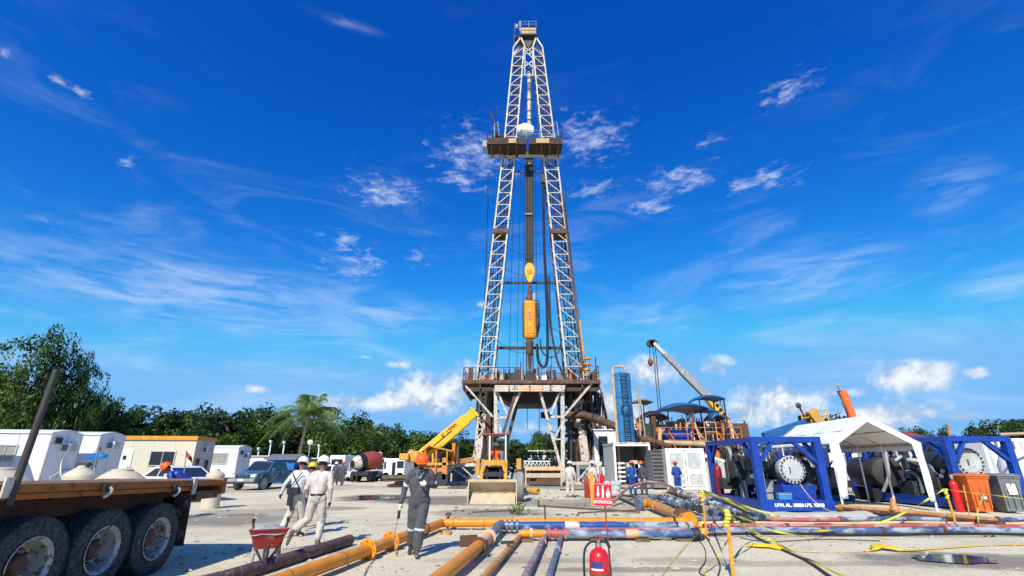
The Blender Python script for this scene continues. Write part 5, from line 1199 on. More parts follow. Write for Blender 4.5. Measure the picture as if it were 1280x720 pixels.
    # --- columns of the substructure
    Yf = RY - 1.0
    members = [((619.5, 487), (619.5, 545), .30, 'white_steel'), ((703, 487), (703.5, 603), .32, 'white_steel'), ((622, 490), (636, 522), .18, 'white_steel'), ((650, 490), (637, 520), .22, 'white_dirty'),
        ((619, 522), (638, 522), .20, 'white_steel'), ((674, 486), (704, 595), .24, 'white_dirty'), ((700, 489), (688, 518), .20, 'white_steel'), ((688, 521), (703, 521), .18, 'white_steel'), ((702, 530), (693, 549), .14, 'white_steel'), ((694, 549), (703, 549), .13, 'white_steel'),
        ((581, 481), (616, 521), .16, 'white_steel'), ((740, 479), (705, 520), .18, 'white_steel'), ((622, 524), (629, 548), .20, 'white_dirty'), ((645, 490), (628, 545), .26, 'brown_steel')]
    for (a, b, w, m) in members: mb = MB(); mb.bar(P(*a, Yf), P(*b, Yf), w); mb.build('substructure_member', m, t)
    for (a, b, w, m) in [((601, 486), (593, 575), .22, 'white_steel'), ((609, 484), (600, 575), .3, 'white_dirty'), ((615, 490), (605, 540), .22, 'brown_steel'), ((734, 484), (727, 600), .2, 'dark_steel'), ((717, 500), (733, 575), .30, 'white_dirty'), ((725, 482), (730, 575), .22, 'white_dirty'),
        ((738, 490), (748, 595), .3, 'brown_steel'), ((713, 484), (712, 600), .42, 'dark_steel'), ((744, 484), (757, 590), .22, 'dark_steel'), ((611, 484), (611, 600), .35, 'rust'), ((592, 570), (587, 600), .2, 'white_dirty'), ((649, 495), (632, 560), .3, 'rust'), ((719, 484), (742, 600), .3, 'rust')]:
        mb = MB(); mb.bar(P(*a, RY + 1.2), P(*b, RY + 1.2), w); mb.build('mast_foot_member', m, t)
    for leg, (xa0, xa1, ya, xb0, xb1, yb) in enumerate(((601, 610, 490, 594, 601, 572), (718, 726, 500, 727, 735, 572))):
        n = 7
        for i in range(n):
            u, w_ = i / n, (i + 1) / n
            p = lambda s, u_: P((xa0 if s == 0 else xa1) * (1 - u_) + (xb0 if s == 0 else xb1) * u_, ya + (yb - ya) * u_, RY + 1.0)
            mb = MB(); mb.bar(p(0, u), p(1, u), .12); mb.bar(p(0, u) if i % 2 else p(1, u), p(1, w_) if i % 2 else p(0, w_), .12); mb.build('foot_lacing', 'white_dirty', t)
    for a, b, w in (((600, 548), (595, 577), .75), ((728, 545), (732, 577), .75), ((609, 487), (611, 503), 1.3), ((713, 487), (711, 508), 1.5), ((724, 486), (724, 496), 1.0), ((602, 487), (602, 494), .9)):
        MB().bar(P(*a, RY + (.9 if a[1] > 500 else 1.9)), P(*b, RY + (.9 if a[1] > 500 else 1.9)), w, .3).build('foot_plate' if a[1] > 500 else 'dark_panel', 'white_dirty' if a[1] > 500 else 'dark_steel', t, bevel=.05)  # upper ones: plain dark box panels added to darken the space under the floor
    # back row of columns and tank under the floor
    for x in (596, 618, 700, 735):
        q = P(x, 560, RY + 6.5); mb = MB(); mb.bar((q.x, RY + 6.5, 0), (q.x, RY + 6.5, FZ - .3), .3); mb.build('rear_column', 'brown_steel', t)
    for xa_, xb_ in ((596, 618), (700, 735)):
        for k in range(3):
            a, b = P(xa_, 560, RY + 6.5), P(xb_, 560, RY + 6.5); z0_ = 1 + k * 2.1; mb = MB(); mb.bar((a.x, RY + 6.4, z0_), (b.x, RY + 6.4, z0_ + 2.0), .14); mb.build('rear_brace', 'rust', t)
    for xs, w in ((600, 8), (612, 5), (722, 6), (736, 9)):
        q = P(xs, 540, RY + 2.6); mb = MB(); mb.tube([(q.x, RY + 2.6, .2), (q.x, RY + 2.6, FZ - .8)], .16 + .02 * (xs % 3), 8); mb.build('mud_line', 'rust' if xs % 2 else 'dark_steel', t)
    # skid boxes at both feet
    for (a, b, tp, bt) in ((560, 598, 579, 602), (720, 752, 577, 602)):
        A, Bq = P(a, tp, RY - 2), P(b, tp, RY - 2); zt = A.z; w = .26
        for yy in (RY - 2, RY + 1): 
            mb = MB(); mb.bar((A.x, yy, zt - .13), (Bq.x, yy, zt - .13), .26); mb.build('skid_top', 'white_steel', t)
            mb = MB(); mb.bar((A.x - .6, yy, .13), (Bq.x, yy, .13), .26); mb.build('skid_bottom', 'white_dirty', t)
        for xx in (A.x + .13, Bq.x - .13):
            mb = MB(); mb.bar((xx, RY - 2, .26), (xx, RY - 2, zt - .26), .24); mb.build('skid_post', 'grey', t)
        L_ = Bq.x - A.x
        for (u0, u1) in (((.05, .62), ), ((.5, .98), ))[0:2] and ((.02, .78), (.42, .98)):
            p0 = V((A.x + L_ * u0, RY - 2.05, zt - .2)); p1 = V((A.x + L_ * u1, RY - 2.05, .3))
            if a > 700: p0, p1 = V((A.x + L_ * (1 - u0), RY - 2.05, zt - .2)), V((A.x + L_ * (1 - u1), RY - 2.05, .3))
            mb = MB(); mb.bar(p0, p1, .24, .1); mb.build('skid_brace', 'white_steel', t)
        mb = MB(); mb.bx((A.x + .3, RY - 1.2, .2), (Bq.x - .3, RY + .8, zt - .3)); mb.build('skid_box', 'grey_mid', t)
    # floor rails and gear
    rail([(x0 + .1, D0, FZ + .02), (P(596, 470, RY).x, D0, FZ + .02)], 1.15, m='brown_steel'); rail([(P(612, 470, RY).x, D0, FZ + .02), (P(648, 470, RY).x, D0, FZ + .02)], 1.15, m='dark_steel', posts=1.1)
    rail([(P(676, 470, RY).x, D0, FZ + .02), (P(722, 470, RY).x, D0, FZ + .02)], 1.15, m='brown_steel', posts=1.1); rail([(P(734, 470, RY).x, D0, FZ + .02), (x1 - .1, D0, FZ + .02), (x1 - .1, D1, FZ + .02)], 1.3, m='brown_steel', posts=1.0)
    rail([(x0 + .1, D0, FZ + .02), (x0 + .1, D1, FZ + .02)], 1.15, m='brown_steel'); rail([(x0 + .1, D1 - .1, FZ + .02), (x1 - .1, D1 - .1, FZ + .02)], 1.15, m='dark_steel')
    gear = [((612, 463), (1.8, .8, .5), 'orange', 'tong'), ((618, 469), (1.6, .7, .35), 'pipe_orange2', 'tool_box'), ((636, 470), (1.0, .8, .9), 'dark_steel', 'air_winch'), ((662, 468), (1.1, .8, .8), 'dark_steel', 'iron_roughneck'), ((676, 467), (1.5, .5, .7), 'white_clean', 'white_panel'), ((668, 470), (2.0, .3, .4), 'white_dirty', 'white_panel'),
        ((648, 470), (.5, .5, 1.3), 'brown_steel', 'post_box'), ((686, 470), (.5, .5, 1.2), 'rust', 'post_box'), ((714, 466), (.9, .8, 1.3), 'dark_steel', 'driller_console'), ((628, 470), (.6, .5, .7), 'peach', 'tool_box'), ((728, 464), (.5, .5, 2.0), 'brown_steel', 'manifold'), ((742, 468), (.6, .6, .9), 'brown_steel', 'tool_box'), ((700, 470), (.7, .6, .8), 'grey_mid', 'tool_box')]
    for (x, y), d, m, nm in gear:
        q = P(x, y, RY + .8); mb = MB(); mb.box((q.x, RY + .8, FZ + d[2] / 2 + .01), d); 
        for k in range(3): mb.tube([(q.x - d[0] / 3 + k * d[0] / 3, RY + .8 - d[1] / 2 - .05, FZ), (q.x - d[0] / 3 + k * d[0] / 3.2, RY + .7, FZ + d[2] + .15 + .15 * (k % 2))], .05, 5)
        mb.build(nm, m, t, bevel=.05)
    for x, y in ((651, 452), (637, 461), (688, 457), (744, 446)): q = P(x, y, RY - .8); mb = MB(); mb.tube([(q.x, RY - .8, FZ), q], .05, 5); mb.build('floor_post', 'dark_steel', t)
    rnd = random.Random(17)
    for k in range(120):      # bracing, spools and pipes crowding the space under the floor
        lf = k % 2; xa_ = rnd.uniform(597, 620) if lf else rnd.uniform(706, 754); ya_ = rnd.uniform(486, 590); vert = rnd.random() < .5
        xb_ = xa_ + (rnd.uniform(-3, 3) if vert else rnd.choice((-1, 1)) * rnd.uniform(7, 16)); xb_ = min(max(xb_, 594), 622) if lf else min(max(xb_, 702), 754); yb_ = ya_ + (rnd.uniform(12, 40) if vert else rnd.uniform(-6, 8)); Yd = RY + rnd.uniform(1.5, 5)
        yb_ = min(yb_, 598); MB().bar(P(xa_, ya_, Yd), P(xb_, yb_, Yd), rnd.uniform(.07, .24)).build('secondary_brace', rnd.choice(['rust', 'dark_steel', 'brown_steel', 'black', 'white_dirty', 'board_brown']), t)
    for k in range(14):
        xa_ = rnd.uniform(624, 700); MB().box(P(xa_, rnd.uniform(490, 497), RY + rnd.uniform(0, 5)), (rnd.uniform(.4, 1.2), .6, rnd.uniform(.3, .8))).build('under_floor_box', rnd.choice(['dark_steel', 'board_brown', 'black']), t)
    for k in range(18):
        xa_ = rnd.uniform(584, 748); q = P(xa_, 470, RY - .2 + rnd.random() * 2); h_ = rnd.uniform(.4, 1.6); MB().box((q.x, q.y, FZ + h_ / 2 + .01), (rnd.uniform(.1, .5), .3, h_)).build('floor_gear', rnd.choice(['rust', 'dark_steel', 'brown_steel', 'orange', 'white_dirty', 'grey_mid']), t, bevel=.03)
    for y_, m_ in ((512, 'dark_steel'), (545, 'rust'), (520, 'brown_steel')):
        MB().bar(P(596, y_, RY + 3), P(624, y_ + 2, RY + 3), .2).build('tie_beam', m_, t); MB().bar(P(704, y_, RY + 3), P(746, y_ + 2, RY + 3), .2).build('tie_beam', m_, t)
    # V-door, stairs on the right
    mb = MB(); a, b = P(752, 490, RY + 3), P(774, 600, RY + 3)
    for s in (0, 1): mb.bar(a + V((s * .1, s * 1.0, 0)), b + V((0, s * 1.0, 0)), .1, .25)
    mb.build('stair_stringer', 'rust', t)
    for k in range(22): q = a.lerp(b, (k + .5) / 22); mb = MB(); mb.box(q + V((0, .5, 0)), (.28, .95, .04)); mb.build('stair_tread', 'dark_steel', t)
    # drip of hoses below the floor, left and right clusters
    rnd = random.Random(8)
    for k in range(44):
        x = rnd.choice([rnd.uniform(597, 618), rnd.uniform(712, 752)]); ya = rnd.uniform(484, 500); yb = rnd.uniform(530, 598)
        mb = MB(); mb.tube(curve_pts([P(x, ya, RY + 1.6 + rnd.random()), P(x + rnd.uniform(-4, 4), (ya + yb) / 2, RY + 1.6), P(x + rnd.uniform(-6, 6), yb, RY + 1.6)], 6), rnd.uniform(.03, .09), 6); mb.build('hanging_hose', rnd.choice(['rust', 'dark_steel', 'black', 'brown_steel']), t)
    mb = MB(); mb.tube([P(676, 519, RY + 3), P(690, 519, RY + 3)], .3, 12); mb.build('blowout_line', 'dark_steel', t)
rig()
# flow line running right from under the rig floor
fl = thing('flow_line', 'thick rusty flow pipe sloping from the rig down to the tanks', 'pipe', (P(750, 525, 45).x, 45, 0))
pp = [P(706, 519, RY), P(730, 519, RY), P(745, 523, 44), P(775, 535, 42), P(800, 545, 41), P(822, 556, 40)]
MB().tube(pp, .33, 14).build('pipe_section', 'brown_steel', fl, smooth=True)
for i in (1, 2, 3, 4): a = pp[i]; d = (pp[i] - pp[i - 1]).normalized(); MB().lathe([(.3, -.08), (.42, -.08), (.42, .08), (.3, .08)], a, d, 16).build('flange', 'dark_steel', fl)
for i in (3, 4): MB().tube([V((pp[i].x, pp[i].y, 0)), pp[i]], .08, 6).build('support', 'dark_steel', fl)

# --- things in and behind the base of the rig
def skid(label, x0, x1, yt, Y, D, cols, seed, name='pipe_skid'):
    a, b = P(x0, 580, Y), P(x1, 580, Y); H = P(x0, yt, Y).z; t = thing(name, label, 'equipment skid', (a.x, Y, 0)); rnd = random.Random(seed); w = b.x - a.x
    for y in (0, D): MB().bar((0, y, .15), (w, y, .15), .22).build('skid_beam', cols[0], t, local=True)
    for k in range(9):
        x = w * (k + .5) / 9; MB().bar((x, 0, .2), (x, 0, H * (1 if k % 2 else .8)), .09).build('post', cols[1], t, local=True)
    for k in range(3): z = H * (.35 + .3 * k); MB().tube([(0, .1 * k, z), (w, .1 * k, z)], .06 + .05 * rnd.random(), 7).build('pipe', rnd.choice(cols), t, local=True)
    for k in range(16):
        x = rnd.uniform(.1, w - .1); h = rnd.uniform(.4, H * .95); r = rnd.uniform(.10, .38)
        MB().lathe([(r, 0), (r * 1.1, .04), (r * .8, h * .3), (r, h * .35), (r, h * .8), (r * .5, h * .95), (0, h)], (x, D * rnd.uniform(.1, .9), .2), (0, 0, 1), 12).build('vessel', rnd.choice(cols), t, local=True, smooth=True)
    for k in range(5):
        x = rnd.uniform(0, w); z = rnd.uniform(.4, H); MB().tube(curve_pts([(x, .1, z), (x + .4, -.1, z + .3), (x + .9, .2, z - .4)], 5), .04, 6).build('hose', 'cable', t, local=True, smooth=True)
    return t
skid('rusty pump skid under the derrick, left of its white column', 655, 700, 575, 52, 2.5, ['rust', 'brown_steel', 'dark_steel', 'peach'], 1)
skid('low pipe rack behind the derrick base with grey pipes', 650, 705, 566, 60, 3, ['grey_light', 'grey_mid', 'machine_dark', 'dark_steel'], 2)
skid('dark valve skid at the right foot of the derrick', 726, 762, 560, 50, 2.5, ['rust', 'dark_steel', 'machine_dark', 'brown_steel'], 3)
skid('brown equipment crowded behind the left foot of the derrick', 596, 618, 566, 51, 2.5, ['rust', 'brown_steel', 'dark_steel', 'orange'], 4)
skid('grey machinery row seen through the derrick base, far behind', 660, 735, 562, 72, 3, ['grey_light', 'white_dirty', 'grey_mid', 'rust'], 5)
# white warren truss bridge
a, b = P(654, 577, 49), P(688, 577, 49); z1, z0 = P(660, 576.5, 49).z, P(660, 584, 49).z
tr = thing('white_truss', 'small white zigzag truss beam behind the yellow loader', 'truss', (a.x, 49, 0))
MB().bar((a.x, 49, z1), (b.x, 49, z1), .09).build('chord', 'white_clean', tr); MB().bar((a.x, 49, z0), (b.x, 49, z0), .09).build('chord', 'white_clean', tr)
n = 7
for i in range(n):
    xa, xb = a.x + (b.x - a.x) * i / n, a.x + (b.x - a.x) * (i + 1) / n; xm = (xa + xb) / 2
    MB().bar((xa, 49, z0), (xm, 49, z1), .06).bar((xm, 49, z1), (xb, 49, z0), .06).build('diagonal', 'white_clean', tr)
for x in (a.x, b.x): MB().bar((x, 49, 0), (x, 49, z1), .1).build('post', 'dark_steel', tr)
# timber and pipe walkway box in front
a, b = P(657, 604, 42), P(701, 604, 42); t = thing('pipe_catwalk', 'dusty orange pipe and timber walkway in front of the derrick base', 'walkway', (a.x, 42, 0))
for z, m, r in ((1.3, 'peach', .15), (.78, 'tan', .17), (.25, 'brown_steel', .1)): MB().bar((a.x, 41.8 - z * .1, z), (b.x, 41.8 - z * .1, z), r * 2, r * 2).build('beam', m, t, bevel=.04)
for x in (a.x, b.x): MB().bar((x, 41.55, 0), (x, 41.55, 1.5), .1).build('post', 'peach', t)
for k in range(8): MB().box((a.x + (b.x - a.x) * (k + .5) / 8, 42.6, 1.5), (.6, 1.6, .06)).build('plank', 'wood_pale', t)
one('yellow_pipe_offcut', 'yellow_dusty', 'short fat orange pipe offcut lying right of the loader bucket', 'pipe', lambda mb: mb.lathe([(.10, 0), (.17, 0), (.17, 1.1), (.10, 1.1), (.10, 0)], G(657, 613, .2), (.75, -.9, 0), 18), smooth=35)
# steel mats
def mats():
    a, b = G(478, 609), G(541, 609); t = thing('steel_mats', 'low stack of dark rusty steel mats left of the yellow crane', 'mats', (a.x, a.y, 0)); w = b.x - a.x
    for k in range(4):
        z = .12 + k * .19; x0 = (.35, .9, .1, 0)[k]; x1 = w - (.2, .8, .0, .35)[k]
        MB().bx((x0, -.1 * k, z - .07), (x1, 2.2, z + .07)).build('mat', ('dark_steel', 'black', 'brown_steel', 'wood')[k], t, local=True, bevel=.01)
    for k in range(12): MB().box((w * (k + .5) / 12, .9, .80), (w / 14, 2.1, .05)).build('timber', 'wood', t, local=True)
mats()
def mats2():
    a, b = G(540, 611), G(622, 612); t = thing('mud_sheet', 'flat muddy steel plates on the ground before the left derrick foot', 'plates', (a.x, a.y, 0))
    for k in range(4): MB().bx((k * (b.x - a.x) / 4 + .05, 0, .03), ((k + 1) * (b.x - a.x) / 4 - .05, 2.6 + .2 * (k % 2), .09)).build('plate', 'wood' if k % 2 else 'tan', t, local=True)
mats2()
# --- yellow crane left of the derrick
def crane():
    Y = 41; q = P(530, 580, Y); t = thing('yellow_crane', 'yellow telescopic boom crane with lettering on its raised boom, left of the derrick', 'crane', (q.x, Y, 0))
    a, b = P(527, 571, Y), P(595, 514, Y + 1.5); d = (b - a).normalized(); up = d.cross(V((0, 1, 0))).normalized() * -1
    if up.z < 0: up = -up
    def seg(u0, u1, h0, h1, w, m, nm):
        mb = MB(); p0, p1 = a.lerp(b, u0), a.lerp(b, u1); vs = []
        for p, h in ((p0, h0), (p1, h1)):
            for sy, sz in ((-1, -1), (1, -1), (1, 1), (-1, 1)): vs.append(p + V((0, sy * w / 2, 0)) + up * sz * h / 2)
        mb.add(vs, [(0,1,2,3),(7,6,5,4),(0,4,5,1),(1,5,6,2),(2,6,7,3),(3,7,4,0)]); return mb.build(nm, m, t, bevel=.04)
    bo = seg(0, .82, .98, .90, .75, 'yellow', 'boom'); seg(.80, .97, .74, .74, .6, 'yellow', 'boom_section'); seg(.96, 1.0, .95, .95, .8, 'yellow', 'boom_head'); seg(.0, .55, .12, .12, .8, 'black', 'boom_stripe')
    ang = math.atan2(d.z, math.hypot(d.x, d.y)); c = a.lerp(b, .52) + V((0, -.39, 0)) + up * .10
    text('K 1700', .52, c, Euler((math.pi / 2, -ang, math.atan2(d.y, d.x))), 'redox', t, 'boom_lettering', .006, .012)
    MB().tube([P(541, 562, Y), a.lerp(b, .40)], .12, 10).build('lift_cylinder', 'grey', t, smooth=True); MB().tube([P(538, 566, Y), P(550, 556, Y)], .2, 10).build('lift_cylinder', 'yellow', t, smooth=True)
    q = P(506, 571, Y - .6); MB().box(q, (.75, .8, .5)).build('counterweight', 'yellow_dusty', t, bevel=.08)
    MB().box(P(518, 571, Y), (.9, 1.2, .85)).build('turret', 'yellow_dusty', t, bevel=.1); MB().box(P(514, 566, Y - .3), (.35, .3, .5)).build('winch_bracket', 'orange', t, bevel=.05)
    x0, x1 = P(532, 575, Y).x, P(562, 575, Y).x; zr = P(545, 563, Y - .6).z
    MB().prism([(x0 - .2, zr - .05), ((x0 + x1) / 2 - .6, zr + .42), (x1 + .3, zr - .02), (x1 + .3, zr - .12), ((x0 + x1) / 2 - .6, zr + .3), (x0 - .2, zr - .15)], Y - 1, Y + 1.2, 'y').build('canopy', 'pipe_orange2', t)
    for x in (x0 + .1, (x0 + x1) / 2, x1 - .1): MB().bar((x, Y - .9, .9), (x, Y - .9, zr), .12).build('canopy_post', 'orange', t)
    MB().box(((x0 + x1) / 2, Y + .2, 1.25), (x1 - x0, 2, .35)).build('deck', 'pipe_orange2', t, bevel=.03); MB().box(((x0 + x1) / 2 - .1, Y, .75), (x1 - x0 - .3, 1.7, .7)).build('engine', 'machine_dark', t, bevel=.05)
    for k in range(5): MB().box(((x0 + x1) / 2 - .8 + .4 * k, Y - .88, .8), (.1, .08, .6)).build('radiator_slat', 'black', t)
    MB().bx((x1 - .45, Y - 1.0, .5), (x1 - .1, Y - .5, 2.1)).build('side_panel', 'pipe_orange2', t, bevel=.03); MB().bx((x0 + .1, Y - 1.0, 1.55), (x1, Y - .8, 1.75)).build('deck_rail', 'yellow_dusty', t)
    for x in (x0 + .3, x0 + 1.5): MB().lathe([(.12, -.2), (.46, -.2), (.52, 0), (.46, .2), (.12, .2)], (x, Y - .8, .52), (0, 1, 0), 18).build('wheel', 'tyre', t, smooth=True)
    MB().bar(P(562, 579, Y), P(592, 574, Y + 1), .36).build('rear_beam', 'pipe_orange2', t, bevel=.03); MB().box(P(567, 567, Y), (.25, .3, 1.6)).build('mast_stub', 'orange', t); MB().box(P(572, 569, Y), (.18, .3, 1.3)).build('mast_stub', 'brown_steel', t)
    MB().tube([P(541, 580, Y - 1), P(541, 567, Y - 1)], .08, 6).build('cab_post', 'yellow', t)
    MB().box(P(545, 570, Y + .3), (.7, .7, .9)).build('operator_seat', 'grey_mid', t, bevel=.1)
    # green and white flag by the turret
    f = [P(516, 562, Y - .5), P(519, 558, Y - .5), P(519, 566, Y - .5), P(516, 569, Y - .5)]; MB().add(f + [p + V((0, .02, 0)) for p in f], [(0,1,2,3),(7,6,5,4),(0,4,5,1),(1,5,6,2),(2,6,7,3),(3,7,4,0)]).build('pennant', 'grass', t)
crane()
# --- loader with its bucket towards the viewer
def loader():
    q = G(615, 632); Yb = q.y; t = thing('wheel_loader', 'dusty yellow loader facing the viewer with its pale bucket on the ground', 'loader', (q.x, Yb + 3, 0)); cx = q.x
    hw = 1.03; n = 9
    prof = [(-.10, .02), (.12, .02), (.45, .05), (.66, .18), (.74, .40), (.68, .66), (.45, .90), (.30, .97)]     # (depth, height) of the shell
    mb = MB(); out = [(Yb + y, z) for y, z in prof]; inn = [(Yb + y - .035, z + (.03 if i < 4 else -.0)) for i, (y, z) in enumerate(prof)]
    mb.prism(out + inn[::-1], cx - hw, cx + hw, 'x'); bk = mb.build('bucket', 'tan', t, bevel=.008)
    for s in (-1, 1): MB().prism([(Yb - .06, .02), (Yb + .44, .05), (Yb + .65, .18), (Yb + .73, .4), (Yb + .67, .66), (Yb + .44, .9), (Yb + .24, .97), (Yb + .10, .5)], cx + s * hw - .02, cx + s * hw + .02, 'x').build('side_plate', 'tan', bk)
    MB().bx((cx - hw - .03, Yb + .22, .90), (cx + hw + .03, Yb + .40, 1.02)).build('top_lip', 'tan', bk, bevel=.02); MB().bx((cx - hw, Yb - .16, .005), (cx + hw, Yb + .02, .035)).build('cutting_edge', 'grey', bk)
    MB().prism([(Yb + .10, .04), (Yb + .55, .09), (Yb + .66, .28), (Yb + .62, .44)], cx - hw + .06, cx + hw - .06, 'x').build('sand_in_bucket', 'tan', bk)
    def arm(s):
        x = cx + s * .55
        MB().bar((x, Yb + .7, .45), (x, Yb + 1.5, 1.15), .16, .30).build('lift_arm', 'yellow_dusty', t, bevel=.02); MB().bar((x, Yb + 1.45, 1.1), (x, Yb + 2.7, 1.75), .16, .28).build('lift_arm', 'yellow_dusty', t, bevel=.02)
        MB().tube([(x + s * .12, Yb + 2.6, .8), (x + s * .12, Yb + 1.4, 1.1)], .06, 8).build('lift_cylinder', 'chrome', t, smooth=True)
        MB().tube([(x - s * .25, Yb + 2.2, 1.5), (x - s * .25, Yb + .75, .75)], .055, 8).build('tilt_cylinder', 'dark_steel', t, smooth=True)
    arm(-1); arm(1)
    MB().bar((cx - .55, Yb + 1.55, 1.2), (cx + .55, Yb + 1.55, 1.2), .18).build('arm_torque_tube', 'dark_steel', t)
    b0 = Yb + 2.0
    MB().bx((cx - .50, b0, .62), (cx + .50, b0 + 1.9, 1.55)).build('bonnet', 'yellow_dusty', t, bevel=.06)
    for k in range(7): MB().tube(curve_pts([(cx - .4 + .13 * k, b0 - .1, .6), (cx - .5 + .16 * k, b0 - .45, 1.0 + .05 * k), (cx - .3 + .1 * k, b0 - .02, 1.35)], 5), .022, 5).build('hydraulic_hose', 'cable', t, smooth=True); MB().bx((cx - .40, b0 - .03, .72), (cx + .40, b0 + .0, 1.50)).build('radiator', 'black', t)
    for k in range(6): MB().bx((cx - .38, b0 - .05, .78 + .1 * k), (cx + .38, b0 - .032, .81 + .1 * k)).build('grille_bar', 'black', t)
    MB().prism([(cx - .66, .9), (cx - .58, 1.82), (cx + .50, 1.82), (cx + .64, .9), (cx + .46, .9), (cx + .38, 1.58), (cx - .40, 1.58), (cx - .46, .9)], b0 - .1, b0 + .05, 'y').build('front_guard', 'yellow_dusty', t, bevel=.02)
    MB().bx((cx + 1.05, b0 + .4, 1.38), (cx + 1.3, b0 + 1.2, 1.9)).build('fender', 'yellow_dusty', t, bevel=.05); MB().bx((cx - .86, b0 + .1, .9), (cx - .68, b0 + .3, 1.9)).build('side_bracket', 'yellow_dusty', t, bevel=.03)
    for s, x, r, yy in ((-1, cx - .88, .60, b0 + .35), (1, cx + 1.22, .66, b0 + .3), (-1, cx - .95, .62, b0 + 3.0), (1, cx + .95, .62, b0 + 3.0)):
        MB().lathe([(r * .5, -.15), (r * .9, -.17), (r, -.1), (r, .1), (r * .9, .17), (r * .5, .15)], (x, yy, r), (1, 0, 0), 26).build('tyre', 'tyre_dusty', t, smooth=35)
        MB().lathe([(0, .1), (r * .35, .12), (r * .5, .14), (r * .5, -.14), (0, -.1)], (x, yy, r), (1, 0, 0), 18).build('rim', 'yellow_dusty', t, smooth=True)
    zc = 3.05; y0, y1 = b0 + 1.9, b0 + 3.5
    MB().bx((cx - .70, y0 - .15, zc), (cx + .74, y1, zc + .09)).build('canopy', 'redox', t, bevel=.03)
    for s, m in ((-1, 'black'), (1, 'black')):
        for yy in (y0, y1 - .15): MB().bar((cx + s * .62, yy, 1.3), (cx + s * .62, yy, zc), .10).build('canopy_post', m, t)
    MB().bar((cx - .30, y0 - .05, 1.5), (cx - .30, y0 - .05, zc), .08).build('wiper_post', 'white_clean', t); MB().bar((cx + .52, y0 - .1, 1.5), (cx + .52, y0 - .1, zc), .07).build('wiper_post', 'white_clean', t)
    MB().tube([(cx + .36, b0 + .9, 1.5), (cx + .36, b0 + .9, 2.25)], .10, 12).build('exhaust', 'grey_mid', t, smooth=True); MB().tube([(cx + .36, b0 + .9, 2.25), (cx + .36, b0 + .9, 2.75)], .045, 8).build('exhaust_pipe', 'black', t, smooth=True)
    MB().bx((cx - .35, y1 - .7, 1.2), (cx + .35, y1 - .2, 2.0)).build('seat', 'black', t, bevel=.08); MB().bx((cx - .7, b0 + 1.8, .6), (cx + .7, y1 + .6, 1.25)).build('cab_floor', 'machine_dark', t, bevel=.04)
    return cx, y1 - .55
cxl, yl = loader()
j = stand(0, 0); j.update(hip=(0, 0, .55), chest=(0, -.02, .90), neck=(0, -.05, 1.10), head=(0, -.08, 1.24), kneeL=(.12, -.42, .55), ankL=(.14, -.48, .12), toeL=(.14, -.66, .06), kneeR=(-.12, -.42, .55), ankR=(-.14, -.48, .12), toeR=(-.14, -.66, .06),
    elbL=(.27, -.1, .80), wriL=(.18, -.36, .82), elbR=(-.27, -.1, .80), wriR=(-.18, -.36, .82))
person('loader driver in an orange coverall seated under the red canopy', (cxl, yl - .25, 1.32), 0, j, dict(torso='cloth_orange', hat='hat_white', boot='boot'), None, .022)
# ---------------------------------------------------------------- tanks and platforms right of the rig
def gb(x0, x1, Y): return P(x0, 580, Y).x, P(x1, 580, Y).x
def rail2(t, pts, h, m='orange', r=.035, sp=1.5, name='guard_rail'):
    mb = MB(); pts = [V(p) for p in pts]
    for f in (1, .5): mb.tube([p + V((0, 0, h * f)) for p in pts], r, 5)
    for a, b in zip(pts[:-1], pts[1:]):
        n = max(1, round((b - a).length / sp))
        for i in range(n + 1): q = a.lerp(b, i / n); mb.tube([q, q + V((0, 0, h))], r * 1.1, 5)
    return mb.build(name, m, t)
# white hut behind
t, w, H = hut('white_cabin', 'white cabin with a dark window behind the blue tower tank', 'cabin', 744, 772, 536, 47, 4, 'white_clean', 'white_clean')
MB().bx((w * .2, -.03, H * .30), (w * .62, .05, H * .86)).build('window', 'glass', t, local=True)
# open container
def container():
    Y = 37; a, b = gb(769, 813, Y); H = P(790, 555, Y).z; t = thing('open_container', 'grey steel container open at the front, with white shelves inside, under the blue tower', 'container', (a, Y, 0)); w = b - a; D = 4.5
    for nm, p, q, m in (('floor', (0, 0, .1), (w, D, .25), 'grey'), ('side_wall', (0, .1, .25), (.08, D, H), 'grey_light'), ('side_wall', (w - .08, .1, .25), (w, D, H), 'grey'), ('back_wall', (.08, D - .08, .25), (w - .08, D, H), 'grey_light'), ('roof', (-.05, -.1, H + .003), (w + .05, D, H + .12), 'white_dirty')):
        MB().bx(p, q).build(nm, m, t, local=True)
    for x in (.0, w): MB().bx((x - .07, -.08, 0), (x + .07, .09, H)).build('corner_post', 'white_clean', t, local=True)
    MB().bx((-.07, -.09, H - .14), (w + .07, .09, H)).build('header', 'white_clean', t, local=True)
    rnd = random.Random(2)
    for k in range(6): x = .3 + rnd.random() * (w - .9); z = rnd.choice((.25, .8, 1.3)); MB().bx((x, .5, z), (x + rnd.uniform(.3, .6), 1.2, z + rnd.uniform(.3, .6))).build('cabinet_box', rnd.choice(('white_clean', 'grey_light', 'white_dirty')), t, local=True, bevel=.02)
    for k in range(5): z = .5 + k * .3; MB().box((.5, .4, z), (.5, .06, .12)).build('shelf_panel', 'white_clean', t, local=True)
    return H
HC = container()
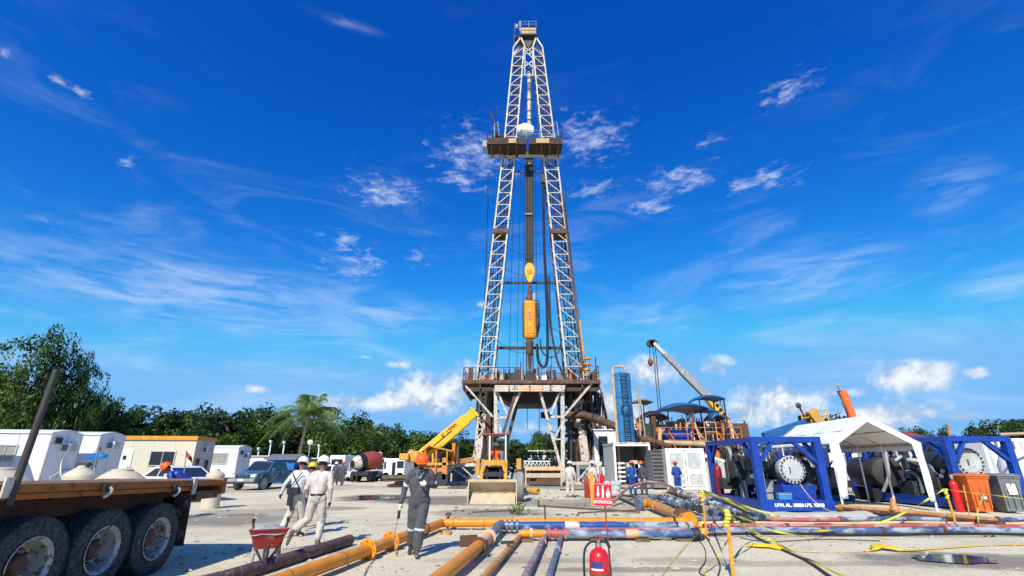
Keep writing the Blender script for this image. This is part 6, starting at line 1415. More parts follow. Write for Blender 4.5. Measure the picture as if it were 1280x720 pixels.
# blue tower tank
def tower():
    Y = 38.5; x0, x1 = P(771, 552, Y).x, P(794, 552, Y).x; z0, z1 = HC + .12, P(781, 467, Y).z; c = V(((x0 + x1) / 2, Y, 0)); r = (x1 - x0) / 2
    t = thing('tower_tank', 'tall blue cylindrical tank with a black ladder standing on the container', 'tank', (c.x, Y, z0)); 
    MB().lathe([(r * .96, z0), (r, z0 + .1), (r, z1 - .25), (r * 1.0, z1 - .05), (r * .9, z1), (0, z1 + .04)], c, (0, 0, 1), 30).build('shell', 'tank_blue', t, smooth=35)
    for z in np.linspace(z0 + .8, z1 - .6, 4): MB().lathe([(r, z - .03), (r + .03, z - .03), (r + .03, z + .03), (r, z + .03)], c, (0, 0, 1), 30).build('ring', 'tank_blue', t)
    mb = MB(); lx = c.x - .02
    for s in (0, .42): mb.tube([(lx + s - .2, Y - r - .14, z0 + .1), (lx + s - .2, Y - r - .14, z1 - .05)], .035, 5)
    lad = mb.build('ladder', 'black', t)
    for k in range(18):
        z = z0 + .3 + (z1 - z0 - .5) * k / 17
        if k not in (8, 9): MB().bar((lx - .2, Y - r - .14, z), (lx + .22, Y - r - .14, z), .05).build('rung', 'black', lad)
    mb = MB(); zc = z0 + (z1 - z0) * .47; mb.tube([V((lx + .01, Y - r - .16, zc)) + V((math.cos(a), 0, math.sin(a))) * .38 for a in [2 * math.pi * i / 20 for i in range(21)]], .035, 5); mb.build('cage_hoop', 'black', t)
    mb = MB(); xl = P(767.5, 500, Y).x; zt = P(768, 459, Y).z
    mb.tube([(xl, Y - .3, z0 - 2.6), (xl, Y - .3, zt - .25), (xl + .15, Y - .3, zt), (c.x + .1, Y - .3, zt), (c.x + .28, Y - .3, zt - .2), (c.x + .28, Y - .3, z1 - .1)], .10, 10); mb.build('vent_pipe', 'wood_pale', t, smooth=True)
    mb = MB(); xr = P(798, 500, Y).x; mb.tube([(xr - .1, Y, z0), (xr + .05, Y, z1 - 1.5)], .05, 6); mb.tube([(xr + .3, Y, z0), (xr + .1, Y, z1 - .9)], .045, 6); mb.build('side_pipe', 'wood_pale', t)
tower()
# white two-door cabinet
def cabinet():
    Y = 35; a, b = gb(834, 880, Y); H = P(850, 561, Y).z; t = thing('control_cabinet', 'white steel cabinet with two louvred doors behind the lone blue worker', 'cabinet', (a, Y, 0)); w = b - a
    MB().bx((0, 0, .12), (w, 2.6, H)).build('body', 'white_dirty', t, local=True)
    MB().bx((-.75, .9, .12), (-.02, 3.2, H - .05)).build('side_bay', 'grey_mid', t, local=True)
    for k in range(9): MB().bx((-.73, .86, .5 + k * .24), (-.06, .895, .62 + k * .24)).build('louvre', 'dark_steel', t, local=True)
    for (x0, x1) in ((.10, w * .48), (w * .52, w - .1)):
        d = MB().bx((x0, -.05, .25), (x1, -.003, H - .1)).build('door', 'white_clean', t, local=True, bevel=.01)
        MB().bx((x0 + .1, -.07, .35), (x1 - .1, -.053, H * .40)).build('louvre_panel', 'grey_light', d, local=True)
        MB().bx((x0 + .1, -.07, H * .52), (x1 - .1, -.053, H - .25)).build('louvre_panel', 'grey_light', d, local=True)
    for z in (.12, H): MB().bx((-.02, -.06, z - .07), (w + .02, .02, z + .03)).build('frame_edge', 'white_clean', t, local=True)
    for x in (0, w): MB().bx((x - .06, -.075, .0), (x + .06, .03, H + .04)).build('corner_post', 'white_clean', t, local=True)
cabinet()
a, b = gb(877, 905, 36); H = P(890, 577, 36).z; t = thing('panel_box', 'low pale grey corrugated box right of the white cabinet', 'container', (a, 36, 0))
MB().bx((0, 0, 0), (b - a, 3, H)).build('wall', 'grey_light', t, local=True)
for k in range(8): MB().bx((k * (b - a) / 8 + .02, -.04, .05), (k * (b - a) / 8 + .1, -.002, H - .05)).build('rib', 'grey_light', t, local=True)
for p, q, m, r, lb in (((830, 553), (912, 557), 'wood_pale', .16, 'long pale pipe running level above the white cabinet'), ((800, 548), (838, 557), 'brown_steel', .20, 'short tan pipe sloping beside the blue tower'), ((872, 567), (905, 577), 'white_clean', .13, 'white pipe sloping down behind the white cabinet')):
    one('overhead_pipe', m, lb, 'pipe', lambda mb: mb.tube([P(*p, 37.5), P(*q, 37.5)], r, 12), smooth=True)
# the platform with tanks, rails and canopies
def platform():
    Y = 42; a, b = gb(795, 935, Y); zf = P(850, 551, Y).z; t = thing('mud_tank_platform', 'long row of mud tanks with an orange-railed walkway and blue canopies', 'tank platform', ((a + b) / 2, Y, 0)); D = 6
    MB().bx((a, Y, zf - .12), (b, Y + D, zf)).build('walkway', 'rust', t); MB().bx((a, Y - .1, zf - .32), (b, Y - .003, zf + .02)).build('edge_beam', 'pipe_orange2', t)
    n = 6; cols = ['brown_steel', 'machine_dark', 'redox', 'grey_mid', 'dark_steel', 'brown_steel']
    for k in range(n): x0 = a + (b - a) * k / n; MB().bx((x0 + .05, Y + .5, .1), (x0 + (b - a) / n - .05, Y + D - .2, zf - .13)).build('tank', cols[k], t, bevel=.04)
    for k in range(13): x = a + (b - a) * k / 12; MB().bar((x, Y + .1, 0), (x, Y + .1, zf - .12), .16).build('post', 'brown_steel' if k % 3 else 'orange', t)
    z5 = P(860, 538, Y).z
    x0, x1 = gb(795, 933, Y); rail2(t, [(x0, Y + .05, zf), (x1, Y + .05, zf)], 1.05, 'orange'); rail2(t, [(x0, Y + D, zf), (x1, Y + D, zf)], 1.05, 'orange')
    xa, xb = gb(843, 866, Y); MB().bx((xa - .3, Y + .4, zf), (xb + .3, Y + 1.6, P(850, 537, Y).z)).build('blue_tank', 'blue', t, bevel=.03)
    for k in range(3): z = zf + .25 + k * .3; MB().bx((xa - .3, Y + .37, z), (xb + .3, Y + .397, z + .05)).build('tank_rib', 'blue', t)
    xa, xb = gb(887, 899, Y - 1); MB().bx((xa, Y - 1, 0), (xb, Y - .4, P(893, 556, Y - 1).z)).build('pillar', 'bin_orange', t, bevel=.02)
    # shakers, pumps and boxes on the walkway
    rnd = random.Random(21)
    boxes = [(797, 806, 526, 'white_clean'), (806, 815, 530, 'machine_dark'), (818, 823, 529, 'peach'), (824, 829, 527, 'white_clean'), (829, 834, 531, 'redox'), (862, 868, 522, 'peach'), (855, 862, 528, 'redox'), (846, 856, 526, 'wood_pale'), (838, 846, 531, 'white_dirty'), (868, 873, 530, 'white_clean'), (874, 880, 527, 'machine_dark'), (880, 888, 529, 'redox'), (891, 898, 530, 'white_clean'), (899, 904, 531, 'rust'), (907, 912, 533, 'dark_steel'), (916, 923, 530, 'white_clean'), (925, 935, 534, 'machine_dark')]
    for k, (xa, xb, yt, m) in enumerate(boxes):
        A, Bx = gb(xa, xb, Y + 2); z = P(xa, yt, Y + 2).z; y = Y + 1.7 + rnd.random() * 1.5
        mb = MB(); mb.bx((A, y, zf), (Bx, y + 1.0, z)); mb.tube([(A + .1, y - .1, zf), (A + .1, y - .1, z + .3)], .05, 6); mb.tube([(A, y - .08, (z + zf) / 2), (Bx, y - .08, (z + zf) / 2 + .2)], .05, 6); mb.build('shaker', m, t, bevel=.05)
    for k in range(26):
        x = rnd.uniform(800, 930); A = P(x, 540, Y + 1).x; B2 = P(x + rnd.uniform(-14, 14), 540, Y + 1).x; MB().bar((A, Y + 1.0, zf + .05), (B2, Y + 1.3, zf + rnd.uniform(1.2, 2.2)), .12).build('brace', rnd.choice(('peach', 'orange', 'rust', 'wood_pale')), t)
    # stairs in orange
    for xs, xe in ((836, 844), (897, 905), (917, 926)):
        A = P(xs, 540, Y - .4); Bq = P(xe, 552, Y - .4)
        MB().bar(A, Bq, .1).bar(A + V((0, 0, -.5)), Bq + V((0, 0, -.5)), .1).build('stair_rail', 'orange', t)
    rail2(t, [(P(877, 540, Y).x, Y - .8, zf - .1), (P(891, 540, Y).x, Y - .8, zf - .1)], 1.5, 'peach', sp=.8)
    rail2(t, [(P(893, 540, Y).x, Y + 3, zf + 1.1), (P(933, 540, Y).x, Y + 3, zf + 1.1)], .95, 'orange', sp=1.0)
    xa, xb = gb(893, 935, Y + 3); MB().bx((xa, Y + 3, zf + .9), (xb, Y + D, zf + 1.1)).build('upper_walkway', 'redox', t); MB().bx((xa + .2, Y + 3.4, zf + 1.1), (xa + 1.4, Y + 4.4, zf + 1.9)).build('red_box', 'redox', t, bevel=.04)
    MB().bx((P(896, 525, Y).x, Y + 2.9, P(900, 529, Y).z), (P(918, 525, Y).x, Y + 4.5, P(900, 523, Y).z)).build('red_roof', 'redox', t, bevel=.03)
    # canopies
    def canopy(x0, x1, ye, yp, Yc, m, dome=True, posts=True, nm='canopy', Dc=2.4):
        A, Bx = gb(x0, x1, Yc); A = P(x0, ye, Yc); Bq = P(x1, ye, Yc); zp = P((x0 + x1) / 2, yp, Yc).z; n = 14; k2 = 8; vs = []
        for i in range(n + 1):
            u = i / n
            for j in range(k2 + 1):
                v = j / k2; arch = (1 - (2 * u - 1) ** 2) ** .7 if dome else 1; av = (1 - abs(2 * v - 1) ** 3)
                vs.append((A.x + (Bq.x - A.x) * u, Yc - Dc / 2 + Dc * v, A.z + (zp - A.z) * arch * (.55 + .45 * av)))
        mb = MB(); mb.add(vs, [(i * (k2+1) + j, (i + 1) * (k2+1) + j, (i + 1) * (k2+1) + j + 1, i * (k2+1) + j + 1) for i in range(n) for j in range(k2)])
        o = mb.build(nm, m, t, smooth=True); s = o.modifiers.new('s', 'SOLIDIFY'); s.thickness = .09
        if posts:
            for x in (A.x + .15, Bq.x - .15):
                for yy in (Yc - Dc / 2 + .1, Yc + Dc / 2 - .1): MB().bar((x, yy, zf - .1), (x, yy, A.z + .05), .09).build('canopy_post', 'black', t)
    canopy(821, 873, 515, 505, Y + 2.5, 'canopy_blue', Dc=5.5); canopy(798, 831, 525, 514, Y + 1.5, 'black', Dc=3)
    canopy(789, 812, 504.5, 499, Y + 1, 'grey_mid', posts=False); q = P(801, 504, Y + 1); MB().tube([(q.x, Y + 1, zf), (q.x, Y + 1, q.z)], .07, 6).build('canopy_post', 'black', t); q2 = P(804, 504, Y + 1); MB().tube([(q2.x, Y + 1, zf), (q2.x, Y + 1, q2.z)], .05, 6).build('canopy_post', 'black', t)
    canopy(866, 900, 500.5, 494, Y + 3, 'canopy_blue', Dc=2.5); canopy(869, 895, 516, 512, Y + 3.5, 'canopy_blue', Dc=2); canopy(884, 902, 525, 515.5, Y + .8, 'canopy_blue', Dc=2)
    # vertical dark machines and hoses
    for x, y0, y1, r, m in ((811, 548, 530, .35, 'machine_dark'), (807, 545, 533, .3, 'dark_steel'), (815, 556, 520, .1, 'brown_steel'), (866, 552, 516, .09, 'redox'), (818, 600, 520, .12, 'rust'), (825, 556, 535, .15, 'peach')):
        MB().tube([P(x, y0, Y - .3), P(x, y1, Y - .3)], r, 10).build('pump_stack', m, t, smooth=True)
platform()
# crane behind, grey boom with yellow foot
def crane2():
    Y = 52; base = P(905, 530, Y); t = thing('boom_crane', 'crane with long grey boom and yellow lattice foot rising behind the mud tanks', 'crane', (base.x, Y, 0))
    a, b, c = P(908, 527, Y), P(882, 494, Y), P(817, 429, Y)
    MB().bar(a, b, .85, .7).build('boom_foot', 'yellow', t, bevel=.05)
    d = (b - a)
    for k in range(6): q = a + d * (k + .3) / 6; MB().box(q + V((.1, -.42, .1)), (.35, .06, .35), ry=.7).build('foot_lattice', 'black', t)
    MB().bar(b, b.lerp(c, .45), .66, .66).build('boom_section', 'grey', t, bevel=.04); MB().bar(b.lerp(c, .44), b.lerp(c, .8), .52, .52).build('boom_section', 'grey', t, bevel=.04); MB().bar(b.lerp(c, .79), c, .40, .40).build('boom_section', 'grey_light', t, bevel=.03)
    for q in (c, P(813, 429.5, Y)): MB().lathe([(.1, -.15), (.42, -.15), (.42, .15), (.1, .15)], q, (0, 1, 0), 16).build('boom_sheave', 'dark_steel', t)
    MB().bar(c, P(812, 429, Y), .3).build('boom_tip', 'dark_steel', t)
    for x0, y0, x1, y1 in ((816, 431, 823, 512), (819, 432, 826, 512), (812, 431, 812.5, 450)): MB().tube([P(x0, y0, Y), P(x1, y1, Y)], .045, 5).build('hoist_rope', 'cable', t)
    q = P(813, 453, Y); MB().lathe([(.05, .5), (.28, .2), (.28, -.1), (.12, -.4), (0, -.45)], q, (0, 0, 1), 12).build('hook_block', 'redox', t, smooth=True)
    MB().box((base.x + .4, Y + .5, base.z / 2), (3.2, 3, base.z)).build('crane_body', 'rust', t, bevel=.05); MB().tube([P(900, 522, Y), P(886, 500, Y)], .14, 8).build('lift_cylinder', 'grey', t, smooth=True)
    for k in range(3): MB().tube([P(899 + k * 3, 520 + k * 3, Y - .3), P(901 + k * 2, 500 + k * 6, Y - .3)], .03, 5).build('handrail', 'cable', t)
crane2()
# small cradle crane right of centre and pale blue ramp
def cradle():
    Y = 33; q = P(1015, 530, Y); t = thing('yellow_lift_head', 'small yellow and orange lifting head above the first blue skid', 'lifting gear', (q.x, Y, 0))
    MB().bar(P(955, 546, Y), P(1006, 529, Y), .5, .5).build('ramp_beam', 'canopy_blue', t, bevel=.03)
    rail2(t, [P(1004, 530, Y), P(1036, 526, Y)], .75, 'yellow', sp=.5); MB().box(P(1019, 522, Y), (.6, .5, 1.0), ry=-.5).build('bracket', 'yellow_dusty', t, bevel=.04); MB().box(P(1008, 525, Y + .5), (.8, .6, .6)).build('winch', 'dark_steel', t, bevel=.06)
    MB().tube([P(1005, 521, Y), P(998, 506, Y)], .07, 6).build('arm', 'dark_steel', t); MB().lathe([(0, -.1), (.2, 0), (0, .1)], P(998, 507, Y), (0, 1, 0), 10).build('sheave', 'dark_steel', t)
    MB().bx((P(1000, 530, Y).x, Y + .5, 0), (P(1034, 530, Y).x, Y + 2.5, P(1015, 533, Y).z)).build('cradle_body', 'machine_dark', t, bevel=.05)
cradle()
# windsock
def windsock():
    Y = 33; a, b = P(1068, 527, Y), P(1052, 488, Y); t = thing('windsock', 'faded orange windsock hanging on a thin pole above the canopy tent', 'windsock', (b.x, Y, 0))
    rings = []
    for i in range(11):
        u = i / 10; c = b.lerp(a, u); r = .27 - .06 * u
        rings.append([c + V((math.cos(q), math.sin(q), .15 * math.cos(q))) * r * (1 + .14 * math.sin(q * 3 + i * 1.3)) for q in [2 * math.pi * k / 14 for k in range(14)]])
    o = MB().loft(rings, caps=False).build('sock', 'windsock', t, smooth=True); s = o.modifiers.new('s', 'SOLIDIFY'); s.thickness = .02
    MB().tube([b + V((math.cos(q), math.sin(q), .15 * math.cos(q))) * .28 for q in [2 * math.pi * k / 16 for k in range(17)]], .03, 5).build('hoop', 'grey', t)
    MB().tube([(b.x + .7, Y + .2, 0), (b.x - .1, Y + .2, b.z + .5), b], .05, 6).build('pole', 'grey', t)
M['windsock'] = mat('windsock_orange', (.80, .16, .04), .8, var=.1)
windsock()
one('whip_aerial', 'grey', 'thin bent whip aerial above the first blue skid', 'aerial', lambda mb: mb.tube(curve_pts([P(1021, 545, 23), P(1022, 522, 23), P(1030, 500, 23), P(1046, 480, 23)], 6), .015, 5))

# ---------------------------------------------------------------- blue pump skids
def blue_skid(label, xl, Y, Wd, Lg, H, lettering=None, seed=1, flange=(.62, 1.45), fr=.50):
    t = thing('pump_skid', label, 'pump skid', (xl, Y, 0), 0, 'blue framed pump skids'); rnd = random.Random(seed); p = .26
    X0, X1, Y0, Y1 = 0, Wd, 0, Lg
    for x in (X0 + p / 2, X1 - p / 2):
        for y in (Y0 + p / 2, Y1 - p / 2): MB().bx((x - p / 2, y - p / 2, .42), (x + p / 2, y + p / 2, H - .20)).build('corner_post', 'blue', t, local=True, bevel=.012)
    for y in (Y0, Y1 - .22): MB().bx((X0, y, H - .20), (X1, y + .22, H)).build('top_beam', 'blue', t, local=True, bevel=.012)
    for x in (X0, X1 - .2): MB().bx((x + .003, Y0 + .223, H - .19), (x + .197, Y1 - .223, H - .01)).build('top_beam', 'blue', t, local=True)
    base = MB().bx((X0 - .03, Y0 - .03, .06), (X1 + .03, Y0 + .25, .42)).build('base_beam', 'blue', t, local=True, bevel=.012)
    MB().bx((X0 - .02, Y1 - .25, .06), (X1 + .02, Y1, .42)).build('base_beam', 'blue', t, local=True)
    for x in (X0, X1 - .18): MB().bx((x, Y0 + .253, .07), (x + .18, Y1 - .253, .41)).build('base_beam', 'blue', t, local=True)
    MB().bx((X0 + .2, Y0 + .26, .2), (X1 - .2, Y1 - .26, .3)).build('deck_plate', 'blue', t, local=True)
    MB().bar((X0 + .22, Y0 + .11, H - .95), (X0 + .85, Y0 + .11, H - .15), .15, .12).build('corner_brace', 'blue', t, local=True); MB().bar((X1 - .22, Y0 + .11, H - .95), (X1 - 1.05, Y0 + .11, H - .15), .15, .12).build('corner_brace', 'blue', t, local=True)
    for x in (X0 + .1, X1 - .1):
        for y0, y1 in ((Y0 + .22, Y0 + 1.0), (Y1 - .22, Y1 - 1.0)): MB().bar((x, y0, H - .9), (x, y1, H - .15), .12).build('corner_brace', 'blue', t, local=True)
    for k in range(3): y = Y0 + .8 + k * (Lg - 1.6) / 2; MB().bx((X0 + .2, y, H - .16), (X1 - .2, y + .1, H - .06)).build('roof_bar', 'canopy_blue', t, local=True)
    # pressure vessel with a bolted blind flange
    cx, cz = X0 + Wd * flange[0], flange[1]
    MB().lathe([(fr * .80, 0), (fr * .80, Lg * .45), (fr * .5, Lg * .52)], (cx, Y0 + .62, cz), (0, 1, 0), 32).build('vessel', 'machine_dark', t, local=True, smooth=35)
    f = MB().lathe([(0, 0), (fr * .72, 0), (fr * .76, .02), (fr, .025), (fr, .12), (fr * .8, .13)], (cx, Y0 + .48, cz), (0, 1, 0), 40).build('blind_flange', 'grey_light', t, local=True, smooth=30)
    for k in range(20):
        a = 2 * math.pi * k / 20; MB().lathe([(.032, -.05), (.032, .0), (.030, .03)], (cx + math.cos(a) * fr * .87, Y0 + .485, cz + math.sin(a) * fr * .87), (0, 1, 0), 6).build('bolt', 'machine_dark', f, local=True)
    MB().tube([(cx - .12, Y0 + .47, cz + .06), (cx - .12, Y0 + .43, cz + .1), (cx - .12, Y0 + .43, cz - .1), (cx - .12, Y0 + .47, cz - .12)], .015, 5).build('lifting_lug', 'machine_dark', f, local=True)
    MB().lathe([(fr * 1.0, 0), (fr * 1.0, .14), (fr * .8, .15), (fr * .8, 0)], (cx, Y0 + .66, cz), (0, 1, 0), 36).build('vessel_flange', 'grey', t, local=True, smooth=30)
    MB().tube([(X0 + .42, Y0 + .5, .42), (X0 + .42, Y0 + .5, H - .7), (X0 + .60, Y0 + .6, H - .3)], .085, 12).build('riser_pipe', 'grey_light', t, local=True, smooth=True)
    MB().bx((cx - .5, Y0 + .45, .30), (cx + .9 if cx + .9 < X1 - .3 else X1 - .3, Y0 + 1.2, .92)).build('saddle_box', 'blue', t, local=True, bevel=.02)
    for s in (-1, 1): MB().bar((cx + s * .3, Y0 + .8, .9), (cx + s * .3, Y0 + .8, cz - fr * .7), .12).build('saddle', 'blue', t, local=True)
    # machinery along the length
    cols = ['machine_dark', 'grey_mid', 'dark_steel', 'machine_dark', 'grey', 'machine_dark']
    for k in range(54):
        x = rnd.uniform(X0 + .35, X1 - .4); y = rnd.uniform(Y0 + 1.3, Y1 - .5); z = rnd.uniform(.3, H - 1.0); h = rnd.uniform(.3, .9); r = rnd.uniform(.07, .28); m = rnd.choice(cols)
        if k % 3 == 0: MB().lathe([(r * .8, 0), (r, .05), (r, h * .4), (r * 1.25, h * .42), (r * 1.25, h * .5), (r, h * .52), (r, h), (r * .5, h * 1.1)], (x, y, z), rnd.choice(((0, 0, 1), (1, 0, 0), (0, 1, 0))), 14).build('valve_body', m, t, local=True, smooth=30)
        elif k % 3 == 1: MB().box((x, y, z + h / 2), (r * 2.2, r * 3, h)).build('pump_casing', m, t, local=True, bevel=.04)
        else: MB().tube(curve_pts([(x, y, .3), (x, y, z + h * .6), (x + rnd.uniform(-.6, .6), y + .3, z + h), (x + rnd.uniform(-.8, .8), y + rnd.uniform(.2, 1), z + h * .4)], 5), r * .35, 8).build('pipework', rnd.choice(cols + ['white_dirty', 'grey_light']), t, local=True, smooth=True)
    for k in range(4): MB().lathe([(.0, -.02), (.08, -.02), (.085, .02), (0, .025)], (X0 + .3 + .35 * k, Y0 + 1.0 + .3 * k, 1.2 + .18 * k), (0, -1, 0), 16).build('gauge', 'lamp_white', t, local=True)
    if lettering: text(lettering, .155, V((xl + Wd * .52, Y - .034, .25)), Euler((math.pi / 2, 0, 0)), 'lamp_white', t, 'stencilled_lettering', .003, .008)
    return t
X1L = P(953, 640, 19.2).x
bs = blue_skid('blue framed pump skid with white lettering on its base, left of the canopy tent', X1L, 19.2, 2.62, 4.6, 2.62, 'UBM. AL. 10000-LBS. 32000', 3)
MB().box((.95, .16, .545), (.46, .22, .24)).build('toolbox', 'pale_blue', bs, local=True, bevel=.015)
MB().box((.95, .04, .60), (.48, .02, .02)).build('toolbox_seam', 'grey_light', bs, local=True)
tbx = V((X1L + .95, 19.30, .42))
blue_skid('blue framed pump skid behind the two waste bins', P(1195, 600, 20).x, 20, 2.62, 5.0, 2.68, None, 7, (.45, 1.72), .55)
blue_skid('darker blue framed skid seen through the back of the canopy tent', 14.8, 28.5, 2.6, 5, 2.62, None, 11)
blue_skid('blue framed skid standing behind and left of the second one, right of the tent', P(1172, 600, 25).x - .3, 26.5, 2.5, 4.5, 3.0, None, 13)
# red cylinder at the left post of the first skid
def bottle(label, c, h, r, m, group=None):
    t = thing('gas_cylinder', label, 'gas cylinder', (c.x, c.y, 0), 0, group)
    MB().lathe([(r * .9, .0), (r, .03), (r, h * .82), (r * .85, h * .89), (r * .35, h * .94), (r * .3, h)], (0, 0, 0), (0, 0, 1), 18).build('body', m, t, local=True, smooth=35)
    MB().lathe([(r * .4, h - .01), (r * .45, h + .12), (0, h + .13)], (0, 0, 0), (0, 0, 1), 10).build('valve_cap', 'grey', t, local=True, smooth=True)
M['maroon'] = mat('maroon_cylinder', (.22, .012, .02), .4)
bottle('dark red gas cylinder at the left rear of the first blue skid', P(897, 590, 23.2), 1.7, .17, 'maroon')
# dark person inside the first skid
q = P(1003, 590, 20.9); j = stand(.06, .2); person('worker in dark clothes leaning inside the first blue skid', (q.x, q.y, .30), 2.2, j, dict(torso='glove_dark', hat='glove_dark', boot='boot'), 'workers further back', .022)
q = P(1050, 600, 26.5); person('worker in an orange and red coverall beyond the tent, seen past its left leg', (q.x, q.y, 0), 1.5, stand(.1, .1), dict(torso='cloth_orange', hat='hat_red', boot='boot'), 'workers further back', .022, height=.9)
q = P(1263, 580, 30); person('worker in blue raised up on equipment at the right edge', (q.x, q.y, 1.15), 2.4, stand(.08, .15), dict(torso='coverall_blue', hat='coverall_blue', boot='boot'), 'workers further back', .022)

# ---------------------------------------------------------------- canopy tent
def tent():
    Y0, Y1 = 19.7, 25.4; Lx, Rx = P(1037, 551, Y0).x, P(1148, 548, Y0).x; ez = P(1037, 553, Y0).z; px, pz = (Lx + Rx) / 2 - .12, P(1084, 519, Y0).z
    t = thing('canopy_tent', 'white gable canopy tent on slim poles between the blue skids', 'tent', ((Lx + Rx) / 2, Y0, 0)); shift = .35
    def yy(v): return Y0 + (Y1 - Y0) * v
    n = 10; k = 14
    for side, xe in ((0, Lx), (1, Rx)):
        mb = MB(); vs = []
        for i in range(n + 1):
            for j in range(k + 1):
                u, v = i / n, j / k; sag = .05 * math.sin(math.pi * u) * (.4 + abs(math.sin(v * math.pi * 4)))
                vs.append((xe + (px - xe) * u + shift * v, yy(v), ez + (pz - ez) * u - sag))
        mb.add(vs, [(i * (k+1) + j, (i+1) * (k+1) + j, (i+1) * (k+1) + j + 1, i * (k+1) + j + 1) for i in range(n) for j in range(k)])
        o = mb.build('roof_sheet', 'cloth_white', t, smooth=True); s = o.modifiers.new('s', 'SOLIDIFY'); s.thickness = .012
        # valance along the side
        mb = MB(); vs = []
        for j in range(29):
            v = j / 28; w = .03 * math.sin(j * 1.9)
            for z in (0, -.14, -.28): vs.append((xe + shift * v + (w if z else 0), yy(v), ez + z + (.02 * math.sin(j * .9) if z < -.2 else 0)))
        mb.add(vs, [(3*j+i, 3*j+i+1, 3*j+i+4, 3*j+i+3) for j in range(28) for i in range(2)]); o = mb.build('valance', 'cloth_in', t, smooth=True); s = o.modifiers.new('s', 'SOLIDIFY'); s.thickness = .01
    # gable hem band in front and its return down the legs
    for xe in (Lx, Rx):
        a, b = V((xe, Y0 - .02, ez)), V((px, Y0 - .02, pz)); d = V((0, 0, -.24)); q = [a, b, b + d, a + d]
        MB().add(q + [p + V((0, .03, 0)) for p in q], [(0,1,2,3),(7,6,5,4),(0,4,5,1),(1,5,6,2),(2,6,7,3),(3,7,4,0)]).build('gable_band', 'cloth_white', t)
    for xe, s, zb in ((Lx, 1, .45), (Rx, -1, .35)):
        mb = MB(); vs = []
        for i in range(12):
            u = i / 11; z = ez - .02 - (ez - zb) * u; w = .34 - .12 * u
            if xe == Lx: w = .34 + .1 * math.sin(u * 3.14) - .10 * u
            for j in range(5): vs.append((xe + s * w * j / 4 - s * .02, Y0 - .03 + .025 * math.sin(j * 2 + i * .7), z))
        mb.add(vs, [(5*i+j, 5*i+j+1, 5*i+j+6, 5*i+j+5) for i in range(11) for j in range(4)]); o = mb.build('leg_curtain', 'cloth_white', t, smooth=True); sd_ = o.modifiers.new('s', 'SOLIDIFY'); sd_.thickness = .012
    for v in (0, .40, .70, 1.0):
        for xe, nm in ((Lx, 0), (Rx, 1)): MB().tube([(xe + shift * v, yy(v) + .02, 0), (xe + shift * v, yy(v) + .02, ez)], .038, 8).build('tent_pole', 'lamp_white', t, smooth=True)
        mb = MB(); mb.tube([(Lx + shift * v, yy(v) + .03, ez - .05), (px + shift * v, yy(v) + .03, pz - .07), (Rx + shift * v, yy(v) + .03, ez - .05)], .03, 7); mb.build('rafter', 'grey', t)
    for (xa, za) in ((Lx, ez), (px, pz), (Rx, ez), ((Lx + px) / 2, (ez + pz) / 2), ((Rx + px) / 2, (ez + pz) / 2)): MB().tube([(xa, Y0 + .03, za - .07), (xa + shift, Y1, za - .07)], .026, 6).build('purlin', 'grey', t)
tent()
# second white curtain bundle on the rear pole and a dark tank under the tent
def tank_under():
    t = thing('dark_tank', 'large dark horizontal tank standing behind the right side of the tent', 'tank', (17.6, 25, 0))
    MB().lathe([(0, 0), (.35, .03), (.62, .1), (.7, .25), (.7, 3.0), (.6, 3.2), (0, 3.3)], (17.2, 23.8, 1.3), (.25, 1, 0), 34).build('shell', 'dark_steel', t, smooth=35)
    for s in (0, 1): MB().bx((16.6 + .5 * s, 24.3 + 1.8 * s, .0), (18.2 + .4 * s, 24.6 + 1.8 * s, .6)).build('saddle', 'black', t)
    MB().tube(curve_pts([(16.6, 23.6, .5), (16.8, 23.3, 1.2), (17.1, 23.5, 2.2), (17.8, 23.8, 2.4)], 6), .07, 8).build('pipework', 'grey', t, smooth=True)
    t = thing('compressor', 'dark compressor under the tent with tangled hoses', 'compressor', (15.0, 25.5, 0))
    MB().bx((14.3, 25, .3), (16.0, 26.6, 1.5)).build('body', 'machine_dark', t, bevel=.12); MB().lathe([(.1, 0), (.42, .02), (.45, .1), (.2, .3)], (15.1, 24.95, 1.0), (0, -1, 0), 22).build('fan_cowl', 'grey_mid', t, smooth=35)
    for k in range(4): MB().tube(curve_pts([(14.4 + .4 * k, 24.9, .4), (14.2 + .4 * k, 24.6, 1.2 + .1 * k), (14.9 + .3 * k, 24.9, 1.9)], 6), .04, 6).build('hose', ('cable', 'grey_light', 'cable', 'grey')[k], t, smooth=True)
    MB().bx((14.2, 24.9, 0), (16.1, 26.8, .28)).build('skid_base', 'canopy_blue', t)
tank_under()
# white trailers far behind the skids
for x0, x1, yt, Y, lb in ((1010, 1060, 566, 40, 'white equipment box seen through the first blue skid'), (1066, 1085, 567, 38, 'white louvred unit seen under the tent'), (1098, 1106, 560, 38, 'white narrow unit with slats under the tent'), (1236, 1300, 548, 38, 'white panelled trailer behind the right-hand skid'), (925, 960, 572, 40, 'pale low box behind the first skid')):
    a, b = gb(x0, x1, Y); H = P(x0, yt, Y).z; t = thing('white_unit', lb, 'equipment unit', (a, Y, 0)); w = b - a
    MB().bx((0, 0, .5), (w, 2.5, H)).build('wall', 'white_clean', t, local=True, bevel=.03); n = max(3, int(w / .6))
    for k in range(n): MB().bx((w * (k + .35) / n, -.03, .7), (w * (k + .75) / n, -.003, H - .2)).build('louvre' if n < 5 else 'window', 'grey_mid' if k % 2 else 'grey_light', t, local=True)
    MB().bx((0, .1, 0), (w, 2.3, .5)).build('base', 'dark_steel', t, local=True)
rf = thing('red_roof', 'dark red roof ridge behind the right slope of the tent', 'roof', (P(1138, 545, 34).x, 34, 0)); A, B_ = P(1130, 540, 34), P(1149, 540, 34)
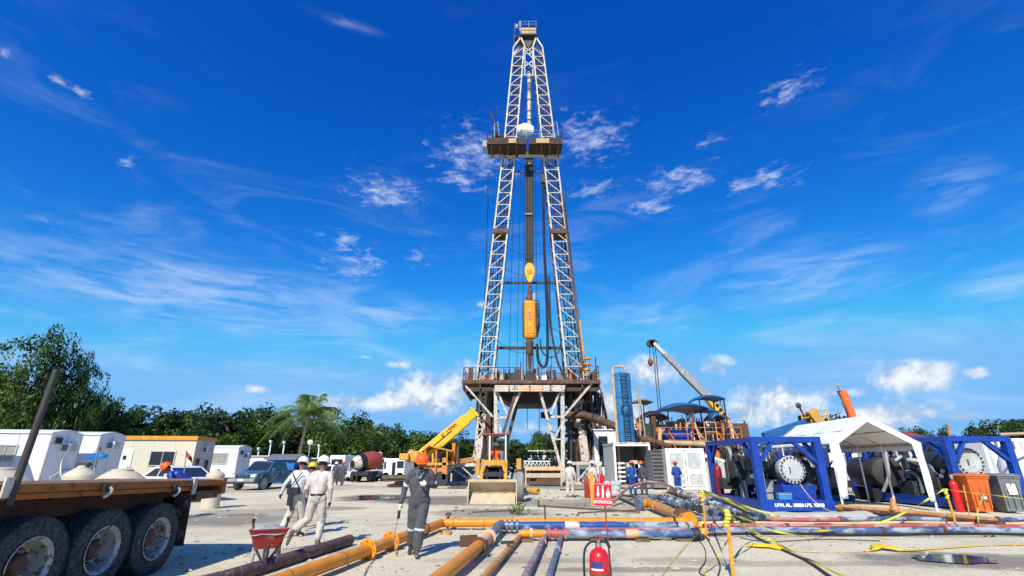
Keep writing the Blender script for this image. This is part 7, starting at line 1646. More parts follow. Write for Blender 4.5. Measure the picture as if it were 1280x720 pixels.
MB().prism([(33.5, A.z - .3), (35, A.z + .1), (36.5, A.z - .3)], A.x, B_.x, 'x').build('roof_sheet', 'redox', rf); MB().bx((A.x + .2, 33.8, 0), (B_.x - .2, 36.2, A.z - .3)).build('wall', 'dark_steel', rf)
one('orange_rod', 'orange', 'thin orange rod sticking up behind the second skid', 'rod', lambda mb: mb.tube([P(1187, 545, 30), P(1185, 530, 30)], .05, 6))
# white silo cloth bags right edge
t = thing('white_tank', 'white rounded tank at the right edge beyond the bins', 'tank', (P(1275, 590, 28).x, 28, 0)); c = P(1280, 590, 28)
MB().lathe([(.9, .2), (1.0, .5), (1.0, 1.6), (.8, 2.1), (.3, 2.4), (0, 2.42)], (c.x, 28, 0), (0, 0, 1), 26).build('shell', 'white_clean', t, smooth=True); MB().tube([(c.x - .8, 27.6, 0), (c.x - .8, 27.6, .4)], .08, 6).build('leg', 'grey', t)
b4 = P(1250, 543, 26); one('top_pipe', 'wood_pale', 'pale horizontal pipe running to the right edge above the grey bin', 'pipe', lambda mb: mb.tube([b4, P(1300, 541, 26)], .07, 8))
# waste bins
def bin_(label, x, m, rz, s):
    c = G(x, 641); t = thing('waste_bin', label, 'waste bin', (c.x, c.y, 0), rz, 'large wheeled waste bins'); w0, w1, d0, d1, H = .25 * s, .33 * s, .26 * s, .36 * s, 1.10 * s
    MB().loft([[(-w, -d, z), (w, -d, z), (w, d, z), (-w, d, z)] for w, d, z in ((w0, d0, .06), (w0 * 1.02, d0 * 1.02, .1), (w1, d1, H), (w1 + .03, d1 + .03, H), (w1 + .03, d1 + .03, H + .06))]).build('bin_body', m, t, local=True, bevel=.02)
    MB().loft([[(-w, -d, z), (w, -d, z), (w, d, z), (-w, d, z)] for w, d, z in ((w1 + .05, d1 + .06, H + .065), (w1 + .05, d1 + .06, H + .10), (w1 * .8, d1 * .8, H + .17))]).build('lid', m, t, local=True, bevel=.02)
    MB().tube([(-w1 * .8, d1 + .1, H + .02), (w1 * .8, d1 + .1, H + .02)], .025, 8).build('handle', m, t, local=True)
    for k in (-1, 0, 1): MB().bx((k * w0 * .8 - .02, -d1 - .0, .2), (k * w0 * .8 + .02, -d0 + .0, H - .1)).build('rib', m, t, local=True)
    for sx in (-1, 1): MB().lathe([(.03, -.04), (.15, -.04), (.15, .04), (.03, .04)], (sx * (w0 + .03), d0, .15), (1, 0, 0), 18).build('wheel', 'black', t, local=True)
    return t, s, w0, d0, H
bt, s, w0, d0, H = bin_('orange wheeled waste bin in front of the second blue skid', 1225, 'bin_orange', R_(-8), 1.05)
MB().box((.04, -.330 * s, .52), (.26, .012, .18), rx=-.09).build('sticker', 'grey_mid', bt, local=True); MB().box((.04, -.342 * s, .52), (.16, .012, .07), rx=-.09).build('sticker_mark', 'paper', bt, local=True)
bt, s, w0, d0, H = bin_('grey wheeled waste bin with a white paper label at the right edge', 1264, 'bin_grey', R_(-8), 1.05)
MB().box((.0, -.362 * s, .80), (.28, .012, .36), rx=-.09).build('paper_label', 'paper', bt, local=True)
# red extinguishers / red thing left of the orange bin
bottle('red cylinder leaning at the foot of the second blue skid', P(1193, 610, 19.4), 1.15, .13, 'red')
for k, (x, y, m, r, h) in enumerate(((734, 618, 'red_dusty', .14, 1.1), (739, 619, 'red', .14, 1.15), (747, 617, 'red', .13, 1.3), (754, 616, 'red', .14, 1.2))):
    q = G(x, y + 4); bottle(('leftmost', 'second', 'third', 'rightmost')[k] + ' of the four red gas cylinders behind the extinguisher sign', q, h, r, m, 'red gas cylinders behind the sign')
one('orange_board', 'stake', 'upright orange board left of the red extinguisher sign', 'board', lambda mb: mb.bx(G(739, 631) , G(743.5, 631) + V((0, .06, 1.35))), bevel=.01)
for k, (x, y) in enumerate(((757, 602), (765, 600), (770, 606))):
    q = P(x, y, 27.5); t = thing('scrap_heap', ('left', 'middle', 'right')[k] + ' pile of grey wrapped sacks behind the sign', 'sacks', (q.x, q.y, 0))
    mb = MB()
    for i in range(3): mb.lathe([(0, -.2), (.14, -.18), (.2, 0), (.14, .18), (0, .2)], (q.x + .1 * i - .1, q.y + .1 * i, .2 + .22 * i), (1, .3 * i, .1), 10)
    mb.build('sack', 'grey_light', t, smooth=True)
# ---------------------------------------------------------------- pipework in the foreground
def pipeline(label, pts, r, m, flanges=(), name='pipeline', n=22, group=None, fm=None, parts=None, bend=0):
    t = thing(name, label, 'pipe', (V(pts[0]).x, V(pts[0]).y, 0), 0, group); pts = [V(p) for p in pts]
    if parts is None: parts = [(0, len(pts) - 1, m)]
    for a, b, mm in parts: MB().tube(pts[a:b + 1], r, n).build('pipe_section', mm, t, smooth=40)
    for (i, u, fr, fw, mm) in flanges:
        c = pts[i].lerp(pts[i + 1], u); d = (pts[i + 1] - pts[i]).normalized()
        f = MB().lathe([(r * .98, -fw / 2), (r * fr * .96, -fw / 2), (r * fr, -fw * .4), (r * fr, fw * .4), (r * fr * .96, fw / 2), (r * .98, fw / 2)], c, d, 28).build('flange', mm, t, smooth=30)
        u_, k_ = frame_axes(d); nb = 8
        if r > .09:
            for q in range(nb):
                a = 2 * math.pi * q / nb; o = c + (u_ * math.cos(a) + k_ * math.sin(a)) * r * (1 + fr) / 2
                MB().tube([o - d * (fw / 2 + .02), o + d * (fw / 2 + .02)], r * .10, 6).build('bolt', 'brown_steel', f)
    return t
def seam(t, c, d, r, m='rust'): MB().lathe([(r, -.012), (r * 1.035, -.006), (r * 1.035, .006), (r, .012)], c, d, 24).build('weld_seam', m, t, smooth=True)
# dark rusty pipe, open end
a, b = G(437, 675, .105), G(262, 729, .105)
dp = thing('casing_pipe', 'thick dark rusty pipe lying at the left, open at its far end', 'pipe', (a.x, a.y, 0)); d = (b - a).normalized(); L_ = (b - a).length + 1.2
MB().lathe([(.082, 0), (.108, 0), (.108, L_), (.082, L_), (.082, 0)], a, d, 30).build('pipe_section', 'pipe_dark', dp, smooth=40)
seam(dp, a + d * .12, d, .108, 'pipe_dark')
# big orange pipe: diagonal, elbow, then across the yard
r = .106
h0 = G(345, 728, .16); h1 = G(533, 661, .17); el_ = G(552, 653.5, .18); h2 = G(700, 652.5, .2); h3 = G(858, 652.0, .2)
sd_ = (h1 - h0).normalized(); st_ = h0 - sd_ * 1.6
elbow = curve_pts([h1, h1.lerp(el_, .55) + V((.02, .06, 0)), el_], 5)
op = pipeline('bright orange pipe running diagonally from the lower left, then level across the yard', [st_, h1] + elbow[1:] + [h3], r, 'pipe_orange', fm='pipe_orange',
    flanges=[(0, (G(467, 688, .16) - st_).length / (h1 - st_).length, 1.75, .05, 'pipe_orange'), (0, (G(492, 677.5, .16) - st_).length / (h1 - st_).length, 1.85, .05, 'pipe_orange'), (0, .985, 1.25, .05, 'rust')])
for u in (.25, .45, .60): c = st_.lerp(h1, u); seam(op, c, sd_, r)
e1, e2 = elbow[-1], h3; de = (e2 - e1).normalized()
MB().lathe([(r, -.03), (r * 1.35, -.03), (r * 1.35, .03), (r, .03)], G(560, 653, .18), de, 26).build('flange', 'dark_steel', op, smooth=30)
MB().box(G(560, 653, .18) + V((0, 0, .2)), (.12, .3, .06)).build('clamp_lug', 'rust', op)
for x in (567, 605, 681, 740, 800): seam(op, G(x, 653, .19), de, r, 'pipe_orange2')
MB().lathe([(r, 0), (r * 1.02, .01), (r * 1.02, .25), (r, .26)], G(565, 653, .185), de, 26).build('rust_sleeve', 'brown_steel', op, smooth=True)
MB().tube([G(681, 652, .2) + V((0, -.14, .1)), G(681, 652, .2) + V((0, -.14, .42))], .02, 6).build('vent_stub', 'dark_steel', op)
# blue pipeline
y0 = G(700, 655.5, .2).y - .10; z0 = .18; X = lambda px, Y: P(px, 655, Y).x
bx = [X(v, y0) for v in (629, 640, 706, 724, 786, 792, 865)]
bp = thing('pipeline', 'blue pipe with worn white patches lying just in front of the long orange pipe', 'pipe', (bx[0], y0, 0)); rb = .10
for i, mm in enumerate(('pipe_grey', 'pipe_blue', 'white_dirty', 'pipe_blue', 'pipe_grey', 'pipe_bluewhite')):
    MB().tube([(bx[i], y0, z0), (bx[i + 1] - .004, y0, z0)], rb * (1.03 if mm in ('white_dirty',) else 1), 24).build('pipe_section', mm, bp, smooth=40)
for x in (bx[1], bx[1] - .12, bx[1] + .13): MB().lathe([(rb, -.03), (rb * 1.45, -.03), (rb * 1.45, .03), (rb, .03)], (x, y0, z0), (1, 0, 0), 24).build('flange', 'pipe_grey', bp, smooth=30)
cv = curve_pts([V((bx[0], y0, z0)), V((bx[0] - .16, y0 - .07, z0)), G(627, 655, .21), G(611, 671, .20)], 6)
MB().tube(cv, .092, 20).build('elbow', 'pipe_grey', bp, smooth=40)
# orange branch going to the lower middle with flange and rusty plate
s0, s1 = G(611, 671, .2), G(604, 678, .2); e_ = G(545, 726, .17); dd = (e_ - s1).normalized(); ob = thing('pipeline', 'orange pipe with rusty collar coming from the grey elbow towards the viewer', 'pipe', (e_.x, e_.y, 0))
MB().lathe([(.09, -.025), (.155, -.025), (.155, .025), (.09, .025)], s0, (s0 - s1).normalized(), 26).build('flange', 'peach', ob, smooth=30)
MB().tube([s0, s1.lerp(e_, .12)], .098, 22).build('pipe_section', 'peach', ob, smooth=40); MB().tube([s1.lerp(e_, .14), e_ + dd * .6], .105, 22).build('pipe_section', 'pipe_orange', ob, smooth=40)
c = s1.lerp(e_, .13); MB().lathe([(.1, -.04), (.15, -.04), (.15, .04), (.1, .04)], c, dd, 24).build('collar', 'rust', ob, smooth=30); MB().box(c + V((-.20, .05, .08)), (.34, .04, .20), rz=.35).build('bracket_plate', 'rust', ob, bevel=.005)
seam(ob, s1.lerp(e_, .45), dd, .105)
MB().tube([c + V((.14, .02, .1)), c + V((.16, 0, -.16))], .025, 6).build('bolt_leg', 'dark_steel', ob)
# third line: orange, red-white, blue-white sections
y3 = G(700, 667, .15).y; z3 = .15; r3 = .088; cuts = [(652, 'pipe_orange'), (682, 'pipe_red'), (702, 'pipe_purple'), (712, 'pipe_bluewhite'), (781, 'peach'), (797, 'pipe_bluewhite'), (866, 'pipe_grey'), (872, None)]
tp = thing('pipeline', 'patchy red, white and blue pipe nearest the viewer, in front of the blue one', 'pipe', (X(700, y3), y3, 0))
for (xa, m), (xb, _) in zip(cuts[:-1], cuts[1:]): MB().tube([(X(xa, y3), y3, z3), (X(xb, y3) - .003, y3, z3)], r3 * (1.06 if m == 'peach' else 1), 22).build('pipe_section', m, tp, smooth=40)
for x in (664, 686, 694, 706, 866, 871): MB().lathe([(r3, -.035), (r3 * 1.35, -.035), (r3 * 1.35, .035), (r3, .035)], (X(x, y3), y3, z3), (1, 0, 0), 22).build('flange', 'peach' if x < 670 else ('pipe_red' if x < 800 else 'dark_steel'), tp, smooth=30)
for x in (658, 745, 800, 850): MB().box((X(x, y3), y3 + .02, .03), (.3, .5, .055)).build('timber_block', 'wood', tp)
# red stripe along the top of that line is paint
MB().tube([(X(720, y3), y3 + .03, z3 + r3 + .012), (X(858, y3), y3 + .03, z3 + r3 + .012)], .022, 8).build('hose_on_top', 'pipe_red', tp, smooth=True)
# branches towards the viewer
def branch(label, p0, p1, r, m, z, coup=(), ext=.5):
    a, b = G(*p0, z), G(*p1, z); t = thing('pipeline', label, 'pipe', (b.x, b.y, 0)); d = (b - a).normalized(); MB().tube([a, b + d * ext], r, 18).build('pipe_section', m, t, smooth=40)
    for u, mm, w in coup: c = a.lerp(b, u); MB().lathe([(r, -w), (r * 1.4, -w * .9), (r * 1.4, w * .9), (r, w)], c, d, 18).build('coupling', mm, t, smooth=30)
    return t, a, b, d
t, a, b, d = branch('thin dusty orange pipe with a small valve handle running to the bottom edge', (651, 669), (600, 727), .054, 'pipe_orange2', .10, ((.02, 'peach', .05),))
c = a.lerp(b, .42); MB().box(c + V((-.02, 0, .12)), (.26, .05, .05), rz=.2).build('valve_handle', 'dark_steel', t); MB().tube([c, c + V((0, 0, .11))], .03, 8).build('valve_stem', 'rust', t)
branch('purple-brown rusty pipe running to the bottom edge', (683, 667), (654, 727), .060, 'pipe_purple', .10, ((.03, 'pipe_red', .07), (.25, 'pipe_purple', .08)))
branch('thin grey-blue pipe with a coupling running to the bottom edge', (702, 669), (684, 727), .047, 'pipe_grey', .08, ((.02, 'pipe_grey', .06), (.42, 'grey', .09)))
# right of centre: orange elbow piece and grey valves
a, b, c = G(799, 630, .22), G(811, 629, .24), G(861, 650, .2)
t = thing('pipeline', 'short fat orange pipe with an elbow and a rusty end flange, right of the sign', 'pipe', (b.x, b.y, 0))
MB().tube(curve_pts([a, a.lerp(b, .6), b, b.lerp(c, .25)], 6), .16, 18).build('elbow', 'pipe_orange', t, smooth=40); MB().tube([b.lerp(c, .22), c], .135, 20).build('pipe_section', 'pipe_orange2', t, smooth=40)
MB().lathe([(.16, -.06), (.27, -.06), (.27, .06), (.16, .06)], a, (a - b).normalized(), 20).build('flange', 'pipe_grey', t, smooth=30)
q = b.lerp(c, .88); dd = (c - b).normalized(); MB().lathe([(.16, -.1), (.25, -.1), (.25, .1), (.16, .1)], q, dd, 22).build('flange', 'rust', t, smooth=30); MB().lathe([(0, 0), (.2, 0), (.22, .1), (.16, .2)], c, dd, 20).build('end_cap', 'pipe_orange', t, smooth=30)
def valve_line(label, pts, r, m, seed, z=.2):
    ps = [G(x, y, z) for x, y in pts]; t = thing('valve_line', label, 'pipe', (ps[0].x, ps[0].y, 0)); rnd = random.Random(seed)
    MB().tube(ps, r, 14).build('pipe_section', m, t, smooth=40)
    for a, b in zip(ps[:-1], ps[1:]):
        d = (b - a).normalized(); L = (b - a).length; n = max(1, int(L / .7))
        for i in range(n):
            c = a.lerp(b, (i + .5) / n); k = rnd.random()
            if k < .5: MB().lathe([(r, -.12), (r * 1.6, -.1), (r * 1.6, -.04), (r * 1.2, -.03), (r * 1.2, .03), (r * 1.6, .04), (r * 1.6, .1), (r, .12)], c, d, 16).build('union', rnd.choice(('pipe_grey', 'machine_dark', m)), t, smooth=30)
            else: MB().lathe([(r, -.2), (r * 1.5, -.12), (r * 1.7, 0), (r * 1.5, .12), (r, .2)], c, d, 16).build('valve', rnd.choice(('pipe_grey', m)), t, smooth=30); MB().tube([c, c + V((0, 0, r * 2.4))], .03, 6).build('valve_stem', 'dark_steel', t)
    for p in ps[::2]: MB().box((p.x, p.y, .03), (.35, .35, .06)).build('timber_block', 'wood', t)
valve_line('grey-blue valve line starting behind the orange elbow', [(812, 620), (830, 623), (850, 631)], .085, 'pipe_grey', 1); valve_line('grey-blue valve line crossing to the blue skid', [(852, 630), (880, 638), (905, 645), (940, 652)], .085, 'machine_dark', 2)
valve_line('thin grey valve line behind the yellow tapes', [(862, 625), (890, 629), (925, 640), (960, 645)], .075, 'pipe_bluewhite', 3); valve_line('dark valve line along the foot of the first blue skid', [(905, 632), (930, 640), (955, 650)], .10, 'machine_dark', 4, .15)
valve_line('pale pipe string between the elbow and the white cabinet', [(836, 612), (858, 619), (880, 622)], .10, 'peach', 5)
# pink hoses by the workers
one('red_hose', 'pipe_red', 'faded red pipe propped up behind the sign towards the blue workers', 'pipe', lambda mb: mb.tube(curve_pts([G(766, 628, .15), P(785, 610, 25), P(806, 603, 26.5)], 6), .07, 10), smooth=True)
one('red_hose', 'pipe_red', 'faded red hose bending down right of the grey-clad worker', 'hose', lambda mb: mb.tube(curve_pts([P(808, 602, 26.6), P(824, 603.5, 26), P(838, 608, 25), G(846, 618, .12)], 6), .055, 10), smooth=True)
rods = [((673, 632), (800, 640), .035, 'rust', 'long rusty rod on the ground behind the pipes'), ((768, 620), (800, 634), .05, 'dark_steel', 'dark bar lying left of the orange elbow'), ((774, 618), (797, 622), .04, 'dark_steel', 'dark bar lying above the orange elbow'), ((722, 641), (806, 637), .025, 'rust', 'thin rod lying above the long orange pipe'), ((590, 640), (655, 637), .03, 'wood', 'thin stick in front of the loader bucket'), ((700, 612), (760, 611), .05, 'brown_steel', 'rusty bar in front of the two pale workers')]
for (p, q, r_, m, lb) in rods: one('steel_rod', m, lb, 'rod', lambda mb: mb.tube([G(*p, r_ + .02), G(*q, r_ + .02)], r_, 6))
MB_ = G(673, 634); one('rod_stub', 'rust', 'short upright rust-coloured stub at the left end of the long rod', 'rod', lambda mb: mb.tube([MB_, MB_ + V((0, 0, .28))], .04, 8))
# bundle of lines across the right half
lines = [(868, 1330, 649, .15, .062, 'pipe_bluewhite', 'blue and white pipe running right, farthest of the right-hand bundle'), (872, 1330, 654, .12, .04, 'peach', 'thin dusty pale pipe in the middle of the right-hand bundle'), (872, 1330, 657.5, .14, .05, 'pipe_red', 'faded red pipe running to the right edge'), (890, 1330, 652, .06, .02, 'cable_grey', 'thin grey line between the right-hand pipes'), (885, 1330, 663, .11, .07, 'pipe_bluewhite', 'worn blue pipe nearest the viewer on the right'), (880, 1330, 668, .06, .03, 'cable', 'black cable along the front of the right-hand pipes')]
for (xa, xb, y, z, r_, m, lb) in lines:
    Y = G(1000, y, z).y; xA, xB = P(xa, 650, Y).x, P(xb, 650, Y).x; t = thing('pipeline', lb, 'pipe', (xA, Y, 0), 0, 'pipes running right'); rnd = random.Random(int(y)); x = xA; k = 0
    while x < xB:
        w = rnd.uniform(1.3, 3.0); x2 = min(x + w, xB); mm = m
        if m.startswith('pipe') and rnd.random() < .28: mm = rnd.choice(('peach', 'pipe_bluewhite', 'pipe_red', 'pipe_grey'))
        zz = lambda q: z + .02 * math.sin(q * 1.3)
        MB().tube([(x, Y + .03 * math.sin(x), zz(x)), ((x + x2) / 2, Y + .03 * math.sin(x / 2 + x2 / 2), zz((x + x2) / 2)), (x2 - .003, Y + .03 * math.sin(x2), zz(x2))], r_, 14).build('pipe_section', mm, t, smooth=40)
        if m.startswith('pipe'): MB().lathe([(r_, -.05), (r_ * 1.35, -.04), (r_ * 1.35, .04), (r_, .05)], (x2, Y + .03 * math.sin(x2), zz(x2)), (1, 0, 0), 16).build('coupling', rnd.choice(('wood', 'rust', 'pipe_grey')), t, smooth=30)
        x = x2
# timber blocks under them
for k, (x, y) in enumerate(((930, 668), (1012, 665), (1040, 663), (1062, 667), (1150, 662), (1178, 664), (1240, 663))):
    q = G(x, y); one('timber_block', 'wood', ('first', 'second', 'third', 'fourth', 'fifth', 'sixth', 'seventh')[k] + ' from the left of the timber blocks under the right-hand pipes', 'timber', lambda mb: mb.box((q.x, q.y + .1, .07), (.42, .55, .14), rz=.1 * k), group='timber blocks under the pipes', bevel=.01)
# brown pipe trough running diagonally past the tent
a, b = G(1050, 634, .22), G(1245, 652, .2); t = thing('pipe_tray', 'long brown pipe in a tray running diagonally in front of the tent', 'pipe', (a.x, a.y, 0)); 
MB().tube([a, b], .10, 14).build('pipe_section', 'pipe_orange2', t, smooth=40); MB().tube([a + V((0, -.22, -.04)), b + V((0, -.22, -.04))], .07, 12).build('pipe_section', 'brown_steel', t, smooth=40); MB().bar(a + V((0, .2, -.12)), b + V((0, .2, -.12)), .16, .10).build('tray_side', 'wood', t)
for k in range(7): c = a.lerp(b, (k + .5) / 7); MB().box((c.x, c.y, .06), (.16, .8, .11)).build('sleeper', 'wood', t)
for k in (2,): c = a.lerp(b, .42); MB().lathe([(.14, 0), (.05, .34), (0, .36)], (c.x, c.y, .28), (0, 0, 1), 10).build('cone_marker', 'pipe_orange2', t)
# pale tarp hose in front of first skid
def tarp(label, pts, w, z=.02, m='tarp', name='tarpaulin', lift=.10):
    ps = curve_pts([G(x, y, z) for x, y in pts], 8); n = len(ps); vs = []; k = 8
    for i, p in enumerate(ps):
        d = (ps[min(i + 1, n - 1)] - ps[max(i - 1, 0)]).normalized(); s = V((-d.y, d.x, 0))
        for j in range(k + 1): u = j / k * 2 - 1; vs.append(p + s * u * w * (1 + .2 * math.sin(i * .7)) + V((0, 0, lift * (1 - u * u) + .03 * mnoise.noise(V((p.x * 2, p.y * 3, j))))))
    mb = MB(); mb.add(vs, [(i*(k+1)+j, (i+1)*(k+1)+j, (i+1)*(k+1)+j+1, i*(k+1)+j+1) for i in range(n - 1) for j in range(k)])
    o = mb.build(name, m, None, label=label, cat='tarp', smooth=True); s = o.modifiers.new('s', 'SOLIDIFY'); s.thickness = .008; return o
tarp('long pale dusty tarp lying in front of the first blue skid', [(925, 640), (965, 646), (1040, 647), (1110, 643), (1150, 646)], .45, .03, lift=.16); tarp('smaller dusty tarp between tent leg and brown pipe', [(1060, 640), (1110, 640), (1150, 645)], .3, .02)
# ---------------------------------------------------------------- sign and extinguisher
Ys = 7.0
def sign():
    tl, br = P(742, 604, Ys), P(765.5, 632, Ys); w = P(765, 618, Ys).x - P(743, 618, Ys).x; h = tl.z - br.z; c = (tl + br) / 2
    foot = P(767, 735, Ys - .05); foot.z = 0; t = thing('extinguisher_sign', 'red sign with white pictograms and the word EXTINTOR on a thin red pole', 'sign', (foot.x, foot.y, 0))
    MB().tube([(foot.x + .0, Ys, 0), c + V((.015, .012, 0))], .011, 8).build('sign_pole', 'redox', t, smooth=True)
    tilt = .045
    pn = MB().box(c, (w, .008, h), ry=tilt).build('sign_panel', 'red', t, bevel=.003)
    yv = Ys - .0075; rot = Matrix.Rotation(tilt, 3, 'Y')
    def at(x, z): return c + rot @ V((x, 0, z)) 
    def pict(name, pts):
        vs = [at(x * w, z * h) for x, z in pts]; vs = [V((v.x, yv, v.z)) for v in vs]; MB().add(vs + [v + V((0, .003, 0)) for v in vs], [tuple(range(len(vs))), tuple(reversed(range(len(vs), 2 * len(vs))))] + [(i, (i + 1) % len(vs), (i + 1) % len(vs) + len(vs), i + len(vs)) for i in range(len(vs))]).build(name, 'lamp_white', pn)
    bt = [(-.045, -.16), (.045, -.16), (.05, .18), (.03, .24), (.012, .27), (.012, .32), (.05, .36), (.05, .39), (-.03, .39), (-.03, .27), (-.045, .22)]
    pict('extinguisher_symbol', [(x * 1.25 - .01, z) for x, z in bt])
    pict('arrow_symbol', [(-.33, .36), (-.24, .36), (-.24, .02), (-.19, .02), (-.285, -.14), (-.38, .02), (-.33, .02)]); pict('flame_symbol', [(.20, -.14), (.36, -.14), (.41, .02), (.37, .18), (.33, .10), (.30, .34), (.23, .20), (.17, .04)])
    text('EXTINTOR', w * .205, V((at(0, -.35 * h).x, yv - .001, at(0, -.35 * h).z)), Euler((math.pi / 2, tilt, 0)), 'lamp_white', pn if False else t, 'sign_lettering', .0015, .0015)
    for z in (-.21, .46): 
        a, b = at(-.45 * w, z * h), at(.45 * w, z * h); MB().bar(V((a.x, yv + .001, a.z)), V((b.x, yv + .001, b.z)), .004, .003).build('sign_line', 'lamp_white', pn)
sign()
def ext():
    c = P(749, 700, Ys - .12); x = c.x; y = c.y; t = thing('fire_extinguisher', 'large red fire extinguisher with black hose standing under the red sign', 'fire extinguisher', (x, y, 0)); r = .122; zt = P(750, 687, y).z; 
    MB().lathe([(r * .92, .005), (r, .03), (r, zt - .10), (r * .95, zt - .05), (r * .72, zt - .008), (r * .35, zt + .02), (r * .3, zt + .045)], (x, y, 0), (0, 0, 1), 36).build('cylinder', 'red', t, smooth=35)
    MB().lathe([(.034, zt + .03), (.040, zt + .04), (.040, zt + .075), (.028, zt + .085), (.028, zt + .105)], (x, y, 0), (0, 0, 1), 16).build('valve_neck', 'chrome', t, smooth=30)
    MB().bar((x - .05, y - .02, zt + .115), (x + .075, y, zt + .135), .032, .014).build('carry_handle', 'redox', t, bevel=.003); MB().bar((x - .03, y - .02, zt + .145), (x + .05, y, zt + .175), .028, .010).build('squeeze_lever', 'redox', t, bevel=.003)
    MB().tube(curve_pts([(x - .03, y - .01, zt + .09), (x - .10, y - .01, zt + .085), (x - .175, y - .01, zt + .0), (x - .195, y - .01, zt - .2), (x - .18, y - .01, zt - .45), (x - .14, y - .01, zt - .6)], 8), .014, 10).build('hose', 'cable', t, smooth=True)
    MB().tube(curve_pts([(x + .03, y - .01, zt + .095), (x + .10, y - .01, zt + .085), (x + .14, y - .02, zt + .02)], 6), .018, 8).build('hose_horn', 'cable', t, smooth=True)
    def label(name, m, z0, z1, a0, a1, rr):
        n = 12; vs = []
        for i in range(n + 1):
            a = R_(a0 + (a1 - a0) * i / n)
            for z in (z0, z1): vs.append((x + math.sin(a) * (r + rr), y - math.cos(a) * (r + rr), z))
        return MB().add(vs, [(2*i, 2*i+2, 2*i+3, 2*i+1) for i in range(n)]).build(name, m, t, fix=False)
    label('blue_label', 'label_blue', zt - .19, zt - .12, -62, 10, .0015); label('white_strip', 'paper', zt - .215, zt - .195, -62, 12, .0015); label('white_label', 'paper', zt - .50, zt - .29, -60, 0, .0015); label('label_mark', 'grey_mid', zt - .36, zt - .325, -30, -14, .0025); label('label_mark', 'label_blue', zt - .16, zt - .145, -50, -5, .0025)
    MB().lathe([(r + .001, -.014), (r + .006, -.012), (r + .006, .012), (r + .001, .014)], (x, y, zt - .255), (0, 0, 1), 36).build('band', 'redox', t, smooth=30)
ext()
# ---------------------------------------------------------------- stakes, caution tape, ropes
def stake(label, x0, y0, x1, y1, r=.022, Y=None, cap=True):
    b = G(x0, y0); Yb = b.y if Y is None else Y; b = V((P(x0, y0, Yb).x, Yb, 0)) if Y else b; a = P(x1, y1, Yb); t = thing('marker_stake', label, 'stake', (b.x, Yb, 0), 0, 'orange marker stakes')
    m = b.lerp(a, .55) + V((.012, 0, 0)); MB().tube([b, m, a], [r, r * 1.05, r], 8).build('stake_rod', 'stake', t, smooth=True)
    if cap:
        mb = MB(); rr = random.Random(int(x0))
        for k in range(5): c = a + V((rr.uniform(-.02, .02), rr.uniform(-.02, .02), -.03 - k * .05)); mb.lathe([(r * 1.2, -.025), (r * 1.9, -.01), (r * 1.7, .02), (r * 1.1, .035)], c, (rr.uniform(-.3, .3), .1, 1), 8)
        mb.build('knotted_tape', 'tape', t)
    return a
A1 = stake('tall orange stake with knotted yellow tape, nearest the viewer', 917, 726, 907, 637, .028); A2 = stake('orange stake behind and left of the tallest one', 883, 672, 877, 613, .022); A3 = stake('orange stake at the right in front of the second skid', 1197, 663, 1181, 611, .026); A4 = stake('short orange stake beside the orange bin', 1214, 655, 1204, 606, .018, cap=False)
def tape(label, pts, w=.035, m='tape', twist=2.0, name='caution_tape', cat='tape', seed=0):
    ps = curve_pts(pts, 14); n = len(ps); vs = []
    for i, p in enumerate(ps):
        d = (ps[min(i + 1, n - 1)] - ps[max(i - 1, 0)]).normalized(); u, k = frame_axes(d); a = math.sin(i * .15 * twist + seed) * 1.2 + .4 * math.sin(i * .4 + seed); q = (k * math.cos(a) + u * math.sin(a)) * w * .55
        vs += [p - q, p + q]
    o = MB().add(vs, [(2*i, 2*i+2, 2*i+3, 2*i+1) for i in range(n - 1)]).build(name, m, None, label=label, cat=cat, fix=False); s = o.modifiers.new('s', 'SOLIDIFY'); s.thickness = .003; return o
z_ = V((0, 0, 0))
tape('yellow caution tape sagging from the rear stake to the foot of the first blue skid', [A2, P(905, 622, 15), P(935, 634, 16), P(975, 646, 16)], .05, seed=1)
tape('yellow tape running from the knotted stake down to the right over the cables', [A1, P(925, 655, 10), G(957, 672, .15), G(1000, 694, .03), G(1065, 724, .02)], .045, seed=2)
tape('second yellow tape from the knotted stake across the right-hand pipes', [A1 + V((0, 0, -.05)), P(935, 650, 11.5), P(965, 663, 12.5), G(1012, 672, .1)], .04, seed=3)
tape('yellow tape from the knotted stake down to the lower left', [A1 + V((0, 0, -.4)), P(900, 690, 9.5), G(882, 716, .02), G(868, 735, .02)], .03, seed=4)
tape('yellow tape from the rear stake down to the ground at the left', [A2 + V((0, 0, -.3)), P(876, 660, 13), G(850, 690, .03), G(822, 726, .02)], .02, seed=5)
tape('yellow tape tied from the right-hand stake down to the pipes on the left', [A3, P(1150, 630, 14.6), P(1110, 650, 14.2), P(1065, 661, 14), G(1015, 664, .2)], .045, seed=6)
tape('yellow tape stretched from the right-hand stake past the two bins', [A3 + V((0, 0, -.02)), P(1215, 616, 15.5), P(1250, 620, 16), P(1300, 626, 16.5)], .02, seed=7)
tape('yellow tape between the two left stakes', [A2, P(890, 630, 13), A1], .04, seed=8)
tape('tape end dangling from the right-hand stake to the ground', [P(1230, 618, 15.6), P(1222, 640, 14.8), G(1228, 668, .04), G(1240, 668, .03)], .03, seed=9)
tape('orange strap slung across the end of the orange pipe', [G(841, 643, .35), G(852, 650, .42), G(866, 660, .03)], .06, 'strap', seed=.3, name='sling', cat='strap')
tape('orange strap hanging from the rear stake', [P(874, 655, 13.4), P(880, 665, 13), G(888, 676, .02)], .07, 'strap', seed=.6, name='sling', cat='strap')
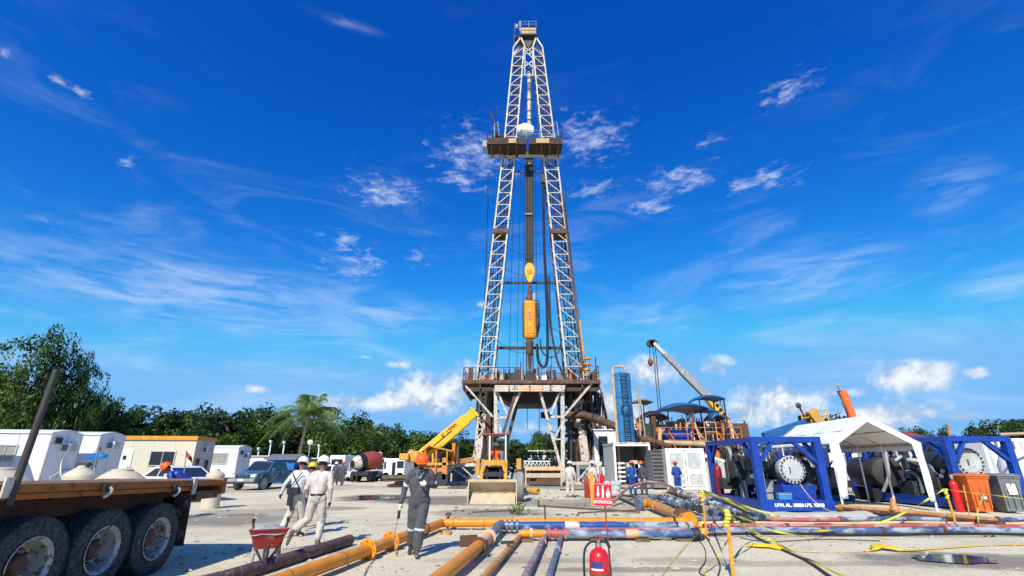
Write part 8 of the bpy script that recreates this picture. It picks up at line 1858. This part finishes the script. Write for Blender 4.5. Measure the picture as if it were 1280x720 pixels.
def sling(label, pts, seed):
    ps = curve_pts([G(x, y, z) for x, y, z, w in pts], 8); ws = [w for _, _, _, w in pts]; n = len(ps); vs = []
    for i, p in enumerate(ps):
        f = i / (n - 1) * (len(ws) - 1); j = min(int(f), len(ws) - 2); w = ws[j] + (ws[j + 1] - ws[j]) * (f - j); d = (ps[min(i + 1, n - 1)] - ps[max(i - 1, 0)]).normalized(); s = V((-d.y, d.x, 0))
        for u in (-1, -.3, .4, 1): vs.append(p + s * u * w + V((0, 0, .04 * (1 - u * u) * (w > .06) + .004)))
    o = MB().add(vs, [(4*i+j, 4*i+j+4, 4*i+j+5, 4*i+j+1) for i in range(n - 1) for j in range(3)]).build('sling', 'strap', None, label=label, cat='strap', fix=False, smooth=True); s = o.modifiers.new('s', 'SOLIDIFY'); s.thickness = .006
sling('long flat orange sling lying on the ground along the right side', [(917, 682, .03, .01), (933, 682.5, .03, .02), (945, 682, .04, .17), (965, 683, .04, .16), (985, 688, .02, .03), (1040, 690, .02, .012), (1088, 688, .02, .02), (1098, 683, .05, .15), (1115, 685, .05, .14), (1130, 688, .02, .05), (1180, 685, .02, .035), (1230, 682, .02, .04), (1310, 680, .02, .03)], 1)
sling('small yellow strap scrap on the ground before the pipes', [(1090, 672, .02, .01), (1102, 673, .02, .04), (1115, 675, .02, .01)], 2)
def cable(label, pts, r=.012, m='cable', n=8, name='cable'): one(name, m, label, 'cable', lambda mb: mb.tube(curve_pts([G(x, y, z) if len(p_) == 3 else P(x, y, p_[3]) for p_ in pts for (x, y, z) in [p_[:3]]], n), r, 6), smooth=True)
cable('heavy black chain-like cable running to the lower right', [(900, 640, .3), (925, 660, .12), (950, 674, .03), (980, 688, .03), (1010, 702, .03), (1040, 722, .03)], .022)
cable('black cable looping down from the pipes near the tallest stake', [(873, 665, .12), (883, 672, .03), (893, 690, .02), (900, 706, .02), (897, 722, .02)], .012)
cable('thin black cable curling at the bottom left of the tallest stake', [(868, 668, .05), (880, 684, .02), (882, 700, .02), (874, 714, .02), (884, 722, .02), (890, 730, .02)], .009); cable('black hose sagging between the left stakes', [(884, 625, 0, 13.2), (890, 645, 0, 12.8), (900, 660, 0, 12.2), (910, 650, 0, 11.6)], .012)
cable('grey cable lying along the front of the middle pipes', [(700, 673, .02), (745, 674, .02), (800, 673, .02), (850, 676, .02), (884, 672, .03)], .014, 'cable_grey'); cable('dark cable under the middle pipes', [(716, 671, .02), (780, 672, .02), (835, 671, .02), (880, 673, .02)], .02)
cable('thin cable trailing in front of the right-hand pipes', [(925, 672, .02), (960, 677, .02), (1030, 674, .02), (1100, 676, .02)], .01); cable('pink hose hanging out of the first blue skid', [(1000, 605, 0, 19.1), (1013, 622, 0, 19.0), (1030, 635, 0, 18.9), (1046, 643, .03)], .015, 'peach')
cable('long dark cable in front of the tarp', [(930, 640, .05), (980, 652, .03), (1060, 653, .03), (1120, 648, .03), (1175, 643, .05)], .016); cable('black hoses tangled on the ground by the grey valves', [(855, 668, .03), (866, 676, .03), (880, 673, .04), (868, 668, .05), (858, 674, .03)], .02)
one('green_pole', 'machine_dark', 'long dark green pole lying along the foot of the first blue skid', 'pole', lambda mb: mb.tube([P(903, 627, 17.5), G(962, 652, .1)], .05, 8))
one('yellow_pole', 'tape', 'long yellow-green pole sloping past the stakes', 'pole', lambda mb: mb.tube([P(880, 616, 13.2), P(905, 624, 15), P(936, 640, 16)], .03, 8))
# weeds, litter
def weed(x, y, s, lb):
    q = G(x, y); rnd = random.Random(x); t = thing('weed_tuft', lb, 'weed', (q.x, q.y, 0)); mb = MB()
    for k in range(60):
        a = rnd.uniform(0, 6.28); l = s * rnd.uniform(.4, 1); b = q + V((math.cos(a) * .12 * s, math.sin(a) * .12 * s, 0)); e = b + V((math.cos(a) * l * .7, math.sin(a) * l * .7, l)); w = V((-math.sin(a), math.cos(a), 0)) * .012
        m_ = (b + e) / 2 + V((0, 0, l * .12)); mb.add([b - w, b + w, m_ + w * .8, m_ - w * .8, e], [(0, 1, 2, 3), (3, 2, 4)])
    mb.build('blades', 'grass', t, fix=False)
weed(648, 644, .5, 'green weed tuft behind the long orange pipe'); weed(640, 643, .3, 'small weed beside the larger tuft')
rnd = random.Random(4)
one('orange_rag', 'pipe_orange2', 'crumpled orange rag on the ground right of the walking worker', 'rag', lambda mb: [mb.box(G(556 + rnd.uniform(-6, 7), 665 + rnd.uniform(-2, 3), .03), (rnd.uniform(.06, .22), rnd.uniform(.04, .12), .03), rz=rnd.uniform(0, 3), rx=rnd.uniform(-.5, .5)) for k in range(9)])
def bits():
    rnd = random.Random(12); mb = MB()
    for k in range(150):
        x, y = rnd.uniform(560, 900), rnd.uniform(606, 645); q = G(x, y, .03); mb.box(q, (rnd.uniform(.03, .2), rnd.uniform(.02, .07), .03), rz=rnd.uniform(0, 3))
    mb.build('ground_litter', 'wood', kind='stuff', local=True, fix=False)
bits()
